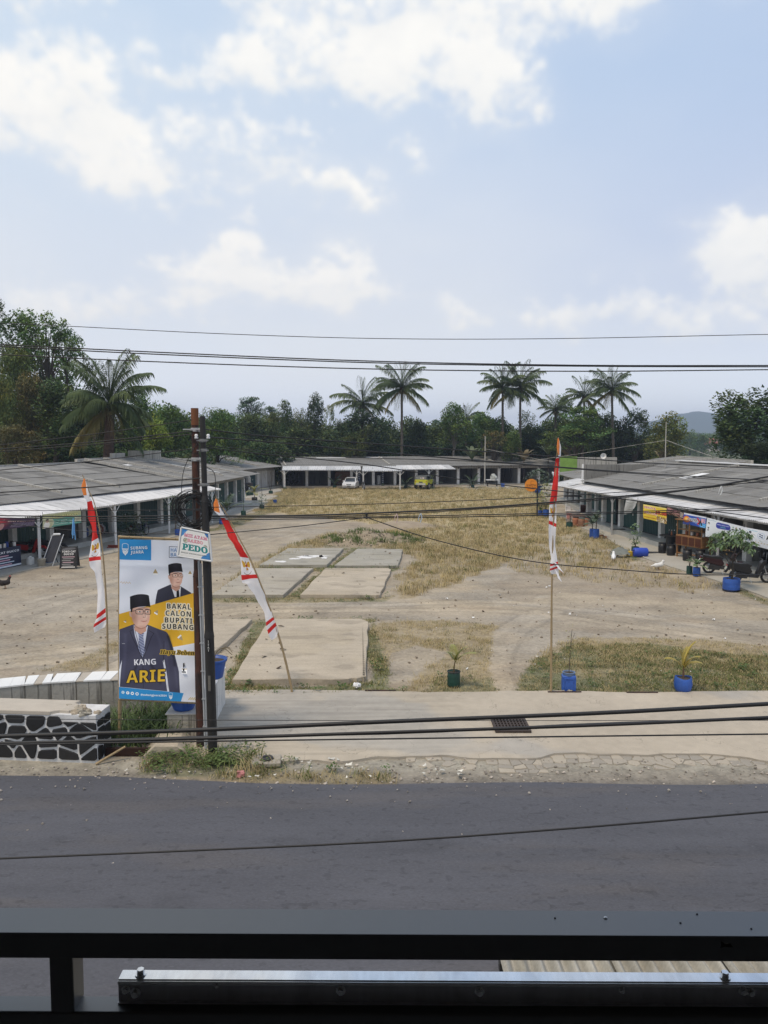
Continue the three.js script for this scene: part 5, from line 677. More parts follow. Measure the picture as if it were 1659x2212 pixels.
// ---------------------------------------------------------------- shop rows. Local axes of a row: x along the pillars, z out to the square
function corr(w, len, waves, amp, seg = 4, trap = false) {   // a corrugated sheet, x across the waves, z down the slope, front edge at z = len
  const n = waves * seg; return sheet(n, 1, (u, v) => { const ph = u * waves % 1; const y = trap ? (ph < .15 ? ph / .15 : ph < .4 ? 1 : ph < .55 ? (.55 - ph) / .15 : 0) : .5 + .5 * Math.sin(u * waves * 6.2832); return [u * w, y * amp, v * len]; }, w, len);
}
function endWall(depth, eave, ridge, over, t) { const s = new THREE.Shape(); s.moveTo(0, 0); s.lineTo(0, lerp(eave, ridge, over / (depth + over)) - .06); s.lineTo(-depth, ridge - .06); s.lineTo(-depth, 0); s.closePath(); const g = new THREE.ExtrudeGeometry(s, { depth: t, bevelEnabled: false }); g.rotateY(-Math.PI / 2); return g; } // shape x becomes z, thickness along -x
function shopRow(o) {
  const { A, B, bay, depth, eave, ridge, over, ph = 2.35, plinth = .3, out = 1.1 } = o, dx = B[0] - A[0], dz = B[1] - A[1], L = Math.hypot(dx, dz), turn = Math.atan2(-dz, dx), n = Math.round(L / bay), b = L / n;
  const t = thing('shop_row', o.label, 'shop row', [A[0], 0, A[1]], turn), r = rng(o.seed ?? 5);
  const pl = o.floorM ?? M.tile; part(t, 'plinth', metric(box(L + .3, plinth + .1, depth + out, L / 2, (plinth - .1) / 2, (out - depth) / 2), .8), pl);
  const pg = metric(box(.34, ph - plinth + .02, .3, 0, (ph + plinth) / 2, -.15), 1); for (let i = 0; i <= n; i++) part(t, 'pillar', pg, M.pillar).position.x = i * b;
  part(t, 'lintel', metric(box(L, .3, .22, L / 2, ph + .15, -.16), 1), o.lintelM ?? M.wall);
  if (o.brackets) { const bg = merge([rod([0, ph, .02], [0, ph + .22, over * .8], .03, .03, 5), box(.06, .3, .06, 0, ph + .05, .03)]); for (let i = 0; i <= n; i++) part(t, 'bracket', bg, M.dark).position.x = i * b; }
  const wg = endWall(depth, eave, ridge, over, .14); wg.translate(.07, 0, -.3); metric(wg, .5); for (let i = 0; i <= n; i++) if (!(o.noWall ?? []).includes(i)) part(t, 'partition_wall', wg, o.wallM ?? M.wall).position.x = i * b;
  part(t, 'back_wall', metric(box(L, ridge - .1, .15, L / 2, (ridge - .1) / 2, -depth - .3), .5), o.wallM ?? M.wall);
  // fronts of the bays
  const dw = b - .34, folds = 12, dg = sheet(folds * 2, 1, (u, v) => [(u - .5) * dw, lerp(plinth, ph, v), (Math.round(u * folds * 2) % 2) * .035]); dg.computeVertexNormals(); const dgeo = dg.toNonIndexed(); dgeo.computeVertexNormals();
  for (let i = 0; i < n; i++) { const k = o.doors?.[i] ?? 's';
    if (k === 's' || k === 'h') { const m = M.shutter[(i * 7 + (o.seed ?? 0)) % 3]; const g = k === 'h' ? dgeo.clone().scale(.62, 1, 1).translate(-dw * .19, 0, 0) : dgeo; const d = part(t, 'shutter_door', g, m); d.position.set((i + .5) * b, 0, -.26); part(d, 'handle', box(.05, .12, .03, dw * .08, 1.25, .05), M.whitemetal); part(d, 'rail', merge([box(dw, .06, .06, 0, plinth + .03, .02), box(dw, .07, .06, 0, ph - .035, .02)]), M.dark); }
    if (k === 'w') part(t, 'wall_panel', metric(box(dw + .02, ph - plinth, .1, (i + .5) * b, (ph + plinth) / 2, -.2), .6), std(.66, .655, .645, .85, { map: rep(T.stained, .4) }));
  }
  // roof
  const run = depth + over, slope = Math.atan2(ridge - eave, run), len = Math.hypot(run, ridge - eave), rows = o.rows, sl = len / rows, roof = new THREE.Group(); roof.name = 'roof'; t.add(roof);
  const cols = Math.round((L + .5) / 1.02), w = (L + .5) / cols, low = o.merged;
  roof.position.set(0, eave, over); roof.rotation.x = slope;        // local -z climbs
  if (low) { roof.removeFromParent(); const geo = []; for (let k = 0; k < rows; k++) geo.push(corr(L + .5, sl + .12, cols * 4, .035, 3).translate(-.25, .012 + .014 * (k % 2) + k * .004, -(k + 1) * sl)); const m = part(t, 'roof', merge(geo), M.roof[o.tone ?? 0]); m.position.set(0, eave, over); m.rotation.x = slope; m.userData.kind = 'stuff'; m.userData.label = 'grey corrugated roof sheets'; }
  else { const sg = corr(w * 1.035, sl + .14, 9, .034, 4); for (let k = 0; k < rows; k++) for (let c = 0; c < cols; c++) { const s = mk(sg, M.roof[(r() < .45 ? 0 : Math.floor(r() * 4))], 'roof_sheet'); s.position.set(-.25 + c * w + (r() - .5) * .015, .010 + (c % 2) * .006 + (r() - .5) * .006, -(k + 1) * sl + (r() - .5) * .03); s.rotation.x = -.02 + (r() - .5) * .008; s.rotation.y = (r() - .5) * .006; roof.add(s); } }
  const host = low ? (t.children[t.children.length - 1]) : roof;
  const capG = metric(box(.15, .12, len * .9, 0, .115, -len * .55), 1), capG2 = metric(box(.16, .2, len * .98, 0, .12, -len * .5), 1);
  for (const [x, f] of o.caps ?? []) part(host, 'roof_cap', f ? capG2 : capG, M.cap).position.x = x;
  for (const [x, z, w2, l2] of o.patches ?? []) part(host, 'roof_patch', box(w2, .012, l2, x, .10, -z), M.white, 'white patch');
  part(t, 'ridge_wall', metric(box(L + .5, .42, .2, L / 2, ridge - .08, -depth - .38), .8), o.capM ?? M.cap);
  if (o.extra) o.extra(t, { L, b, n, roof: host, len, slope });
  return t;
}
const wallSeg = (t, name, mat, x, y0, y1, z0, z1, th = .16, label) => part(t, name, metric(box(th, y1 - y0, Math.abs(z1 - z0), x, (y0 + y1) / 2, (z0 + z1) / 2), .7), mat, label);
// left rows
const L1A = [-21.9, -29.0], L1B = [-14.62, -57.0];
shopRow({ label: 'left shop row, nearer part, long grey sheet roof behind the white awning', A: L1A, B: L1B, bay: 2.78, depth: 7.2, eave: 2.88, ridge: 4.3, over: .95, rows: 5, seed: 3, doors: 'sssssossss'.split(''), caps: [[3.2, 0], [9.2, 0], [15.2, 0], [20.8, 0]], patches: [[14.3, 6.2, .9, .35]], out: 1.15 });
shopRow({ label: 'left shop row, middle part, teal shutters without an awning', A: [-14.55, -57.3], B: [-13.25, -74.6], bay: 2.75, depth: 7.6, eave: 2.8, ridge: 4.5, over: 1.35, rows: 5, seed: 4, doors: [], caps: [[.1, 1], [3.6, 0], [8.6, 0], [13.6, 0]], patches: [[2.2, 6.6, 1.0, .4], [9.4, 4.2, .35, 3], [10.6, 3.2, .3, 2.8]], out: 1.3, brackets: false, extra: (t, k) => { part(t, 'parapet_block', metric(box(2.6, .5, .18, 7, 4.7, -7.9), .7), M.cap); part(t, 'parapet_block', metric(box(.2, .75, 2.8, 9.5, 4.75, -6.6), .7), M.cap); part(t, 'mast', cyl(.03, .025, 2.2, 6, 10.5, 3.5, -2.4), M.whitemetal); } });
shopRow({ label: 'left shop row, farthest part with a white wall, joining the back row', A: [-19.2, -80.5], B: [-14.1, -101.2], bay: 2.8, depth: 6.5, eave: 2.66, ridge: 3.95, over: 1.1, rows: 4, merged: true, seed: 6, ph: 2.2, plinth: .2, doors: ['o', 'o', 'o', 'o', 'o', 's', 'w', 'w'], caps: [[4, 0], [10, 0], [16, 0]], out: 1.2, wallM: M.wall, floorM: M.floor });
// back row: open bays
shopRow({ label: 'back shop row of open bays along the far side of the square', A: [-12.75, -100.4], B: [24.2, -109.2], bay: 2.82, depth: 6.2, eave: 2.62, ridge: 3.62, over: 1.0, rows: 4, merged: true, tone: 1, seed: 7, ph: 2.22, plinth: .12, out: .5, brackets: true, doors: Array(14).fill('o'), caps: [[.2, 0], [13.8, 0], [29, 0]], patches: [[7, 6.6, 4, .35], [13, 6.6, 2.4, .3], [30, 6.5, 1.6, .3], [34, 6.4, 2, .3]], floorM: M.floor });
// right rows: local x runs from the far end towards the lens
const R1A = [14.95, -57.8], R1B = [18.0, -28.1];
shopRow({ label: 'right shop row, nearer part, with banners hanging under its white awning', A: R1A, B: R1B, bay: 3.0, depth: 6.7, eave: 2.99, ridge: 4.32, over: .3, rows: 5, seed: 8, noWall: [0], doors: ['o', 'h', 's', 's', 's', 'o', 'o', 'o', 's', 's'], caps: [[8.6, 0], [15.4, 0], [21.4, 0]], patches: [[9.2, 3.8, .9, 1.6]], out: 1.0, extra: (t, k) => {
  wallSeg(t, 'fire_wall', std(.25, .245, .23, .95, { map: rep(T.stained, .5) }), -.35, 2.7, 4.22, .1, -6.9, .18, 'stained grey fire wall'); part(t, 'white_flashing', merge([box(.12, 1.5, .1, -.44, 3.5, .22), box(.5, .08, 1.4, -.25, 2.82, .7)]), M.white);
  part(t, 'ridge_flashing', box(k.L, .06, .5, k.L / 2, 4.5, -6.95), std(.74, .74, .74, .6)); } });
shopRow({ label: 'right shop row, farther part, roof rising behind the stained fire wall', A: [17.9, -78.2], B: [16.9, -60.5], bay: 2.9, depth: 10.6, eave: 2.7, ridge: 4.36, over: .9, rows: 6, seed: 9, doors: ['o', 'o', 's', 's', 's', 's'], caps: [[4.5, 0], [10.5, 0]], out: .8, capM: std(.55, .53, .48, .9, { map: rep(T.stained, .5) }), extra: (t, k) => { wallSeg(t, 'gable_wall', std(.46, .45, .42, .85, { map: rep(T.stained, .4) }), -.4, 2.4, 4.32, .4, -5.2, .2, 'white end wall above the roof'); wallSeg(t, 'gable_wall', std(.21, .36, .07, .8, { map: rep(T.blotch, .7) }), -.28, 2.42, 4.38, .38, -1.3, .06, 'lime green painted patch'); } });
// loudspeaker and mast on that roof
{ const p = atDepth(1303, 985, 76), o = thing('loudspeaker', 'round white loudspeaker horn on the right roof end wall', 'loudspeaker', p, -.1); part(o, 'horn', lathe([[.03, -.3], [.05, -.2], [.1, -.08], [.26, .1], [.28, .12], [.25, .1], [.09, -.08], [0, -.1]], 18).rotateX(Math.PI / 2), std(.7, .69, .66, .6, { side: THREE.DoubleSide })); part(o, 'bracket', rod([0, -.45, -.1], [0, -.1, -.1], .03), M.steel); }
{ const a = onGround(1437, 1003, 4.3), o = thing('roof_mast', 'thin pole with stay wires standing on the right roof', 'mast', a); part(o, 'mast_pole', rod([0, -.2, 0], [-.03, 3.0, 0], .045, .03), M.cap); part(o, 'stay_wire', tube([[0, 1.7, 0], [-6, .6, -3], [-9.5, .05, -4]], .012, 12, 4), M.cap); part(o, 'stay_wire', tube([[0, 1.7, 0], [3, .6, .6], [5.2, .0, 1]], .02, 12, 4), M.cap); }
// ---------------------------------------------------------------- white awnings
function awning(o) {    // outer edge A-B at height y0, climbing inwards to y1 over w metres
  const { A, B, y0, y1, w } = o, dx = B[0] - A[0], dz = B[1] - A[1], L = Math.hypot(dx, dz), turn = Math.atan2(-dz, dx), t = thing('awning', o.label, 'awning', [A[0], 0, A[1]], turn), n = Math.round(L / (o.sw ?? .8)), sw = L / n, slope = Math.atan2(y1 - y0, w), len = Math.hypot(w, y1 - y0), r = rng(o.seed);
  const g = corr(sw * 1.03, len, 5, .045, 5, true);
  const sheets = new THREE.Group(); sheets.name = 'awning_roof'; sheets.position.set(0, y0, 0); sheets.rotation.x = slope; t.add(sheets);
  for (let i = 0; i < n; i++) { const s = mk(g, o.mats[Math.floor(r() * o.mats.length)], 'awning_sheet'); s.position.set(i * sw, .03 + (i % 2) * .004, -len + (r() - .5) * .04); s.rotation.x = (r() - .5) * .008; sheets.add(s); }
  part(t, 'purlin', merge([box(L, .06, .06, L / 2, y0 - .02, -.12), box(L, .05, .05, L / 2, (y0 + y1) / 2 - .03, -w / 2), box(L, .05, .05, L / 2, y1 - .03, -w + .1)]), o.frameM ?? M.steel);
  const nr = Math.round(L / 2.4); for (let i = 0; i <= nr; i++) part(t, 'rafter', rod([i * L / nr, y0 - .06, -.05], [i * L / nr, y1 - .07, -w + .05], .025, .025, 5), o.frameM ?? M.steel);
  for (const x of o.posts) part(t, 'awning_post', merge([box(.055, y0, .055, x - .05, y0 / 2 - .03, -.12), box(.055, y0, .055, x + .05, y0 / 2 - .03, -.12), ...[.3, .8, 1.3, 1.8].map((y) => box(.08, .03, .03, x, y, -.12)), rod([x, y0 - .5, -.12], [x - .5, y0 - .05, -.12], .025, .025, 5), rod([x, y0 - .5, -.12], [x + .5, y0 - .05, -.12], .025, .025, 5)]), o.postM ?? M.whitemetal);
  return t;
}
const AL = [[-18.4, -28.9], [-12.0, -58.0]], AR = [[12.95, -62], [16.5, -28.8]];
awning({ label: 'long white corrugated awning in front of the left shops', A: AL[0], B: AL[1], y0: 2.36, y1: 2.86, w: 2.35, posts: [8.9, 15.6, 21.9, 28.4], mats: M.awning, seed: 5 });
awning({ label: 'long white corrugated awning in front of the right shops', A: AR[0], B: AR[1], y0: 2.5, y1: 2.94, w: 2.35, posts: [12.6, 25.3], mats: M.awning, seed: 6, postM: std(.40, .40, .40, .5) });
{ // awnings of the back row: two wings and a porch pushed forward
  const P = (x, d) => atDepth(x, 1030, d).x;
  awning({ label: 'left wing of the white awning on the back row', A: [P(609, 96.8), -96.8], B: [P(780, 97.6), -97.6], y0: 2.3, y1: 2.7, w: 2.4, posts: [.3, 9.2], mats: M.awning, seed: 7, sw: 1.1 });
  awning({ label: 'white porch roof in the middle of the back row', A: [P(782, 95.2), -95.2], B: [P(868, 95.2), -95.2], y0: 2.26, y1: 2.72, w: 3.4, posts: [.15, 4.6], mats: [M.awning[0]], seed: 8, sw: 1.1 });
  awning({ label: 'right wing of the white awning on the back row', A: [P(868, 97.8), -97.8], B: [P(985, 99.8), -99.8], y0: 2.34, y1: 2.78, w: 2.6, posts: [3.6], mats: M.awning, seed: 9, sw: 1.1 });
  const a = onWall(1196, 1018, [14, -79], [20, -79]), b = onWall(1262, 1018, [14, -79], [20, -79]);
  awning({ label: 'small white awning over the farther right doors', A: [a.x, -79], B: [b.x, -78.6], y0: 2.45, y1: 2.72, w: 2.2, posts: [1.6], mats: [M.awning[0]], seed: 10, sw: .9 });
}
// ---------------------------------------------------------------- concrete walks along the rows
function walk(label, list, h) { const P = list.map((p) => Array.isArray(p) && p.length === 3 ? V(p[1], 0, p[2]) : onGround(p[0], p[1])); const s = new THREE.Shape(), r = rng(3); P.forEach((a, i) => { const b = P[(i + 1) % P.length], n = Math.max(1, Math.round(a.distanceTo(b) / .9)); for (let k = 0; k < n; k++) { const t = k / n, x = lerp(a.x, b.x, t) + (r() - .5) * .12, z = lerp(a.z, b.z, t) + (r() - .5) * .12; i + k ? s.lineTo(x, -z) : s.moveTo(x, -z); } }); const g = new THREE.ExtrudeGeometry(s, { depth: h + .1, bevelEnabled: false }); g.rotateX(-Math.PI / 2); g.translate(0, -.1, 0); const m = struct('walkway', metric(g), std(.44, .415, .36, .92, { map: rep(T.concrete, .16), bumpMap: rep(T.rough, 1), bumpScale: .008 })); m.userData.label = label; return m; }
walk('concrete walk along the left shops', [[600, 1071], [566, 1094], [520, 1113], [470, 1129], [375, 1161], [250, 1193], [100, 1224], [-60, 1256], ['', -24, -28], ['', -17, -50], ['', -14.5, -60], ['', -13, -76], ['', -14, -86]], .035);
walk('concrete walk along the farther left shops', [[610, 1060], [570, 1068], [545, 1076], ['', -17.5, -80], ['', -16, -92], ['', -13.2, -99]], .03);
walk('concrete walk along the right shops', [[1195, 1110], [1240, 1135], [1305, 1160], [1345, 1184], [1390, 1206], [1450, 1226], [1520, 1247], [1590, 1268], [1659, 1294], [1740, 1322], ['', 21, -27], ['', 17, -45], ['', 16, -58], ['', 14.6, -64.5]], .04);
walk('concrete strip along the back row', [[1000, 1057], [1215, 1055], ['', 24, -105], ['', 9.6, -101.5]], .05);
// ---------------------------------------------------------------- plants in pots
function frondShoot(n, L, seed, mat) {       // a young coconut shoot: arching pinnate leaves
  const r = rng(seed), gs = [];
  for (let i = 0; i < n; i++) { const a = i * 2.4 + r(), up = 1.42 - i * .15, c = Math.cos(a), s = Math.sin(a), l = L * (.75 + .4 * r()), pts = []; let x = 0, y = 0, e = up; for (let k = 0; k <= 6; k++) { pts.push(V(c * x, y, s * x)); x += Math.cos(e) * l / 6; y += Math.sin(e) * l / 6; e -= .17; }
    const cv = new THREE.CatmullRomCurve3(pts); gs.push(new THREE.TubeGeometry(cv, 8, .006 * L / .5, 4)); const m = 20; for (let k = 2; k < m; k++) for (const sd of [-1, 1]) { const t = k / m, p = cv.getPoint(t), d = cv.getTangent(t), w = V(-s, 0, c).multiplyScalar(sd), q = p.clone().addScaledVector(w, L * .22 * Math.sin(Math.PI * (.15 + t * .75))).addScaledVector(d, L * .16); q.y -= .02; gs.push(leafStrip(p, q, .014 * L / .5 + .006)); } }
  return merge(gs);
}
function leafStrip(p, q, w) { const d = q.clone().sub(p), s = d.clone().cross(V(0, 1, 0)).normalize().multiplyScalar(w), m = p.clone().lerp(q, .45); m.y += w * .5; const g = new THREE.BufferGeometry(); const a = [p, m.clone().add(s), m.clone().sub(s), q]; g.setAttribute('position', new THREE.Float32BufferAttribute(a.flatMap((v) => [v.x, v.y, v.z]), 3)); g.setAttribute('uv', new THREE.Float32BufferAttribute([0, 0, 0, 1, 1, 0, 1, 1], 2)); g.setIndex([0, 1, 2, 1, 3, 2]); g.computeVertexNormals(); return g; }
const shootM = { green: new THREE.MeshPhysicalMaterial({ color: C3(.12, .20, .05), roughness: .6, transmission: .25, thickness: 0, side: THREE.DoubleSide }), yellow: new THREE.MeshPhysicalMaterial({ color: C3(.42, .33, .05), roughness: .6, transmission: .25, thickness: 0, side: THREE.DoubleSide }), olive: new THREE.MeshPhysicalMaterial({ color: C3(.30, .30, .07), roughness: .6, transmission: .25, thickness: 0, side: THREE.DoubleSide }), dark: new THREE.MeshPhysicalMaterial({ color: C3(.065, .11, .038), roughness: .6, transmission: .25, thickness: 0, side: THREE.DoubleSide }) };
const leafyGeo = (n, R, H, leaf, seed, y0 = 0) => { const r = rng(seed), gs = []; for (let i = 0; i < n; i++) { const a = r() * 6.283, d = R * Math.sqrt(r()), y = y0 + H * r(), f = Math.sqrt(Math.max(.05, 1 - ((y - y0) / H * 2 - 1) ** 2)), p = V(Math.cos(a) * d * f, y, Math.sin(a) * d * f), b = r() * 6.283, q = p.clone().add(V(Math.cos(b) * leaf, (r() - .65) * leaf, Math.sin(b) * leaf)); gs.push(leafStrip(p, q, leaf * .24)); } return merge(gs); };
function barrelPot(p, R, h, mat, name = 'planter') { return (t) => { part(t, 'pot', lathe([[0, 0], [R * .92, 0], [R * .97, .02], [R, h * .12], [R, h * .3], [R * 1.03, h * .33], [R, h * .36], [R, h * .64], [R * 1.03, h * .67], [R, h * .7], [R * .98, h], [R * .9, h], [R * .88, h * .9], [0, h * .88]], 24), mat); part(t, 'soil', cyl(R * .88, R * .88, .02, 18, 0, h * .86, 0), M.soil); }; }
// the three in front
{
  const p1 = onGround(980, 1481), a = thing('planter', 'dark green drum with a young yellow green palm, on the grass by the pavement', 'planter', p1); barrelPot(p1, .155, .36, M.green)(a); part(a, 'rim', new THREE.TorusGeometry(.155, .012, 6, 24).rotateX(Math.PI / 2).translate(0, .36, 0), M.dark); part(a, 'stem', taper([[0, .3, 0], [.01, .48, 0], [.03, .62, .01]], .022, .012, 8, 6), std(.16, .11, .05, .9));
  const sh = part(a, 'palm_shoot', frondShoot(4, .58, 4), shootM.olive); sh.position.set(.03, .58, 0); sh.rotation.y = .4;
  const p2 = onGround(1228, 1492), b = thing('planter', 'square blue jerrycan with a thin bare sapling', 'planter', p2, -.12);
  part(b, 'jerrycan', rbox(.33, .40, .28, .04, 0, .2, 0, 3), M.blue2); part(b, 'handle_rib', merge([rbox(.22, .025, .03, .01, 0, .33, .145), rbox(.19, .22, .012, .006, 0, .18, .142), rbox(.03, .1, .03, .01, -.1, .3, .145), rbox(.03, .1, .03, .01, .1, .3, .145)]), M.blue2); part(b, 'neck', lathe([[.14, .39], [.145, .40], [.145, .445], [.155, .45], [.155, .465], [.125, .465], [.125, .42], [0, .42]], 24), std(.10, .16, .28, .5)); part(b, 'soil', cyl(.124, .124, .02, 16, 0, .42, 0), M.soil);
  part(b, 'sapling', merge([taper([[0, .42, 0], [.015, .8, .01], [.03, 1.2, 0], [.05, 1.5, .02]], .012, .006, 10, 5), rod([.02, .95, 0], [-.05, 1.25, .02], .006, .003, 4), rod([.03, 1.15, 0], [.12, 1.42, 0], .006, .003, 4), rod([.028, 1.05, 0], [.09, 1.22, -.04], .003, .001, 4), rod([.04, 1.3, 0], [-.02, 1.5, 0], .002, .001, 4)]), std(.09, .075, .05, .9)); part(b, 'leaf', leafyGeo(30, .12, .75, .05, 6, .9), shootM.olive);
  part(b, 'foot_stone', merge([rock(.07, 3, .8).translate(0, .02, .16), rock(.05, 5, .8).translate(-.13, .02, .15)]), M.slab[2]);
  const p3 = onGround(1475, 1493), c = thing('planter', 'round blue cut barrel with a small yellow palm, rightmost in front', 'planter', p3, .2); const cg = lathe([[0, 0], [.15, 0], [.19, .06], [.215, .18], [.205, .28], [.19, .355], [.175, .352], [.18, .25], [0, .24]], 28); { const q = cg.attributes.position; for (let i = 0; i < q.count; i++) if (q.getY(i) > .3) q.setY(i, q.getY(i) + .02 * Math.sin(Math.atan2(q.getZ(i), q.getX(i)) * 2 + 1)); cg.computeVertexNormals(); } part(c, 'pot', cg, M.blue2); part(c, 'soil', cyl(.18, .18, .05, 18, 0, .27, 0), M.soil);
  part(c, 'stem', taper([[0, .3, 0], [0, .5, 0], [-.01, .62, 0]], .03, .016, 6, 6), std(.13, .075, .05, .9)); const s3 = part(c, 'palm_shoot', frondShoot(6, .62, 9), shootM.yellow); s3.position.set(-.01, .52, 0); s3.scale.set(.75, 1.25, .75);
}
function pot(label, px, py, R, h, mat, plant, o = {}) { const p = onGround(px, py, o.y ?? 0), t = thing('planter', label, 'planter', p, o.turn ?? 0); barrelPot(p, R, h, mat)(t); plant?.(t, h); return t; }
const palmIn = (L, n, seed, m = shootM.dark, lift = .05, stem = .25) => (t, h) => { part(t, 'stem', taper([[0, h * .8, 0], [.01, h + stem * .6, 0], [0, h + stem, 0]], .035, .025, 5, 6), std(.10, .075, .05, .9)); part(t, 'palm_shoot', frondShoot(n, L, seed), m).position.y = h + stem; };
const bushIn = (R, H, leaf, n, seed, m = shootM.dark) => (t, h) => { part(t, 'stem', merge([taper([[0, h * .8, 0], [.03, h + .2, 0], [.1, h + .5, .05]], .02, .01, 5, 5), taper([[0, h * .8, 0], [-.05, h + .25, .02], [-.12, h + .5, 0]], .018, .01, 5, 5)]), std(.09, .07, .05, .9)); part(t, 'foliage', leafyGeo(n, R, H, leaf, seed, h + .12), m); };
// along the right walk
{ // the tall tree in the big blue barrel
  const p = onGround(1579.5, 1275.5), t = thing('potted_tree', 'leafy young tree in a wide blue half barrel beside the motorbikes', 'potted tree', p); barrelPot(p, .33, .50, M.blue2)(t); part(t, 'base_ring', cyl(.34, .34, .04, 24, 0, .02, 0), M.black);
  part(t, 'trunk', merge([taper([[0, .42, 0], [.03, .9, .02], [0, 1.3, 0]], .045, .035, 8, 7), taper([[0, 1.2, 0], [-.25, 1.5, .05], [-.45, 1.9, .1]], .03, .012, 8, 6), taper([[0, 1.3, 0], [.12, 1.6, -.05], [.15, 2.1, -.1]], .03, .012, 8, 6), taper([[0, 1.25, 0], [.28, 1.6, .1], [.5, 1.85, .15]], .026, .01, 8, 6), taper([[.02, .8, 0], [-.25, 1.3, 0], [-.5, 1.55, 0]], .022, .01, 8, 6)]), std(.045, .037, .028, .9));
  const r = rng(17), gs = []; for (let k = 0; k < 34; k++) { const a = r() * 6.283, e = (r() - .35) * 1.6, R = .55 + .38 * r(), c = V(Math.cos(a) * Math.cos(e) * R, 1.95 + Math.sin(e) * .52, Math.sin(a) * Math.cos(e) * R); for (let i = 0; i < 20; i++) { const b = i * 2.4 + r(), p0 = c.clone().add(V((r() - .5) * .2, (r() - .5) * .2, (r() - .5) * .2)), q = p0.clone().add(V(Math.cos(b) * .2, -.1 - r() * .08, Math.sin(b) * .2)); gs.push(leafStrip(p0, q, .042)); } }
  part(t, 'foliage', merge(gs), new THREE.MeshPhysicalMaterial({ color: C3(.12, .19, .06), roughness: .45, transmission: .3, thickness: 0, side: THREE.DoubleSide })); part(t, 'yellow_leaf', leafyGeo(8, .16, .25, .16, 3, 1.5), new THREE.MeshPhysicalMaterial({ color: C3(.6, .32, .02), roughness: .6, side: THREE.DoubleSide, transmission: .3, thickness: 0 })).position.set(-.36, 0, .35);
}
pot('small green pot with a weedy shoot beside the blue pot and palm', 1489, 1240, .13, .36, M.green, bushIn(.14, .25, .09, 26, 5, shootM.green));
pot('blue pot with a bright green spiky palm near the awning post', 1504.5, 1244, .16, .38, M.blue2, palmIn(.5, 9, 12, shootM.green, 0, .1));
pot('green pot with a bushy plant beside the overturned blue drum', 1372, 1197, .2, .4, M.green, bushIn(.33, 1.15, .2, 120, 8, shootM.green));
{ const p = onGround(1383, 1203), t = thing('plastic_drum', 'overturned blue plastic drum lying at the edge of the right walk', 'drum', [p.x, .24, p.z], .05); part(t, 'drum_body', lathe([[0, -.36], [.2, -.36], [.235, -.33], [.24, -.1], [.25, -.08], [.24, -.06], [.24, .1], [.25, .12], [.24, .14], [.235, .33], [.2, .36], [0, .36]], 22).rotateZ(Math.PI / 2), std(.02, .06, .42, .45)); part(t, 'cap', cyl(.03, .03, .05, 10, 0, 0, 0).rotateZ(Math.PI / 2).translate(-.35, .1, 0), M.dark);
  const y = onGround(1360, 1202); single('jerrycan', 'small yellow can between the green pot and the blue drum', 'can', rbox(.26, .26, .22, .03, y.x, .15, y.z), std(.50, .33, .02, .6));
  const w = onGround(1338, 1203), tp = thing('tarpaulin', 'grey crumpled tarpaulin and boards beside the green pot', 'tarpaulin', w); part(tp, 'sheet', jitter(sheet(8, 6, (u, v) => [(u - .5) * .9, .05 + .4 * Math.sin(u * 2.4) * (1 - v * .6), (v - .5) * .7]), .12, 4), std(.17, .18, .16, .9, { side: THREE.DoubleSide })); part(tp, 'board', box(.7, .03, .14, -.35, .22, .1, .3, 0, -.5), std(.5, .46, .4, .9)); }
pot('left one of two narrow blue pots with a feathery palm', 1279, 1161, .17, .55, M.blue2, palmIn(.9, 7, 21, shootM.dark, 0, .25), {});
pot('right one of two narrow blue pots, its palm standing taller', 1287, 1163, .20, .58, M.blue2, palmIn(.85, 7, 22, shootM.dark, 0, .5));
{ const p = onGround(1297, 1162), t = thing('brick_pile', 'little heap of bricks and weeds beside the awning post', 'bricks', p); for (let i = 0; i < 5; i++) part(t, 'brick', box(.22, .09, .1, (i % 3) * .2 - .1, .06 + (i > 2 ? .1 : 0), (i % 2) * .12, i), M.terracotta); part(t, 'weed', leafyGeo(30, .3, .4, .14, 3, .02), shootM.dark); }
pot('broad dark green pot with a clipped plant near the glass cart', 1230, 1139, .23, .34, M.green, (t, h) => part(t, 'foliage', leafyGeo(60, .3, .35, .14, 9, h), shootM.dark));
{ const p = onGround(1241, 1137), t = thing('brick_pile', 'loose reddish bricks beside the broad green pot', 'bricks', p); for (let i = 0; i < 4; i++) part(t, 'brick', box(.26, .12, .14, (i % 2) * .35 - .1, .08, Math.floor(i / 2) * .22, i), M.terracotta); }
pot('left blue barrel with a light green shrub behind the upright flag', 1167, 1116, .18, .5, M.blue2, bushIn(.55, 1.35, .3, 90, 31, shootM.green));
pot('right blue barrel with a taller light green shrub behind the upright flag', 1179, 1117, .24, .6, M.blue2, bushIn(.6, 1.9, .3, 190, 32, shootM.olive));
pot('blue pot with a round grey green bush behind the orange sign', 1163, 1065, .42, .8, M.blue, (t, h) => part(t, 'foliage', leafyGeo(420, 1.5, 2.0, .36, 33, h - .1), shootM.dark));
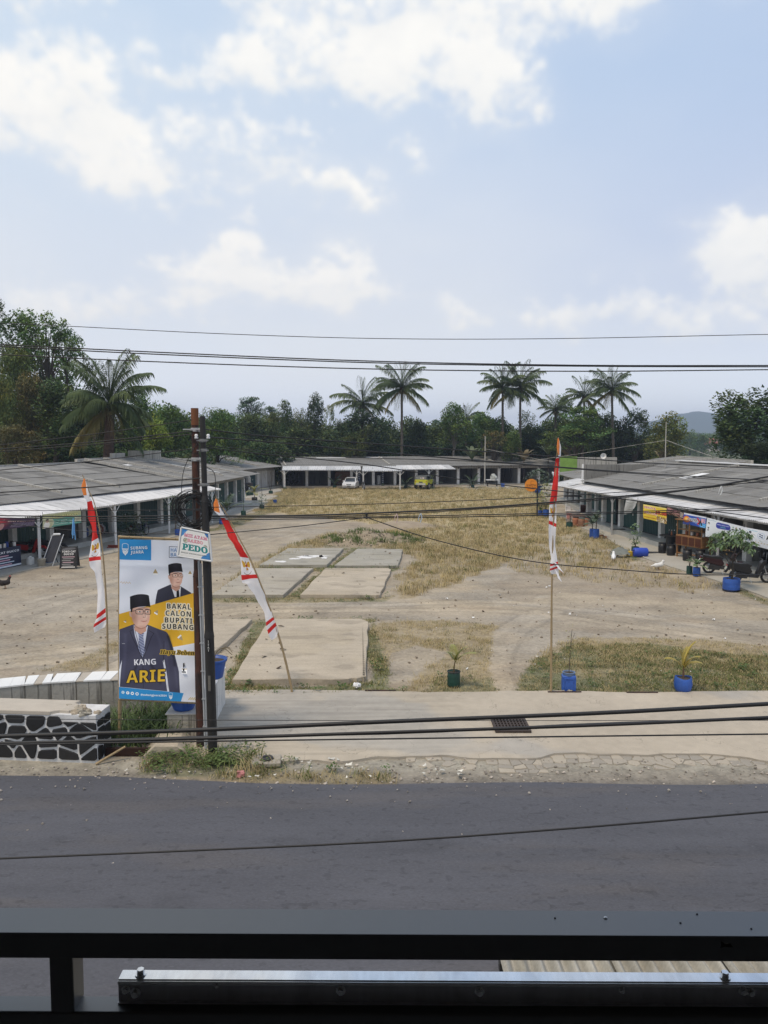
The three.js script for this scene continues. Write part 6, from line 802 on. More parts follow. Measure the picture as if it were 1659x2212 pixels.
// along the left walk
pot('dark blue pot with two slim bare trees at the left walk', 384, 1157, .18, .40, M.blue, (t, h) => { part(t, 'stem', merge([taper([[-.15, h * .8, 0], [-.1, 1.1, 0], [-.35, 1.7, 0], [-.2, 2.4, 0]], .04, .015, 10, 6), taper([[.15, h * .8, 0], [.3, 1.2, 0], [.2, 1.8, 0], [.5, 2.3, 0]], .04, .015, 10, 6)]), std(.08, .065, .05, .9)); part(t, 'foliage', leafyGeo(150, 1.0, 1.1, .2, 41, 1.5), shootM.dark); });
pot('blue pot with an arching palm beside the middle flag tip', 479, 1132, .18, .36, M.blue2, (t, h) => { const s = part(t, 'palm_shoot', frondShoot(6, 1.7, 43), shootM.dark); s.position.set(.4, h + .6, 0); part(t, 'stem', taper([[0, h * .8, 0], [.2, h + .4, 0], [.4, h + .65, 0]], .05, .03, 5, 6), M.soil); });
pot('dark green pot with a thin stem on the left walk', 526, 1113, .2, .36, M.green, (t, h) => part(t, 'stem', merge([taper([[0, h * .8, 0], [.05, 1.5, 0], [0, 2.3, 0]], .03, .012, 6, 5), leafyGeo(20, .35, .9, .2, 44, 1.4)]), shootM.dark));
pot('dark green pot with a bushy shoot at the tip of the left walk', 566, 1100, .21, .36, M.green, (t, h) => { part(t, 'foliage', leafyGeo(70, .5, 1.1, .3, 45, h - .1), shootM.dark); part(t, 'stem', taper([[0, .4, 0], [0, 2.6, 0]], .025, .01, 5, 5), std(.08, .065, .05, .9)); });
{ const p = onGround(594, 1088); const t = thing('bucket', 'small blue bucket alone on the dry grass at the left', 'bucket', p, .2); part(t, 'bucket_body', lathe([[0, 0], [.16, 0], [.19, .36], [.2, .37], [.18, .37], [.15, .05], [0, .05]], 18), M.blue2); part(t, 'handle', new THREE.TorusGeometry(.18, .012, 5, 16, Math.PI).translate(0, .36, 0), M.steel); }
pot('young yellow green palm planted in a black pot on the far left grass', 550, 1083, .28, .4, M.dark, palmIn(1.2, 9, 51, shootM.olive, 0, .5));
pot('green drum standing left of the yellow green palm', 544, 1070, .2, .36, M.green, null);
pot('second green drum with a low bush by the far left walk', 536, 1071, .22, .36, M.green, (t, h) => part(t, 'foliage', leafyGeo(24, .4, .4, .3, 52, h - .1), shootM.dark));
pot('small green pot with twigs on the far left walk', 585, 1066, .24, .32, M.green, (t, h) => part(t, 'stem', merge([taper([[0, h * .8, 0], [.1, 1.6, 0], [0, 2.4, 0]], .03, .012, 6, 5), taper([[0, h * .8, 0], [-.3, 1.4, 0]], .03, .012, 6, 5)]), M.soil));
pot('low dark tub at the corner of the back row', 616, 1057, .28, .25, M.green, null);
{ const p = onGround(287, 1166), t = thing('shrub', 'dense leafy shrub at the left walk above the banner', 'shrub', p); part(t, 'foliage', leafyGeo(520, .95, 1.5, .22, 61, .15), shootM.dark); part(t, 'stem', merge([taper([[0, 0, 0], [.1, .6, 0], [.3, 1.1, 0]], .05, .02, 6, 5), taper([[0, 0, 0], [-.2, .6, .1], [-.4, 1.1, 0]], .05, .02, 6, 5)]), M.soil); }
{ const p = onGround(247, 1184), t = thing('brick_pile', 'red bricks stacked low at the left walk', 'bricks', p); for (let i = 0; i < 9; i++) part(t, 'brick', box(.22, .08, .11, (i % 3) * .24 - .24, .05 + Math.floor(i / 3) % 2 * .09, Math.floor(i / 3) * .13 - .1, (i % 4) * .1), std(.22, .05, .03, .9)); }
// palms before the back row
for (const [x, y, l, L, n] of [[723, 1055, 'broad leaved plant at the second awning post of the back row', 1.8, 6], [876, 1056, 'spiky plant beside the right porch post of the back row', 1.7, 9], [926, 1056, 'broad leaved plant beside the yellow jeep', 2.0, 9], [1021, 1055, 'broad leaved plant in a green tub before the open bays', 1.8, 8]]) pot(l, x, y, .22, .4, M.green, (t, h) => { part(t, 'palm_shoot', frondShoot(n, L, x), shootM.dark).position.y = h - .1; });
pot('blue drum inside the open bays right of the white plant bench', 1086, 1053, .24, .5, M.blue2, null);

// ---------------------------------------------------------------- hanging print banners
function banner(label, px, A, B, w, h, draw, billow = .05, off = 0) {
  const Q = px.map(([a, b]) => onWall(a, b, A, B)), O = Q[0].clone(), L = Q.map((p) => p.clone().sub(O)), t = thing('shop_banner', label, 'banner', O), nrm = L[1].clone().cross(L[3]).normalize(); if (nrm.z < 0) nrm.negate();
  const g = sheet(14, 8, (u, v) => { const a = L[0].clone().lerp(L[1], u), b = L[3].clone().lerp(L[2], u), p = a.lerp(b, v); return p.addScaledVector(nrm, off + billow * (Math.sin(u * 7 + v * 2) * .5 + Math.sin(v * 3 + u * 3) * .6) * v); }); { const uv = g.attributes.uv; for (let i = 0; i < uv.count; i++) uv.setY(i, 1 - uv.getY(i)); }
  part(t, 'printed_cloth', g, std(1, 1, 1, .6, { map: canvasTex(w, h, draw), side: THREE.DoubleSide })); part(t, 'cord', merge([rod(L[0], L[0].clone().add(V(0, .12, 0)), .012), rod(L[1], L[1].clone().add(V(0, .12, 0)), .012)]), M.dark); return t;
}
const txt = (g, t, x, y, f, c, s, sw) => { g.font = f; if (s) { g.lineJoin = 'round'; g.lineWidth = sw; g.strokeStyle = s; g.strokeText(t, x, y); } g.fillStyle = c; g.fillText(t, x, y); };
banner('yellow and red BAKSO & MIE AYAM banner with a bowl of noodles, right shops', [[1389.5, 1089], [1440, 1098], [1440, 1132], [1391, 1119.5]], AR[0], AR[1], 512, 320, (g) => { g.fillStyle = '#f0cf3a'; g.fillRect(0, 0, 512, 320); g.fillStyle = '#f7e37e'; g.fillRect(0, 0, 512, 26); const r = rng(2); for (let i = 0; i < 260; i++) { g.fillStyle = ['#c9a25a', '#5e7a3a', '#f4eee0', '#a56b34', '#7d5a36'][i % 5]; g.beginPath(); g.ellipse(290 + r() * 220, 210 + r() * 110, 16, 6, r() * 3, 0, 7); g.fill(); } txt(g, 'BAKSO &', 20, 80, 'bold 62px sans-serif', '#c4232a', '#fff', 8); txt(g, 'MIE AYAM', 20, 190, 'bold 58px sans-serif', '#c4232a', '#fff', 8); g.fillStyle = '#c4232a'; g.fillRect(20, 205, 250, 6); txt(g, '10.000A', 262, 160, 'italic bold 92px serif', '#d52b30', '#5a1512', 12); txt(g, 'BUANG GUMBONG', 22, 285, 'bold 32px sans-serif', '#b3202a'); });
banner('small brown food banner between the yellow and the blue banner', [[1441, 1093.5], [1477, 1106], [1477, 1122], [1441, 1110]], AR[0], AR[1], 384, 200, (g) => { g.fillStyle = '#4a332c'; g.fillRect(0, 0, 384, 200); const r = rng(4); for (let i = 0; i < 120; i++) { g.fillStyle = ['#7a4a3a', '#a98674', '#2b1d18', '#c7a28e'][i % 4]; g.fillRect(r() * 384, r() * 200, 26, 10); } txt(g, 'BAKARAN', 16, 70, 'bold 48px sans-serif', '#e7a9b0', '#5a2028', 6); txt(g, 'ASLI SUNDA', 12, 130, 'bold 48px sans-serif', '#e9b0a8', '#5a2028', 6); g.fillStyle = '#e8e4da'; for (let i = 0; i < 4; i++) { g.fillRect(300, 40 + i * 36, 60, 14); } });
banner('blue CLIMAX banner with an orange ball, over the wooden food stall', [[1477.5, 1107.5], [1526.5, 1117], [1524, 1141], [1476, 1131.5]], AR[0], AR[1], 512, 256, (g) => { g.fillStyle = '#2a55b8'; g.fillRect(0, 0, 512, 256); g.fillStyle = '#dfe4ee'; g.fillRect(0, 0, 512, 34); g.fillStyle = '#3aa0e0'; g.fillRect(380, 170, 132, 86); g.strokeStyle = '#cfe0f5'; g.lineWidth = 6; for (let i = 0; i < 6; i++) { g.beginPath(); g.moveTo(70, 130); g.lineTo(512, 20 + i * 48); g.stroke(); } const gr = g.createRadialGradient(70, 120, 5, 80, 130, 76); gr.addColorStop(0, '#ffe680'); gr.addColorStop(.5, '#f0a030'); gr.addColorStop(1, '#c8502a'); g.fillStyle = gr; g.beginPath(); g.arc(80, 130, 74, 0, 7); g.fill(); txt(g, 'CLIMA', 92, 156, 'italic bold 88px sans-serif', '#14141c', '#fff', 12); g.strokeStyle = '#d8282c'; g.lineWidth = 30; g.beginPath(); g.moveTo(310, 60); g.lineTo(372, 140); g.lineTo(318, 210); g.stroke(); g.strokeStyle = '#15151f'; g.beginPath(); g.moveTo(352, 205); g.lineTo(390, 120); g.lineTo(420, 220); g.stroke(); g.fillStyle = '#e8b4c0'; g.fillRect(400, 60, 90, 90); txt(g, 'J', 452, 130, 'bold 80px sans-serif', '#5b62a8'); });
banner('white water shop banner with a dark blue badge, left part', [[1527.5, 1118], [1607, 1138], [1607, 1168], [1525, 1159]], AR[0], AR[1], 768, 320, (g) => { g.fillStyle = '#e6ebf1'; g.fillRect(0, 0, 768, 320); txt(g, 'Depot Air Minum', 20, 36, '24px sans-serif', '#7aa0b8'); g.fillStyle = '#2d3aa0'; g.beginPath(); g.roundRect(210, 38, 290, 110, 50); g.fill(); g.strokeStyle = '#8a90c0'; g.lineWidth = 8; g.stroke(); txt(g, 'ANEKA MEREK DAN', 226, 86, 'bold 27px sans-serif', '#cfd6ee'); txt(g, 'GALON', 300, 126, 'bold 30px sans-serif', '#7fd4c0'); g.fillStyle = '#16181c'; g.beginPath(); g.arc(52, 90, 22, 0, 7); g.fill(); g.fillStyle = '#f3e6dc'; g.beginPath(); g.arc(52, 100, 15, 0, 7); g.fill(); g.fillStyle = '#22262e'; g.fillRect(38, 150, 30, 60); txt(g, 'Q', 36, 196, 'bold 40px sans-serif', '#e6ebf1'); for (const [x, c] of [[560, '#9db8ae'], [620, '#b9a98e'], [690, '#303840']]) { g.fillStyle = c; g.beginPath(); g.arc(x, 70, 18, 0, 7); g.fill(); } g.fillStyle = '#8899a8'; g.fillRect(540, 104, 190, 8); });
banner('white water shop banner with a big letter A, at the picture edge', [[1607.5, 1138.5], [1740, 1163], [1740, 1209], [1606, 1173]], AR[0], AR[1], 1024, 400, (g) => { g.fillStyle = '#e9edf4'; g.fillRect(0, 0, 1024, 400); txt(g, 'Goodman', 60, 60, 'italic 40px serif', '#4aa9c9'); g.fillStyle = '#f8f8fb'; g.beginPath(); g.ellipse(150, 190, 46, 90, .2, 0, 7); g.fill(); g.fillStyle = '#1e2a3a'; g.beginPath(); g.arc(120, 90, 24, 0, 7); g.fill(); g.beginPath(); g.ellipse(60, 150, 24, 44, .5, 0, 7); g.fill(); g.fillStyle = '#e8cdbb'; g.beginPath(); g.arc(96, 188, 22, 0, 7); g.fill(); g.fillRect(80, 210, 22, 30); g.fillStyle = '#2a3f66'; g.fillRect(100, 250, 18, 60); for (let i = 0; i < 3; i++) { g.strokeStyle = '#3d6a86'; g.lineWidth = 10; g.beginPath(); g.moveTo(10 + i * 8, 270 + i * 18); g.quadraticCurveTo(50, 250 + i * 18, 90, 275 + i * 18); g.stroke(); } txt(g, 'air Galonan', 50, 345, 'bold italic 32px sans-serif', '#2c5a9a'); g.strokeStyle = '#7fa5d8'; g.lineWidth = 6; g.beginPath(); g.roundRect(262, 68, 110, 130, 34); g.stroke(); g.fillStyle = '#234a78'; for (const [x, y] of [[300, 105], [335, 120], [300, 150], [332, 165]]) { g.beginPath(); g.ellipse(x, y, 17, 13, .6, 0, 7); g.fill(); } txt(g, 'AQUA', 400, 190, 'bold 140px sans-serif', '#15181d'); txt(g, '* * * * *', 205, 330, 'bold 60px sans-serif', '#c9b78c'); txt(g, 'Jual', 470, 330, 'bold 50px sans-serif', '#3a4048'); });
banner('torn grey plastic sheet hanging from the right awning', [[1353, 1073], [1378, 1080], [1370, 1098], [1352, 1112]], AR[0], AR[1], 64, 64, (g) => { g.fillStyle = '#b7b8b6'; g.fillRect(0, 0, 64, 64); const r = rng(5); for (let i = 0; i < 40; i++) { g.fillStyle = i % 2 ? '#8d8e8c' : '#dadbd9'; g.fillRect(r() * 64, r() * 64, 4 + r() * 12, 2); } }, .16);
banner('purple MITRA WARSA GEMILANG banner at the left picture edge', [[-40, 1116.5], [76.5, 1119.7], [74.5, 1135.5], [-40, 1151]], AL[0], AL[1], 768, 256, (g) => { g.fillStyle = '#3a2340'; g.fillRect(0, 0, 768, 256); const gr = g.createRadialGradient(260, 90, 10, 260, 90, 160); gr.addColorStop(0, '#c8323c'); gr.addColorStop(1, '#3a2340'); g.fillStyle = gr; g.fillRect(0, 0, 420, 256); g.fillStyle = '#b98a86'; g.beginPath(); g.ellipse(260, 200, 46, 80, .4, 0, 7); g.fill(); g.letterSpacing = '2px'; txt(g, 'MITRA WARSA GEMILANG', 356, 96, 'bold 33px serif', '#f0d8c8', '#7a2a34', 4); g.letterSpacing = '0px'; for (let i = 0; i < 4; i++) { txt(g, 'Melayani pembelian dan antar barang', 440 - i * 12, 136 + i * 28, '20px sans-serif', '#cfc6d2'); } }, .05);
banner('green TOKO BERAS 99 banner with a cook, left shops', [[92, 1111.5], [174.5, 1101.5], [175.7, 1128.8], [90.6, 1142.5]], AL[0], AL[1], 768, 320, (g) => { g.fillStyle = '#5f9d8a'; g.fillRect(0, 0, 768, 320); g.fillStyle = '#b9b98a'; g.fillRect(0, 0, 768, 130); g.fillStyle = '#c4c39c'; g.beginPath(); g.arc(90, 220, 130, 0, 7); g.fill(); g.fillStyle = '#ece7dc'; g.beginPath(); g.ellipse(80, 260, 60, 80, 0, 0, 7); g.fill(); g.fillStyle = '#c9a58c'; g.beginPath(); g.arc(86, 165, 34, 0, 7); g.fill(); g.fillStyle = '#3a3a30'; g.beginPath(); g.arc(86, 145, 30, 3.1, 6.3); g.fill(); txt(g, 'TOKO BERAS 99', 150, 108, 'bold 76px sans-serif', '#e8df9a', '#6f7344', 12); for (let i = 0; i < 3; i++) for (let j = 0; j < 3; j++) { txt(g, ['BERAS RAMOS', 'TELUR AYAM', 'MINYAK GORENG'][(i + j) % 3], 190 + i * 170, 200 + j * 40, 'bold 20px sans-serif', '#f2f2ea'); } g.fillStyle = '#d9d6b8'; g.fillRect(640, 150, 128, 130); g.fillStyle = '#6a7a60'; for (let i = 0; i < 4; i++) g.fillRect(655, 180 + i * 22, 95, 6); }, .05);
// shop signs in the back row
for (const [x0, x1, l, w] of [[772, 779, 'tall dark notice strip hung left of the back row porch', 'K O P I'], [824, 830, 'tall blue notice strip hung right of the back row porch', 'W A R K O P']]) banner(l, [[x0, 1017], [x1, 1017], [x1, 1049], [x0, 1049]], [-20, -98.6], [20, -98.6], 64, 384, (g) => { g.fillStyle = '#1a2542'; g.fillRect(0, 0, 64, 384); g.textAlign = 'center'; w.split(' ').forEach((c, i) => txt(g, c, 32, 60 + i * 52, 'bold 46px sans-serif', '#c7d0de')); g.fillStyle = '#5a6a4a'; g.fillRect(8, 330, 48, 40); }, .02);
// round orange sign on its black post
{ const p = onGround(1160, 1117), t = thing('round_sign', 'round orange sign hung on a tall black post at the right walk', 'sign', p); part(t, 'post', box(.09, 3.0, .09, 0, 1.5, 0), M.black); part(t, 'arm', merge([box(.9, .05, .05, -.45, 2.97, 0), box(.55, .04, .04, -.3, 2.02, 0)]), M.black);
  const tx = canvasTex(256, 256, (g) => { g.fillStyle = '#e08a22'; g.fillRect(0, 0, 256, 256); g.strokeStyle = '#a85a16'; g.lineWidth = 10; g.beginPath(); g.moveTo(120, 40); g.lineTo(120, 108); g.lineTo(176, 108); g.moveTo(120, 40); g.lineTo(200, 40); g.stroke(); g.textAlign = 'center'; txt(g, 'WARUNG', 128, 142, 'italic bold 44px serif', '#1b120b'); txt(g, 'Kopi Teras', 130, 180, 'italic bold 38px serif', '#1b120b'); g.fillRect(50, 204, 150, 6); });
  const dg = new THREE.CylinderGeometry(.5, .5, .06, 36); dg.rotateX(Math.PI / 2); part(t, 'sign_disc', dg, std(.65, .27, .03, .55)).position.set(-.5, 2.5, 0); const fg = new THREE.CircleGeometry(.48, 36); part(t, 'sign_print', fg, std(1, 1, 1, .55, { map: tx })).position.set(-.5, 2.5, .034); }
// ---------------------------------------------------------------- shop furniture, right
function barrelStool(label, px, py, R, h, mat, y = .04) { const p = onGround(px, py, y), t = thing('barrel_stool', label, 'stool', p, 0, 'barrel stools'); part(t, 'barrel', lathe([[0, 0], [R * .9, 0], [R * .92, .02], [R, h * .33], [R * 1.03, h * .36], [R, h * .39], [R, h * .62], [R * 1.03, h * .65], [R, h * .68], [R * .92, h], [0, h]], 20), mat); part(t, 'seat', cyl(R * .98, R * .98, .04, 20, 0, h, 0), M.black); return t; }
barrelStool('black barrel stool left of the round black table', 1430, 1194.5, .2, .52, M.black); barrelStool('black barrel stool in front of the round black table', 1449, 1199.5, .22, .52, M.black); barrelStool('black barrel stool right of the round black table', 1463, 1195, .2, .52, M.black); barrelStool('black barrel stool beside the wooden food stall', 1484, 1211, .22, .55, M.black); barrelStool('black barrel stool under the right end of the food stall', 1512, 1213, .22, .56, M.black); barrelStool('black barrel stool between the awning post and the motorbikes', 1545, 1225, .17, .5, M.black);
{ const p = onGround(1449, 1190, .04), t = thing('round_table', 'round black table with condiment bottles before the green shutters', 'table', p); part(t, 'tabletop', cyl(.62, .62, .04, 28, 0, .82, 0), M.black); part(t, 'table_leg', cyl(.3, .26, .82, 18), M.black); for (let i = 0; i < 3; i++) { const b = thing('bottle', ['condiment bottle at the left on the round black table', 'condiment bottle in the middle of the round black table', 'condiment bottle at the right on the round black table'][i], 'bottle', [p.x - .12 + i * .12, p.y + .86, p.z + .05 * i]); part(b, 'bottle_body', lathe([[0, 0], [.045, 0], [.045, .16], [.02, .21], [.02, .26], [0, .26]], 10), i % 2 ? M.terracotta : M.dark); part(b, 'cap', cyl(.024, .024, .03, 8, 0, .26, 0), M.whitemetal); } }
{ // wooden food stall on its trestle
  const p = onGround(1497, 1206, .04), t = thing('food_stall', 'brown wooden food stall with glass shelves under the blue banner', 'food stall', p, -1.2);
  part(t, 'counter', metric(rbox(2.1, .62, .8, .02, 0, 1.02, 0), 1), M.wood); for (let i = 0; i < 4; i++) part(t, 'counter_panel', metric(rbox(.44, .48, .03, .01, -.78 + i * .52, 1.02, .41), 1), std(.30, .135, .04, .55, { map: rep(T.wood, 1) })); part(t, 'side_panel', metric(rbox(.03, .5, .62, .01, 1.06, 1.0, 0), 1), M.wood);
  for (const [x, z] of [[-.98, .32], [.98, .32], [-.98, -.32], [.98, -.32]]) part(t, 'leg', box(.07, .72, .07, x, .36, z), M.wood); for (const [x, z] of [[-1, .34], [1, .34], [-1, -.34], [1, -.34], [0, .34]]) part(t, 'upright', box(.05, .9, .05, x, 1.78, z), M.wood); part(t, 'top_board', metric(box(2.2, .05, .9, 0, 2.24, 0), 1), M.wood); part(t, 'shelf', metric(box(2.0, .03, .6, 0, 1.65, -.05), 1), M.wood); part(t, 'glass_pane', box(1.9, .55, .008, 0, 1.95, .34), M.glass); t.scale.setScalar(.86); part(t, 'cross_bar', box(1.95, .06, .05, 0, .25, .32), M.wood);
  for (let i = 0; i < 4; i++) part(t, 'jar', cyl(.09, .09, .2, 10, -.7 + i * .45, 1.34, -.1), i % 2 ? M.whitemetal : M.terracotta); }
{ // white cart with glass case, and the barrels and tabletop beside it
  const p = onGround(1237, 1127, .04), t = thing('food_cart', 'pale food cart with a glass case at the end of the right walk', 'food cart', p, -.25); part(t, 'cabinet', rbox(1.35, .95, .8, .02, 0, .5, 0), std(.55, .48, .46, .7, { map: rep(T.blotch, .8) })); part(t, 'worktop', rbox(1.5, .08, .95, .02, 0, 1.0, 0), std(.66, .63, .60, .6)); part(t, 'cabinet', rbox(.5, .35, .7, .02, -.45, 1.2, 0), std(.60, .56, .54, .7)); for (const [x, z] of [[-.7, .42], [.7, .42], [-.7, -.42], [.7, -.42]]) part(t, 'upright', box(.06, 1.3, .06, x, 1.65, z), M.whitemetal); part(t, 'glass_pane', box(1.34, .6, .01, 0, 1.65, .42), M.glass); t.scale.set(.72, .82, .72); part(t, 'roof_board', rbox(1.7, .08, 1.1, .02, 0, 2.3, 0), M.dark); part(t, 'print', box(.5, .5, .01, -.35, .5, .408), std(.45, .2, .18, .7)); }
barrelStool('rusty orange barrel at the left under the long board table', 1243, 1134.5, .22, .55, M.terracotta); barrelStool('rusty orange barrel with a pale swirl, in the middle under the long board table', 1256, 1137, .23, .56, std(.34, .17, .10, .8, { map: rep(T.stained, 2) })); barrelStool('rusty orange barrel at the right under the long board table', 1268, 1135, .22, .55, M.terracotta);
{ const p = onGround(1258, 1133, .04), t = thing('board_table', 'long brown board table resting on orange barrels', 'table', p); part(t, 'tabletop', metric(rbox(1.7, .05, .7, .02, 0, .62, -.1), 1), std(.12, .07, .05, .6)); part(t, 'leg', merge([box(.06, .6, .06, .8, .3, -.3), box(.06, .6, .06, -.8, .3, -.3)]), M.dark); const c = onGround(1263, 1123, .04), q = thing('wood_crate', 'brown wooden crate behind the long board table', 'crate', c); part(q, 'crate_body', rbox(.7, .55, .45, .02, 0, .8, 0), std(.22, .11, .06, .8, { map: rep(T.wood, 1) })); part(q, 'lid', rbox(.75, .05, .5, .02, 0, 1.1, 0), std(.16, .08, .05, .8)); }
{ const p = onGround(1417, 1183.5, .31); } single('door_mat', 'dark door mat on the pale tiles before the second green shutter', 'mat', rbox(.9, .03, .4, .01, 15.0, .318, -50.2), M.dark); { const p = onGround(1421, 1197, .05); single('rubber_sheet', 'black rubber sheet lying on the right walk by the blue drum', 'sheet', jitter(sheet(10, 4, (u, v) => [p.x + (u - .5) * 2.2, .06 + .03 * Math.sin(u * 6), p.z - .4 + (v - .5) * .5 - u * .5]), .03, 3), std(.03, .03, .03, .8, { side: THREE.DoubleSide })); }
// ---------------------------------------------------------------- motorbikes
function motorbike(label, p, turn, c, o = {}) {     // local x forward, wheels on y = 0
  const t = thing('motorbike', label, 'motorbike', p, turn), wr = .27;
  const body = std(...c, .3), wheel = (x, n) => { const w = new THREE.Group(); w.name = n; w.position.set(x, wr, 0); t.add(w); part(w, 'tyre', new THREE.TorusGeometry(wr - .045, .05, 10, 28), M.black); part(w, 'rim', new THREE.TorusGeometry(wr - .09, .014, 6, 24), M.steel); const sp = []; for (let i = 0; i < 5; i++) { const a = i * 1.2566; sp.push(rod([0, 0, 0], [Math.cos(a) * .18, Math.sin(a) * .18, 0], .016, .011, 5)); } part(w, 'spoke', merge(sp), M.steel); part(w, 'hub', cyl(.05, .05, .12, 12, 0, -.06, 0).rotateX(Math.PI / 2), M.steel); };
  wheel(-.62, 'rear_wheel'); wheel(.62, 'front_wheel');
  const sh = (pts, d, x = 0) => { const s = new THREE.Shape(); pts.forEach((q, i) => i ? s.lineTo(...q) : s.moveTo(...q)); const g = new THREE.ExtrudeGeometry(s, { depth: d - .04, bevelEnabled: true, bevelSize: .02, bevelThickness: .02, bevelSegments: 2 }); g.translate(0, 0, -d / 2 + .02); return g; };
  part(t, 'tail_body', sh([[-.98, .78], [-.9, .66], [-.6, .52], [-.1, .40], [-.02, .48], [-.1, .66], [-.5, .72]], .24), body); part(t, 'front_shield', sh([[.16, .28], [.26, .30], [.42, .72], [.50, .92], [.42, .96], [.34, .86], [.22, .5]], .30), body); part(t, 'floorboard', sh([[-.12, .26], [.24, .24], [.24, .32], [-.1, .36]], .26), M.dark); part(t, 'engine', sh([[-.66, .22], [-.2, .2], [-.1, .4], [-.55, .44]], .2), M.dark); part(t, 'seat', sh([[-.88, .76], [-.5, .73], [-.1, .68], [-.04, .74], [-.2, .80], [-.55, .80], [-.86, .85]], .24), M.black); part(t, 'front_fender', sh([[.38, .48], [.52, .60], [.74, .58], [.86, .44], [.80, .44], [.70, .52], [.54, .52], [.44, .44]], .13), body); part(t, 'headlamp', new THREE.SphereGeometry(.09, 12, 8).scale(.7, .8, 1.4).translate(.50, .9, 0), M.darkglass);
  for (const s of [-1, 1]) { part(t, 'fork', rod([.62, wr, s * .08], [.42, .86, s * .08], .02, .024, 7), M.steel); part(t, 'mirror', merge([rod([.36, 1.0, s * .24], [.32, 1.22, s * .30], .008, .008, 5), new THREE.SphereGeometry(.06, 10, 8).scale(.35, 1, 1.2).translate(.32, 1.25, s * .32)]), M.black); }
  part(t, 'handlebar', merge([rod([.36, .98, -.34], [.40, 1.0, -.1], .016, .016, 6), rod([.40, 1.0, -.1], [.40, 1.0, .1], .018, .018, 6), rod([.40, 1.0, .1], [.36, .98, .34], .016, .016, 6)]), M.black); part(t, 'exhaust', rod([-.1, .26, -.14], [-.82, .38, -.17], .035, .055, 10), M.steel); part(t, 'tail_lamp', box(.05, .05, .14, -.98, .74, 0), std(.4, .01, .01, .3)); part(t, 'rear_mudguard', sh([[-.96, .66], [-1.08, .44], [-1.02, .42], [-.88, .62]], .12), M.dark); part(t, 'number_plate', box(.012, .14, .24, -1.03, .60, 0, 0, 0, -.5), o.plate ?? M.white); part(t, 'side_stand', rod([-.1, .24, .1], [-.02, .0, .24], .012, .012, 5), M.steel);
  t.rotation.order = 'YXZ'; t.rotation.x = o.lean ?? .08; return t;
}
motorbike('black motorbike with a white number plate behind the potted tree', onGround(1563, 1240, .04), -.35, [.03, .008, .01]);
motorbike('black motorbike with silver wheels, nearest the picture edge', onGround(1622, 1258, .04), -.18, [.012, .012, .014], { plate: std(.35, .35, .3, .7) });
motorbike('dark motorbike with round mirrors cut by the right picture edge', onGround(1668, 1228, .04), -2.6, [.015, .015, .017]);
motorbike('red motorbike parked at the left shops behind the awning post', onGround(64, 1204, .04), .25, [.30, .015, .015]);
motorbike('black motorbike parked behind the red one, at the leaning lounge chair', onGround(108, 1199, .04), .35, [.015, .015, .02]);
motorbike('dark blue motorbike parked beyond the shrub on the left walk', onGround(303, 1158, .04), 1.25, [.01, .016, .05]);
motorbike('small dark motorbike standing beside the porch of the back row', onGround(786, 1058), -1.45, [.03, .03, .03]);
// ---------------------------------------------------------------- left shop clutter
{ const p = onGround(20, 1220), A2 = [p.x - 6 * .42, p.z + 6 * .9], t = thing('paint_stall', 'counter with a blue TOKO CAT DUCCO banner and paint tins, left edge', 'stall', onGround(46, 1222.5), 1.3); const tx = canvasTex(512, 256, (g) => { g.fillStyle = '#1c2740'; g.fillRect(0, 0, 512, 256); const gr = g.createLinearGradient(0, 0, 300, 256); gr.addColorStop(0, '#9ecbea'); gr.addColorStop(.5, '#2b5ea8'); gr.addColorStop(1, '#141c30'); g.fillStyle = gr; g.fillRect(0, 0, 300, 256); g.fillStyle = '#dfe9f2'; g.beginPath(); g.ellipse(120, 170, 110, 26, -.4, 0, 7); g.fill(); txt(g, 'TOKO CAT DUCCO', 190, 70, 'bold 36px sans-serif', '#eef2f6', '#14203a', 6); for (let i = 0; i < 5; i++) { g.fillStyle = i % 2 ? '#c9d6e4' : '#d8a8b8'; g.fillRect(240, 96 + i * 28, 150 + (i * 37) % 60, 12); } g.fillStyle = '#d6dde6'; g.fillRect(0, 226, 512, 22); });
  part(t, 'counter', box(3.4, .95, .5, -1.75, .5, -.3), M.dark); const pg = sheet(8, 3, (u, v) => [lerp(-3.4, 0, u), lerp(1.0, .05, v), .0 + .015 * Math.sin(u * 9)]); { const uv = pg.attributes.uv; for (let i = 0; i < uv.count; i++) uv.setY(i, 1 - uv.getY(i)); } part(t, 'printed_cloth', pg, std(1, 1, 1, .6, { map: tx, side: THREE.DoubleSide })); const r = rng(9); for (let i = 0; i < 12; i++) part(t, 'paint_tin', cyl(.08, .08, .16 + .14 * r(), 12, -.15 - i * .22, .98, -.3 + .2 * (r() - .5)), [M.whitemetal, M.dark, M.blue, M.steel][i % 4]); }
{ const p = onGround(66, 1220.5), t = thing('jerrycan', 'white plastic jerrycan standing left of the first left awning post', 'jerrycan', p); part(t, 'can', lathe([[0, 0], [.16, 0], [.18, .03], [.18, .30], [.16, .36], [.07, .4], [0, .4]], 20), std(.58, .58, .55, .6)); part(t, 'lid', cyl(.06, .06, .04, 12, 0, .4, 0), M.whitemetal); }
{ const p = onGround(90, 1224), t = thing('post_footing', 'round concrete footing at the first left awning post', 'footing', p); part(t, 'concrete', lathe([[0, 0], [.16, 0], [.2, .36], [.22, .38], [0, .40]], 18), M.slab[2]); }
{ const p = onGround(106, 1216), t = thing('bucket', 'blue bucket under the leaning lounge chair', 'bucket', p); part(t, 'bucket_body', lathe([[0, 0], [.14, 0], [.17, .3], [.18, .31], [.16, .31], [.13, .05], [0, .05]], 18), M.blue); part(t, 'handle', new THREE.TorusGeometry(.16, .008, 5, 14, Math.PI).translate(0, .3, 0), M.steel); }
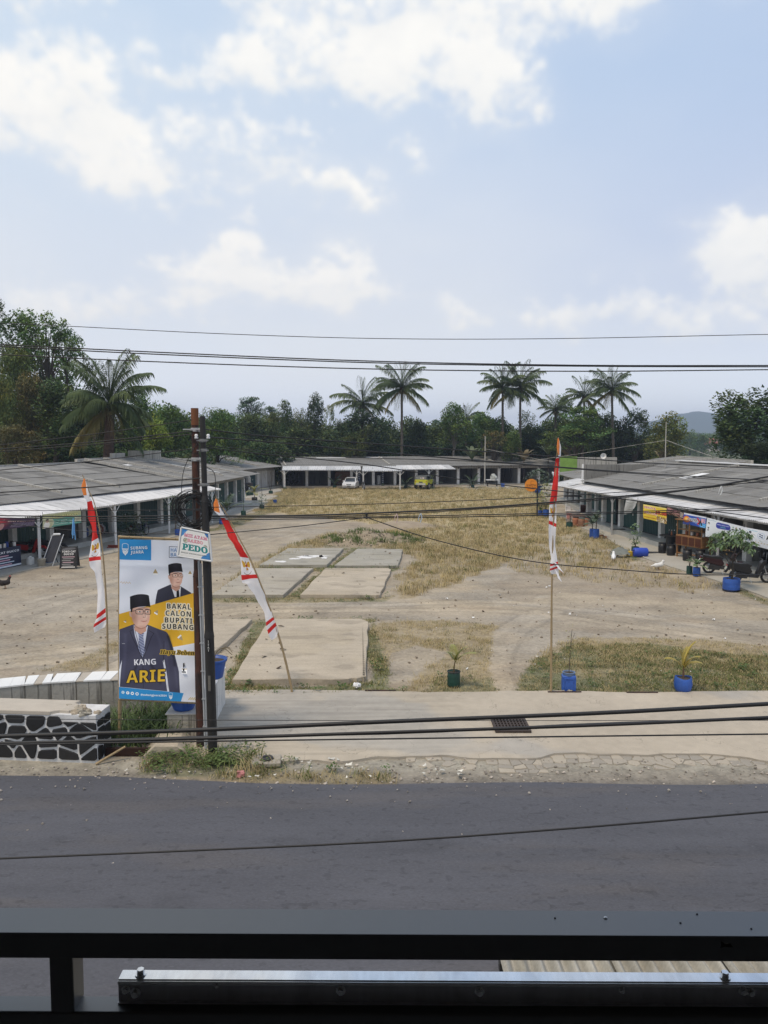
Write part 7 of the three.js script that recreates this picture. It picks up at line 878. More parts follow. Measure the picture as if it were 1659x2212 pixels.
{ const p = onGround(120, 1221), t = thing('lounge_chair', 'dark folding lounge chair standing up against the left walk', 'chair', p, .35); const sl = (x) => [[x - .38, 0, .3], [x + .15, 1.45, -.25]]; for (const x of [-.25, .25]) { part(t, 'frame_bar', rod(...sl(x), .025, .025, 6), M.steel); part(t, 'leg', rod([x + .05, .9, -.05], [x + .35, .02, -.55], .022, .022, 6), M.dark); } part(t, 'canvas', sheet(6, 10, (u, v) => [lerp(-.25, .25, u) + lerp(-.30, .13, v), lerp(.2, 1.4, v), lerp(.22, -.22, v) - .05 * Math.sin(v * 3.1) + .015]), std(.05, .052, .065, .8, { side: THREE.DoubleSide, map: rep(T.stained, 1) })); part(t, 'pillow', rbox(.34, .1, .1, .04, .1, 1.47, -.24), M.white); }
{ const p = onGround(151, 1226), t = thing('chalk_sign', 'black folding board lettered TOKO CAT DUCCO on the dirt at the left shops', 'sign board', p, .15); const tx = canvasTex(256, 384, (g) => { g.fillStyle = '#1d1b1b'; g.fillRect(0, 0, 256, 384); g.textAlign = 'center'; g.fillStyle = '#5a5a5c'; g.beginPath(); g.ellipse(128, 40, 110, 22, -.1, 0, 7); g.fill(); txt(g, 'TOKO CAT', 128, 104, 'bold 46px sans-serif', '#e4e2de'); txt(g, 'DUCCO', 128, 150, 'bold 46px sans-serif', '#e4e2de'); for (let i = 0; i < 6; i++) { g.fillStyle = i % 3 === 0 ? '#b89aa0' : '#8c8b88'; g.fillRect(24 + (i % 2) * 12, 176 + i * 32, 200 - (i * 29) % 60, 14); } g.fillStyle = '#c9c6c0'; g.fillRect(20, 356, 216, 18); });
  const leaf = (s) => sheet(1, 1, (u, v) => [lerp(-.36, .36, u), lerp(1.0, .02, v), s * lerp(.02, .34, v)]); const f = leaf(1); { const uv = f.attributes.uv; for (let i = 0; i < uv.count; i++) uv.setY(i, 1 - uv.getY(i)); } part(t, 'front_board', f, std(1, 1, 1, .7, { map: tx, side: THREE.DoubleSide })); part(t, 'back_board', leaf(-1), std(.08, .075, .07, .8, { side: THREE.DoubleSide })); for (const s of [-1, 1]) for (const x of [-.37, .37]) part(t, 'frame_bar', rod([x, 1.02, s * .015], [x, 0, s * .36], .018, .018, 5), M.black); }
{ const b = onWall(150, 1140, [-18.2, -41], [-16.2, -48]); for (let i = 0; i < 9; i++) { const p = onWall(178 + i * 5.2, 1147 - i * .9, [-18.9, -42.2], [-16.9, -49]); const t = thing('shop_goods', ['sack of goods at the left in the open left shop', 'second sack from the left in the open left shop', 'third bundle from the left in the open left shop', 'fourth bundle from the left in the open left shop', 'middle bundle of wares in the open left shop', 'bundle right of the middle in the open left shop', 'third parcel from the right in the open left shop', 'second parcel from the right in the open left shop', 'parcel at the right in the open left shop'][i], 'goods', [p.x, .3, p.z]); part(t, 'sack', jitter(new THREE.IcosahedronGeometry(.24, 2).scale(1, 1.3, .9).translate(0, .3, 0), .07, 40 + i), std(...[[.3, .3, .32], [.05, .08, .2], [.35, .33, .3], [.2, .08, .06]][i % 4], .8)); part(t, 'tie', new THREE.TorusGeometry(.06, .02, 5, 10).rotateX(Math.PI / 2).translate(0, .6, 0), M.whitemetal); } }
// ---------------------------------------------------------------- back row: cars and clutter
function carBody(profile, w, inset = .12) { const s = new THREE.Shape(); profile.forEach((q, i) => i ? s.lineTo(...q) : s.moveTo(...q)); const g = new THREE.ExtrudeGeometry(s, { depth: w - .16, bevelEnabled: true, bevelSize: .07, bevelThickness: .08, bevelSegments: 3, bevelOffset: -.05 }); g.translate(0, 0, -(w - .16) / 2); const p = g.attributes.position; for (let i = 0; i < p.count; i++) { const y = p.getY(i); if (y > .85) p.setZ(i, p.getZ(i) * (1 - inset * (y - .85) / .6)); } g.computeVertexNormals(); return g; }
function wheelOf(t, x, z, r, w) { const g = new THREE.Group(); g.name = 'wheel'; g.position.set(x, r, z); t.add(g); part(g, 'tyre', new THREE.TorusGeometry(r * .74, r * .28, 10, 24).scale(1, 1, w / (r * .56)), M.black); part(g, 'rim', cyl(r * .52, r * .52, w * .8, 18, 0, -w * .4, 0).rotateX(Math.PI / 2), M.steel); }
{ // white hatchback, nose towards the square
  const p = onGround(757.5, 1057.5), t = thing('parked_car', 'small white hatchback parked before the back row', 'car', [p.x, 0, p.z - 1.9], -Math.PI / 2 - .12), wp = std(.72, .73, .74, .25);
  part(t, 'body', carBody([[-1.85, .28], [1.9, .28], [1.95, .52], [1.86, .74], [1.0, .90], [-1.7, .95], [-1.88, .8]], 1.66, .05), wp); part(t, 'cabin', carBody([[-1.55, .9], [1.05, .9], [.42, 1.36], [-.2, 1.42], [-1.3, 1.38]], 1.56, .25), wp); const q = (a, b, c, d) => { const g = new THREE.BufferGeometry(); g.setAttribute('position', new THREE.Float32BufferAttribute([...a, ...b, ...c, ...d], 3)); g.setIndex([0, 1, 2, 0, 2, 3]); g.computeVertexNormals(); return g; };
  part(t, 'windscreen', q([1.10, .94, -.64], [1.10, .94, .64], [.53, 1.36, .54], [.53, 1.36, -.54]), std(.03, .035, .04, .1, { side: THREE.DoubleSide })); for (const s of [-1, 1]) { part(t, 'side_window', q([.85, .96, s * .79], [-1.3, .96, s * .79], [-1.1, 1.33, s * .685], [.4, 1.33, s * .685]), std(.03, .035, .04, .1, { side: THREE.DoubleSide })); part(t, 'headlamp', rbox(.06, .16, .34, .03, 1.9, .66, s * .58), std(.7, .72, .74, .15)); part(t, 'mirror', rbox(.12, .12, .18, .03, .75, .98, s * .86), wp); wheelOf(t, 1.2, s * .7, .29, .19); wheelOf(t, -1.25, s * .7, .29, .19); }
  part(t, 'grille', rbox(.04, .1, .6, .01, 1.93, .62, 0), M.black); part(t, 'bumper', rbox(.12, .16, 1.6, .04, 1.93, .42, 0), std(.3, .3, .31, .6)); part(t, 'number_plate', box(.02, .11, .42, 2.0, .44, 0), M.black); }
{ // yellow jeep seen from behind
  const p = onGround(918.5, 1058), t = thing('parked_car', 'yellow and grey lifted jeep with big tyres, seen from behind', 'car', [p.x, 0, p.z - 1.7], Math.PI / 2 - .30), y = std(.50, .50, .03, .45), gr = std(.16, .17, .14, .5);
  part(t, 'body', carBody([[-1.75, .62], [1.8, .62], [1.85, 1.05], [.9, 1.18], [-1.75, 1.18]], 1.62, 0), y); part(t, 'front_body', rbox(1.0, .34, 1.66, .05, 1.36, 1.0, 0), gr, 'grey front'); part(t, 'cabin', carBody([[-1.74, 1.15], [.9, 1.15], [.55, 1.68], [-1.55, 1.70]], 1.56, .08), std(.05, .055, .05, .6)); part(t, 'rear_panel', rbox(.08, .5, 1.5, .03, -1.78, .98, 0), y); part(t, 'rear_window', rbox(.04, .36, 1.2, .02, -1.76, 1.42, 0), std(.22, .23, .23, .15)); part(t, 'sticker', merge([box(.01, .16, .2, -1.785, 1.42, .28), box(.01, .18, .1, -1.785, 1.42, 0)]), std(.7, .6, .55, .6)); for (const s of [-1, 1]) { part(t, 'side_window', rbox(.95, .34, .03, .01, -.9, 1.42, s * .765), M.darkglass); wheelOf(t, 1.15, s * .78, .44, .3); wheelOf(t, -1.15, s * .78, .44, .3); part(t, 'tail_lamp', rbox(.05, .16, .1, .02, -1.8, 1.0, s * .68), std(.35, .02, .02, .3)); } part(t, 'rear_bumper', merge([rod([-1.9, .66, -.6], [-1.9, .66, .6], .05, .05, 8), rod([-1.9, .8, -.6], [-1.9, .8, .6], .03, .03, 8), box(.3, .05, 1.0, -1.75, .6, 0)]), std(.55, .55, .55, .5)); part(t, 'number_plate', box(.02, .13, .45, -1.84, .92, 0), M.dark); }
{ // stacked timber in the third bay, covered bike and shop things
  const p = onWall(742, 1050, [-13, -101.2], [20, -109]), t = thing('timber_stack', 'stack of brown boards in a back row bay left of the white car', 'timber', [p.x, .12, p.z]); for (let i = 0; i < 14; i++) part(t, 'plank', metric(box(2.2, .1, .9, (i % 3) * .05, .06 + i * .13, (i % 2) * .06), 1), i % 2 ? std(.15, .075, .04, .9) : std(.11, .06, .035, .9));
  const q = onWall(862 - 20, 1048, [-13, -102.5], [20, -110]), k = thing('scooter_seats', 'pale round things standing in the dark porch shop', 'shop goods', [q.x - 1.5, .12, q.z]); part(k, 'stand', cyl(.3, .25, 1.1, 12), M.whitemetal); part(k, 'top', cyl(.4, .4, .1, 14, 0, 1.1, 0), M.steel); const b = onGround(1063, 1050, .1), w = thing('plant_bench', 'white bench with rags in an open bay of the back row', 'bench', b); part(w, 'seat', rbox(1.6, .1, .6, .03, 0, .8, 0), M.white); part(w, 'leg', merge([box(.1, .8, .5, -.6, .4, 0), box(.1, .8, .5, .6, .4, 0)]), M.dark); part(w, 'rag', jitter(new THREE.IcosahedronGeometry(.4, 1).translate(.2, 1.1, 0), .3, 4), std(.4, .42, .4, .9)); }
{ const p = onWall(528, 1061, [-17, -85], [-15, -95]), t = thing('hand_cart', 'dark two wheeled cart parked at the farther left shops', 'cart', p); t.position.y = .1; part(t, 'tray', box(1.8, .5, 1.1, 0, .8, 0), M.dark); part(t, 'rail', merge([box(.06, .9, .06, -.8, 1.3, .5), box(.06, .9, .06, .8, 1.3, .5), box(1.7, .06, .06, 0, 1.7, .5)]), M.steel); for (const s of [-1, 1]) wheelOf(t, 0, s * .6, .4, .12); }
{ const a = onGround(1047, 1052), t = thing('utility_post', 'thin grey post standing before the open bays of the back row', 'post', a); part(t, 'post', cyl(.09, .06, 6.4, 8), M.cap); part(t, 'stay_wire', tube([[0, 4.9, 0], [8, 3.4, -1], [15, 2.4, -2]], .02, 10, 4), M.cap); part(t, 'cap', cyl(.07, .07, .1, 8, 0, 6.4, 0), M.steel); }
// ---------------------------------------------------------------- hens and doves
function bird(name, label, category, p, turn, s, bodyM, o = {}) {
  const t = thing(name, label, category, p, turn), mat = new THREE.MeshBasicMaterial(), mc = new MarchingCubes(44, mat, false, false, 60000); mc.isolation = 0;
  const bones = o.hen ? [[[-.10, .20, 0], [.10, .20, 0], .10, .085], [[.10, .22, 0], [.17, .36, 0], .06, .035], [[.17, .36, 0], [.20, .37, 0], .04, .03], [[-.12, .23, 0], [-.22, .36, 0], .05, .02], [[-.12, .22, 0], [-.25, .30, 0], .05, .015]] : [[[-.09, .15, 0], [.08, .17, 0], .075, .07], [[.08, .19, 0], [.14, .29, 0], .045, .03], [[.14, .29, 0], [.17, .29, 0], .035, .02], [[-.1, .16, 0], [-.26, .14, 0], .05, .02]];
  const S = .36, N = mc.size, C = [0, .25, 0]; for (let k = 0; k < N; k++) for (let j = 0; j < N; j++) for (let i = 0; i < N; i++) { const x = (i / N * 2 - 1) * S + C[0], y = (j / N * 2 - 1) * S + C[1], z = (k / N * 2 - 1) * S + C[2]; let d = 1e9, acc = 0; for (const [a, b, r0, r1] of bones) { const abx = b[0] - a[0], aby = b[1] - a[1], abz = b[2] - a[2], tt = clamp(((x - a[0]) * abx + (y - a[1]) * aby + (z - a[2]) * abz) / (abx * abx + aby * aby + abz * abz)); acc += Math.exp(-(Math.hypot(x - a[0] - abx * tt, y - a[1] - aby * tt, (z - a[2] - abz * tt) * 1.05) - lerp(r0, r1, tt)) * 60); } d = -Math.log(acc) / 60; mc.field[i + j * N + k * N * N] = -d; }
  mc.update(); const n = mc.count, g = new THREE.BufferGeometry(); g.setAttribute('position', new THREE.BufferAttribute(mc.positionArray.slice(0, n * 3), 3)); g.setAttribute('normal', new THREE.BufferAttribute(mc.normalArray.slice(0, n * 3), 3)); g.scale(S, S, S); g.translate(...C); g.computeVertexNormals();
  part(t, 'body', g, bodyM); part(t, 'beak', new THREE.ConeGeometry(.012, .04, 6).rotateZ(-Math.PI / 2).translate(o.hen ? .245 : .20, o.hen ? .37 : .287, 0), std(.4, .25, .05, .6)); part(t, 'leg', merge([rod([.01, 0, .03], [0, .14, .035], .008), rod([.01, 0, -.03], [0, .14, -.035], .008), rod([-.02, .005, .03], [.06, .005, .03], .006), rod([-.02, .005, -.03], [.06, .005, -.03], .006)]), std(.3, .14, .05, .7)); for (const s2 of [-1, 1]) part(t, 'eye', new THREE.SphereGeometry(.006, 6, 5).translate(o.hen ? .205 : .155, o.hen ? .38 : .297, s2 * .03), M.black); if (o.hen) part(t, 'comb', box(.05, .04, .012, .19, .415, 0), M.red); t.scale.setScalar(s); return t;
}
bird('hen', 'dark brown hen on the dirt at the left picture edge', 'hen', onGround(11, 1271), .9, 1.15, std(.02, .013, .01, .7), { hen: true });
bird('dove', 'white dove on the gravel, the farther one', 'dove', onGround(1325, 1213), 1.3, 1.5, M.white); bird('dove', 'white dove on the gravel, the nearer one by the walk', 'dove', onGround(1423, 1231), .1, 1.4, std(.7, .69, .66, .7));
// ---------------------------------------------------------------- trees: crowns of single leaf faces gathered in clumps along real limbs
function crownGeo(o) {      // unit crown: about 1 wide each way, y from 0 to o.h; lobes of leaves on limbs
  const r = rng(o.seed), p = [], c = [], ix = [], limbs = [], lobes = [];
  for (let i = 0; i < o.lobes; i++) {
    const a = i * 2.39996 + r() * .9, t = (i + .5) / o.lobes, y = o.h * (o.low + (1 - o.low) * (o.kind === 'flat' ? .55 + .45 * r() : Math.pow(t, .8))), prof = o.kind === 'column' ? .75 : o.kind === 'flat' ? 1 : Math.sqrt(Math.max(.06, 1 - Math.pow((y / o.h - .42) / .62, 2))), d = (o.in + (1 - o.in) * r()) * prof * (1 - o.lr * .6);
    const q = [Math.cos(a) * d, y - o.lr * .5, Math.sin(a) * d], R = o.lr * (.65 + .7 * r()); lobes.push([...q, R]);
    limbs.push([[0, -.25, 0], [q[0] * .3 + (r() - .5) * .1, q[1] * .45, q[2] * .3 + (r() - .5) * .1], q]);
  }
  const per = Math.round(o.leaves / o.lobes);
  for (const [cx, cy, cz, R] of lobes) { const tone = .72 + .56 * r(), hue = r(); for (let k = 0; k < per; k++) {
    const u = r() * 2 - 1, a = r() * 6.283, q = Math.sqrt(1 - u * u), rr = R * (o.hollow + (1 - o.hollow) * Math.cbrt(r())) * (.8 + .4 * r()); const x = cx + q * Math.cos(a) * rr, y = cy + u * rr * o.flat, z = cz + q * Math.sin(a) * rr, s = o.leaf * (.55 + .8 * r());
    const b = r() * 6.283, tilt = (r() - .35) * 1.3 - (o.droop ?? 0), dx = Math.cos(b) * Math.cos(tilt), dy = Math.sin(tilt), dz = Math.sin(b) * Math.cos(tilt), wx = -Math.sin(b), wz = Math.cos(b), w = s * (o.wide ?? .32), n = p.length / 3, roll = (r() - .5) * w * 1.2;
    p.push(x, y, z, x + dx * s * .45 + wx * w, y + dy * s * .45 + roll, z + dz * s * .45 + wz * w, x + dx * s, y + dy * s, z + dz * s, x + dx * s * .45 - wx * w, y + dy * s * .45 - roll, z + dz * s * .45 - wz * w); ix.push(n, n + 1, n + 2, n, n + 2, n + 3);
    const t = tone * (.65 + .7 * r()), yl = r() < .08 ? 1.5 : 1; for (let e = 0; e < 4; e++) c.push(t * (.85 + .35 * hue) * yl, t * yl ** .5, t * (1.1 - .3 * hue)); } }
  const g = new THREE.BufferGeometry(); g.setAttribute('position', new THREE.Float32BufferAttribute(p, 3)); g.setAttribute('color', new THREE.Float32BufferAttribute(c, 3)); g.setIndex(ix); g.computeVertexNormals(); return { leaves: g, limbs };
}
const barkM = [std(.075, .062, .048, .95, { map: rep(T.blotch, 3, 6), bumpMap: T.rough, bumpScale: .02 }), std(.16, .145, .12, .95, { map: rep(T.blotch, 3, 6) })];
const crowns = {
  dome: [1, 2].map((s) => crownGeo({ seed: 100 + s, lobes: 17, leaves: 5200, h: 1.35, low: .12, in: .42, lr: .34, hollow: .55, flat: .8, leaf: .095 })),
  loose: [1, 2].map((s) => crownGeo({ seed: 200 + s, lobes: 24, leaves: 4200, h: 1.5, low: .1, in: .35, lr: .27, hollow: .45, flat: .75, leaf: .09 })),
  column: [1, 2].map((s) => crownGeo({ seed: 300 + s, lobes: 20, leaves: 4200, h: 2.6, low: .05, in: .1, lr: .38, hollow: .5, flat: .9, leaf: .11 })),
  flat: [1, 2].map((s) => crownGeo({ seed: 400 + s, lobes: 16, leaves: 3200, h: 1.2, low: .3, in: .2, lr: .30, hollow: .3, flat: .28, leaf: .08 })),
  airy: [1, 2].map((s) => crownGeo({ seed: 500 + s, lobes: 30, leaves: 2300, h: 1.5, low: .15, in: .3, lr: .17, hollow: .2, flat: .8, leaf: .075 })),
  broad: [1].map((s) => crownGeo({ seed: 600 + s, lobes: 17, leaves: 9800, h: 1.4, low: .05, in: .5, lr: .30, hollow: .5, flat: .9, leaf: .095, wide: .26, droop: .1 })),
  feather: [1, 2].map((s) => crownGeo({ seed: 700 + s, lobes: 26, leaves: 6500, h: 2.0, low: .08, in: .3, lr: .34, hollow: .3, flat: .7, leaf: .13, wide: .11, droop: .75 })),
};
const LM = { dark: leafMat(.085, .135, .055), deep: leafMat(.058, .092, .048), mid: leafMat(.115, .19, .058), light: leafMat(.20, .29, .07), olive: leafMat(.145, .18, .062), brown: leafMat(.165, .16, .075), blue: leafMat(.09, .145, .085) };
let treeN = 0;
// px: where its crown's middle is seen, py: where its top is seen, wpx: how wide it is seen, d: its distance, bpy: where the crown's foot is seen
function tree(label, px, py, wpx, d, bpy, kind, tone, o = {}) {
  const v = crowns[kind][treeN++ % crowns[kind].length], top = atDepth(px, py, d).y, foot = atDepth(px, bpy, d).y, R = wpx / F * d / 2, base = atDepth(px, 990, d), t = thing(o.name ?? 'tree', label, o.cat ?? 'tree', [base.x, 0, base.z], treeN * 1.7, o.group);
  const maxY = { dome: 1.35, loose: 1.5, column: 2.6, flat: 1.2, airy: 1.5, broad: 1.4, feather: 2.0 }[kind] + .05, sy = (top - foot) / maxY;
  const cr = part(t, 'crown', v.leaves, LM[tone]); cr.position.y = foot; cr.scale.set(R, sy, R);
  const tr = R * .055 + .06, wob = (Math.sin(treeN * 3.3)) * R * .12, m = barkM[o.pale ? 1 : 0];
  const limbs = v.limbs.slice(0, o.limbs ?? 9).map((l) => taper(l.map(([x, y, z]) => [x * R, foot + y * sy, z * R]), tr * .3, tr * .08, 6, 5));
  part(t, 'trunk', merge([taper([[0, -.3, 0], [wob, foot * .5, wob * .5], [0, Math.max(foot, .5) + sy * .45, 0]], tr * 1.25, tr * .5, 9, 7), ...limbs]), m);
  return t;
}
// ---- coconut palms
function frondGeo(L, e0, bend, seed, dense = 1) {
  const r = rng(seed), pts = [], n = 12; let x = 0, y = 0, e = e0; for (let k = 0; k <= n; k++) { pts.push(V(x, y, 0)); x += Math.cos(e) * L / n; y += Math.sin(e) * L / n; e -= bend / n * (.4 + 1.2 * k / n); }
  const cv = new THREE.CatmullRomCurve3(pts), gs = [taper(pts, .010, .002, 12, 4)], p = [], ix = [], m = Math.round(54 * dense);
  for (let k = 4; k < m; k++) for (const s of [-1, 1]) { const t = k / m, q = cv.getPoint(t), d = cv.getTangent(t), len = L * .27 * Math.pow(Math.sin(Math.PI * clamp(.12 + t * .83)), .7) * (.6 + .6 * r()), w = .0092 + .005 * r(); const ox = d.x * len * .55, oy = d.y * len * .4, side = s * len * .5, drop = len * (.55 + .35 * r()); const b = p.length / 3;
    p.push(q.x - d.x * w, q.y, q.z, q.x + d.x * w, q.y, q.z, q.x + ox * .55 - w * d.x, q.y + oy * .55 - drop * .2, q.z + side * .65, q.x + ox * .55 + w * d.x, q.y + oy * .55 - drop * .2, q.z + side * .65, q.x + ox, q.y + oy - drop, q.z + side); ix.push(b, b + 1, b + 2, b + 1, b + 3, b + 2, b + 2, b + 3, b + 4); }
  const g = new THREE.BufferGeometry(); g.setAttribute('position', new THREE.Float32BufferAttribute(p, 3)); g.setAttribute('uv', new THREE.Float32BufferAttribute(new Float32Array(p.length / 3 * 2), 2)); g.setIndex(ix); g.computeVertexNormals(); return merge([...gs, g]);
}
const frondM = ['.09,.125,.052', '.115,.15,.058', '.075,.108,.046', '.22,.19,.07'].map((s) => new THREE.MeshPhysicalMaterial({ color: C3(...s.split(',').map(Number)), roughness: .5, transmission: .2, thickness: 0, side: THREE.DoubleSide, specularIntensity: .3 }));
const fronds = [[1.5, .4], [1.22, .95], [.95, 1.2], [.65, 1.35], [.3, 1.3], [-.1, 1.0], [-.6, .6]].map(([e, b], i) => frondGeo(1, e, b, 70 + i)).map((g) => g); 
function palm(label, px, hubY, d, len, o = {}) {
  const hub = atDepth(px, hubY, d), foot = atDepth(o.footX ?? px, 985, d), t = thing('coconut_palm', label, 'palm tree', [foot.x, 0, foot.z]), hx = hub.x - foot.x, r = rng(Math.round(px * 3)), hr = o.trunk ?? .18;
  part(t, 'trunk', taper([[0, -.3, 0], [hx * .25, hub.y * .35, .1], [hx * .7, hub.y * .7, 0], [hx, hub.y - .1, 0]], hr * 1.35, hr * .8, 14, 9), std(...(o.bark ?? [.13, .115, .095]), .95, { map: rep(T.stained, 2, 6), bumpMap: rep(T.rough, 1, 8), bumpScale: .03 }));
  const N = Math.round((o.n ?? 22) * 1.5); for (let i = 0; i < N; i++) { const f = i / N, k = Math.min(6, Math.floor(f * 7 * .98)), m = part(t, 'frond', fronds[k], frondM[k > 5 && r() < .5 ? 3 : Math.floor(r() * 3)]); m.position.set(hx, hub.y, 0); m.rotation.y = i * 2.39996 + r() * .5 + (o.spin ?? 0); m.rotation.z = (r() - .5) * .42; const s = len * 1.1 * (k === 0 ? .85 : .85 + .3 * r()); m.scale.set(s, s, s); }
  const nuts = []; for (let i = 0; i < (o.nuts ?? 7); i++) { const a = i * 2.4; nuts.push(new THREE.SphereGeometry(.13, 10, 8).scale(1, 1.2, 1).translate(hx + Math.cos(a) * .35, hub.y - .45 - .25 * (i % 2), Math.sin(a) * .35)); }
  part(t, 'coconuts', merge(nuts), std(.19, .15, .06, .7)); part(t, 'leaf_base', new THREE.IcosahedronGeometry(.34, 1).scale(1, 1.5, 1).translate(hx, hub.y - .25, 0), std(.07, .05, .03, 1)); return t;
}
palm('big coconut palm with drooping fronds behind the left shop roof', 237, 874, 66, 4.3, { n: 30, nuts: 12, trunk: .42, bark: [.085, .055, .042], footX: 230 });
palm('tallest slender coconut palm behind the middle of the back row', 868, 838, 112, 4.1, { n: 24, spin: .4 });
palm('coconut palm half hidden in the big dark tree left of the tallest palm', 783, 872, 116, 4.2, { n: 18, spin: 1 });
palm('left one of the twin coconut palms right of the middle', 1086, 838, 112, 3.7, { n: 22, spin: 2 });
palm('right one of the twin coconut palms, its crown reaching higher', 1124, 836, 112, 3.9, { n: 22, spin: .2 });
palm('coconut palm with a bare pale trunk at the right, standing alone', 1322, 842, 110, 3.7, { n: 22, spin: .9, footX: 1326 });
palm('coconut palm crown rising out of the broad trees left of the lone right palm', 1262, 856, 118, 3.4, { n: 16, spin: 1.7 });
palm('small coconut palm crown low between the twin palms and the broad green tree', 1200, 884, 120, 2.6, { n: 16, spin: .5 });
palm('stubby coconut palm crown in the trees right of the tallest palm', 1007, 905, 125, 2.8, { n: 12, spin: .1 });
// ---- left wood
tree('dark sparse tree cut by the left picture edge', 2, 642, 80, 80, 760, 'airy', 'dark');
tree('tall tree with visible branches and light crown at the upper left', 112, 672, 150, 82, 830, 'airy', 'mid', { limbs: 30 });
tree('tall leafy crown standing behind the branching tree at the upper left', 62, 668, 130, 86, 800, 'loose', 'mid');
tree('spreading crown right of the branching tree, above the big palm', 150, 705, 90, 84, 800, 'loose', 'mid', { limbs: 20 });
tree('thin dark leaved tree between the branching tree and the big palm', 206, 775, 75, 78, 880, 'airy', 'deep', { limbs: 26 });
tree('ivy covered tree, dark, left of the big palm', 122, 818, 120, 72, 985, 'column', 'dark');
tree('brownish bamboo clump at the left edge, upper part', 30, 742, 130, 74, 900, 'feather', 'olive', { name: 'bamboo_clump', cat: 'bamboo' });
tree('drooping bamboo clump in front at the left edge', 12, 800, 90, 70, 960, 'feather', 'olive', { name: 'bamboo_clump', cat: 'bamboo' });
tree('brown bamboo clump left of the ivy covered tree', 75, 800, 110, 73, 970, 'feather', 'brown', { name: 'bamboo_clump', cat: 'bamboo' });
tree('low brownish bush behind the left end of the roof', 35, 912, 130, 66, 1000, 'feather', 'brown', { name: 'bush', cat: 'bush' });
tree('dark tree behind the ivy covered tree', 170, 850, 110, 80, 990, 'dome', 'deep');
tree('green tree with a ragged top right of the big palm', 305, 838, 95, 80, 985, 'loose', 'mid');
tree('bright green bush right of the big palm trunk', 338, 905, 70, 76, 985, 'dome', 'light', { name: 'bush', cat: 'bush' });
tree('arching bamboo clump left of the pole tops', 372, 868, 110, 88, 985, 'feather', 'mid', { name: 'bamboo_clump', cat: 'bamboo' });
tree('dense bamboo clump right behind the pole tops', 470, 878, 130, 92, 990, 'feather', 'mid', { name: 'bamboo_clump', cat: 'bamboo' });
tree('bamboo clump farther right of the poles', 425, 895, 100, 95, 992, 'feather', 'dark', { name: 'bamboo_clump', cat: 'bamboo' });
tree('dark tree right of the bamboo clumps', 550, 890, 105, 118, 995, 'dome', 'dark');
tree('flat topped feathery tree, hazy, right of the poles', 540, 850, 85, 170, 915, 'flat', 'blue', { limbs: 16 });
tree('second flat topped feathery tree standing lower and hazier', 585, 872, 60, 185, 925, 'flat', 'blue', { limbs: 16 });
tree('pale green feathery clump before the flat topped trees', 590, 885, 70, 120, 980, 'feather', 'olive', { name: 'bamboo_clump', cat: 'bamboo' });
tree('tall dark tree filling the wood behind the left bamboo', 55, 745, 120, 90, 900, 'dome', 'deep');
tree('dark tree between the ivy covered tree and the branching tree', 120, 790, 130, 92, 960, 'dome', 'dark');
tree('dark tree behind the trunk of the big palm', 215, 880, 110, 84, 990, 'dome', 'deep');
tree('dark tree low behind the left bamboo clumps', 40, 860, 150, 82, 995, 'dome', 'deep');
// ---- wood behind the back row
tree('narrow dark tree left of the slender dark crown', 618, 862, 48, 116, 975, 'column', 'dark');
tree('slender tree with a dark tuft on a bare stem', 680, 850, 44, 114, 925, 'dome', 'deep', { limbs: 14 });
tree('brownish airy tree between the narrow tree and the slender tree', 650, 880, 60, 125, 975, 'airy', 'olive', { limbs: 30 });
tree('thin bamboo plume right of the slender tree', 712, 872, 50, 130, 960, 'airy', 'olive', { name: 'bamboo_clump', cat: 'bamboo' });
tree('wide low tree under the slender tree', 655, 922, 120, 113, 992, 'dome', 'dark');
tree('big dark spreading tree left of the tallest palm', 785, 882, 135, 113, 985, 'loose', 'deep', { limbs: 24 });
tree('dark crown at the left foot of the big spreading tree', 745, 905, 70, 115, 985, 'dome', 'deep');
tree('yellowish green bush under the big spreading tree', 765, 932, 80, 110, 990, 'loose', 'olive', { name: 'bush', cat: 'bush' });
tree('round dark tree right of the tallest palm trunk', 903, 905, 60, 116, 985, 'dome', 'deep');
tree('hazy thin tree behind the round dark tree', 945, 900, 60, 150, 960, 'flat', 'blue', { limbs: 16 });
tree('light green tree on pale slanting stems', 982, 868, 80, 113, 960, 'loose', 'mid', { limbs: 20, pale: true });
tree('broad tree right of the tree on pale stems', 1040, 890, 90, 114, 980, 'loose', 'mid', { pale: true });
tree('dark tree under the left twin palm', 1075, 898, 70, 115, 985, 'loose', 'dark');
tree('brown leaved bush before the trees under the twin palms', 1068, 928, 80, 110, 992, 'airy', 'brown', { name: 'bush', cat: 'bush', limbs: 30 });
tree('thin airy tree beside the right twin palm', 1135, 885, 60, 118, 975, 'airy', 'dark', { limbs: 30 });
tree('dark tree right of the twin palms', 1150, 918, 80, 114, 990, 'dome', 'deep');
tree('green bush below the right twin palm', 1105, 930, 60, 110, 992, 'dome', 'mid', { name: 'bush', cat: 'bush' });
tree('broad bright green tree with layered crown left of the lone right palm', 1258, 868, 130, 108, 955, 'flat', 'mid', { limbs: 16 });
tree('lower layered boughs of the broad bright green tree', 1240, 905, 150, 107, 985, 'flat', 'mid', { limbs: 16 });
tree('tree behind the broad bright green tree', 1215, 850, 50, 122, 930, 'loose', 'mid');
tree('dark tree behind the lone right palm', 1300, 890, 90, 118, 985, 'dome', 'deep');
tree('dark bushy tree right of the lone right palm', 1372, 882, 90, 112, 985, 'loose', 'deep', { limbs: 22 });
tree('bluish dark tree under the bushy one', 1340, 910, 80, 114, 988, 'dome', 'deep');
tree('rounded tree with a yellow green top, rightmost of the back wood', 1438, 893, 95, 104, 985, 'dome', 'olive');
tree('large dark leaved tree at the right picture edge', 1612, 848, 190, 72, 985, 'broad', 'dark', { limbs: 26 });
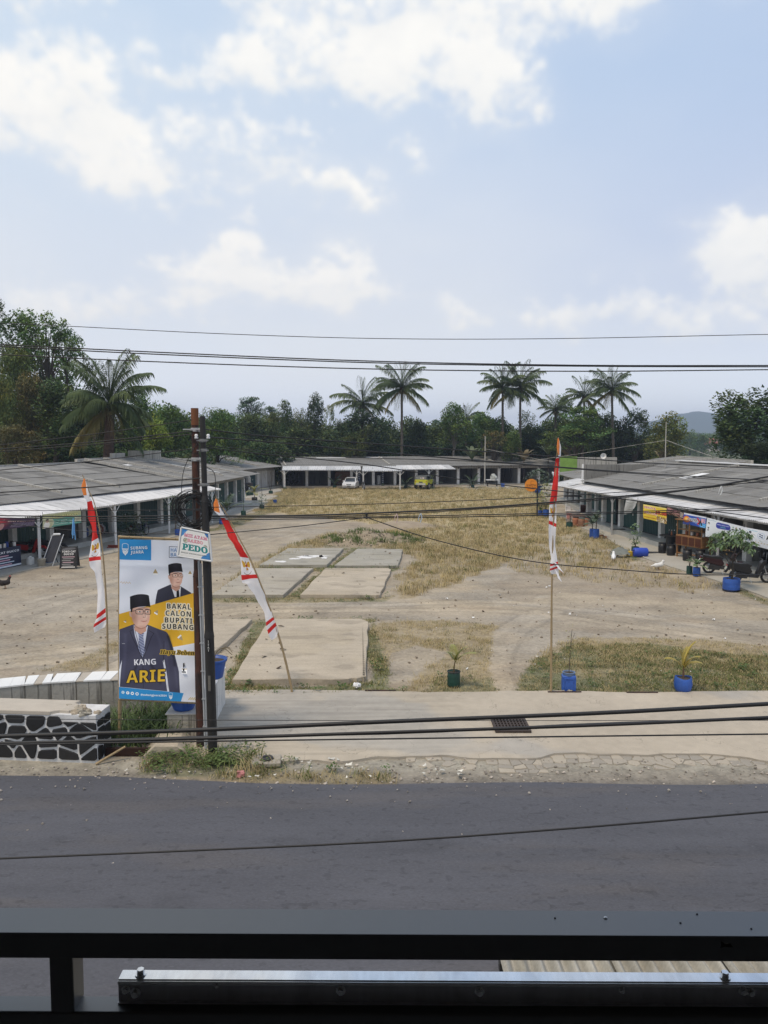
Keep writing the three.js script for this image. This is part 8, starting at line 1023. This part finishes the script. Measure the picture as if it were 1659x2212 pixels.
tree('low dark bush at the right picture edge by the roof', 1640, 955, 90, 68, 1010, 'broad', 'deep', { name: 'bush', cat: 'bush' });
tree('hazy green tree between the hill and the roofs', 1515, 935, 50, 300, 990, 'loose', 'mid');
tree('hazy tree left of the red roofed house', 1488, 930, 40, 320, 985, 'dome', 'mid');
tree('hazy tree right of the red roofed house', 1582, 940, 50, 340, 985, 'dome', 'mid');
// banana plants and low growth behind the roofs, the far woods and the hills
{ const lg = (() => { const n = 9; return sheet(2, n, (u, v) => { const t = v, w = .22 * Math.sin(Math.PI * clamp(t * 1.02)) ** .6; return [t * .75 + .0, t * 1.35 - t * t * .75, (u - .5) * 2 * w * .6 - 0]; }); })(); const bm = [new THREE.MeshPhysicalMaterial({ color: C3(.10, .135, .05), roughness: .5, transmission: .3, thickness: 0, side: THREE.DoubleSide }), new THREE.MeshPhysicalMaterial({ color: C3(.20, .155, .075), roughness: .8, transmission: .2, thickness: 0, side: THREE.DoubleSide })];
  [[757, 968, 'banana plant with big torn leaves behind the porch roof', 0], [1185, 962, 'banana plant upright behind the back row, right', 0], [1225, 966, 'dry banana plant behind the farther right roof', 1], [1020, 972, 'banana plant behind the open bays', 0], [1132, 975, 'withered banana plant right of the open bays', 1], [1430, 978, 'dry banana plant before the yellow topped tree', 1]].forEach(([x, y, l, k], i) => { const p = atDepth(x, y, 109), t = thing('banana_plant', l, 'banana plant', [p.x, 0, -109]); part(t, 'stem', cyl(.16, .1, p.y - 1.2, 8), M.soil); for (let j = 0; j < 8; j++) { const m = part(t, 'leaf', lg, bm[k]); m.position.y = p.y - 1.4; m.rotation.y = j * 2.4 + i; m.rotation.z = (j % 3) * .22 - .1; m.scale.setScalar(2.4); } }); }
function mass(name, label, kind, tone, list, seed) { const v = crowns[kind][0].leaves, im = new THREE.InstancedMesh(v, LM[tone], list.length), m4 = new THREE.Matrix4(), r = rng(seed); list.forEach(([p, R, h], i) => { m4.compose(p, new THREE.Quaternion().setFromAxisAngle(V(0, 1, 0), r() * 6.28), V(R, h, R)); im.setMatrixAt(i, m4); const k = .75 + .5 * r(); im.setColorAt(i, C3(k, k, k * (.9 + .2 * r()))); }); im.name = numbered(name); im.castShadow = im.receiveShadow = true; scene.add(im); tag(im, label, 'woodland', null, 'stuff'); }
{ const r = rng(333), l1 = [], l2 = [], l3 = [], l4 = [];
  for (let i = 0; i < 46; i++) { const px = -20 + i * 29 + r() * 14, d = px < 420 ? 92 + r() * 10 : 124 + r() * 14, p = atDepth(px, 990, d); p.y = 0; l1.push([p, 3.6 + r() * 2, (7.4 + r() * 3.2) / 1.35]); }
  for (let i = 0; i < 60; i++) { const px = -20 + i * 25.5 + r() * 14, d = px < 430 ? 72 + r() * 8 : px < 600 ? 100 + r() * 8 : 114 + r() * 4, p = atDepth(px, 990, d); p.y = 0; if (px > 1460) continue; l2.push([p, 2.4 + r() * 1.4, (4.6 + r() * 1.6) / 1.5]); }
  for (let i = 0; i < 110; i++) { const px = -100 + r() * 1860, d = 230 + r() * 500, p = atDepth(px, 990, d); p.y = -1; l3.push([p, 5 + r() * 5, (7 + r() * 6) / 1.35]); }
  for (let i = 0; i < 700; i++) { const a = (r() - .5) * 2.2, d = 700 + r() * 1500; l4.push([V(Math.sin(a) * d, -1, -Math.cos(a) * d), 12 + r() * 14, (8 + r() * 8) / 1.35]); }
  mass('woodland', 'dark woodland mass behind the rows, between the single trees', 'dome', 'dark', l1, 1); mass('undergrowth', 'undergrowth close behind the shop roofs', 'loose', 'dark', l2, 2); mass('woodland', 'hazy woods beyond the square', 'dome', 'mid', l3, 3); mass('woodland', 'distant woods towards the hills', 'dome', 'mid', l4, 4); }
{ // far house with a red roof, a blue hill behind
  const p = atDepth(1553, 985, 430), t = thing('house', 'hazy far house with a red tiled roof at the right', 'house', [p.x, 0, p.z], .5); part(t, 'wall', box(11, 4, 9, 0, 2, 0), std(.5, .46, .42, .9)); const s = new THREE.Shape(); s.moveTo(-6, 0); s.lineTo(6, 0); s.lineTo(2.5, 3.0); s.lineTo(-2.5, 3.0); s.closePath(); const g = new THREE.ExtrudeGeometry(s, { depth: 9, bevelEnabled: true, bevelSize: .3, bevelThickness: .6, bevelSegments: 1 }); g.translate(0, 3.9, -4.5); part(t, 'roof', g, std(.28, .09, .07, .9)); for (const x of [-4, 0, 4]) part(t, 'window', box(1.6, 1.5, .1, x, 2.2, 4.55), M.dark); part(t, 'door', box(1.1, 2.2, .1, 2, 1.1, 4.56), M.wood);
  const hill = (label, px0, px1, d, tops) => { const n = 60, m = 8, a = atDepth(px0, 951, d).x, b = atDepth(px1, 951, d).x; const g2 = sheet(n, m, (u, v) => { const f = u * (tops.length - 1), i = Math.min(tops.length - 2, Math.floor(f)), h = atDepth(829, lerp(tops[i], tops[i + 1], sstep(0, 1, f - i)), d).y, w = Math.sin(v * Math.PI); return [lerp(a, b, u), Math.max(-2, h * w + (fbm(u * 18, v * 4, 4) - .5) * h * .2 * w), -d - (v - .5) * d * .35]; }); const ixx = g2.index.array; if (g2.attributes.normal.getY(200) < 0) { for (let i = 0; i < ixx.length; i += 3) { const q = ixx[i]; ixx[i] = ixx[i + 1]; ixx[i + 1] = q; } g2.computeVertexNormals(); } const h2 = struct('hill', g2, std(.06, .085, .045, 1)); h2.userData.label = label; };
  hill('blue hazy hill at the right', 1360, 1800, 2400, [948, 938, 905, 892, 890, 897, 894, 905, 915, 920, 930, 940, 946]); hill('low hazy ridge along the horizon', -300, 1500, 2300, [940, 936, 930, 934, 928, 933, 930, 936, 932, 938, 940, 945]);
}
scene.traverse((o) => { if (o.isMesh) o.castShadow = o.receiveShadow = true; });
renderer.render(scene, camera);
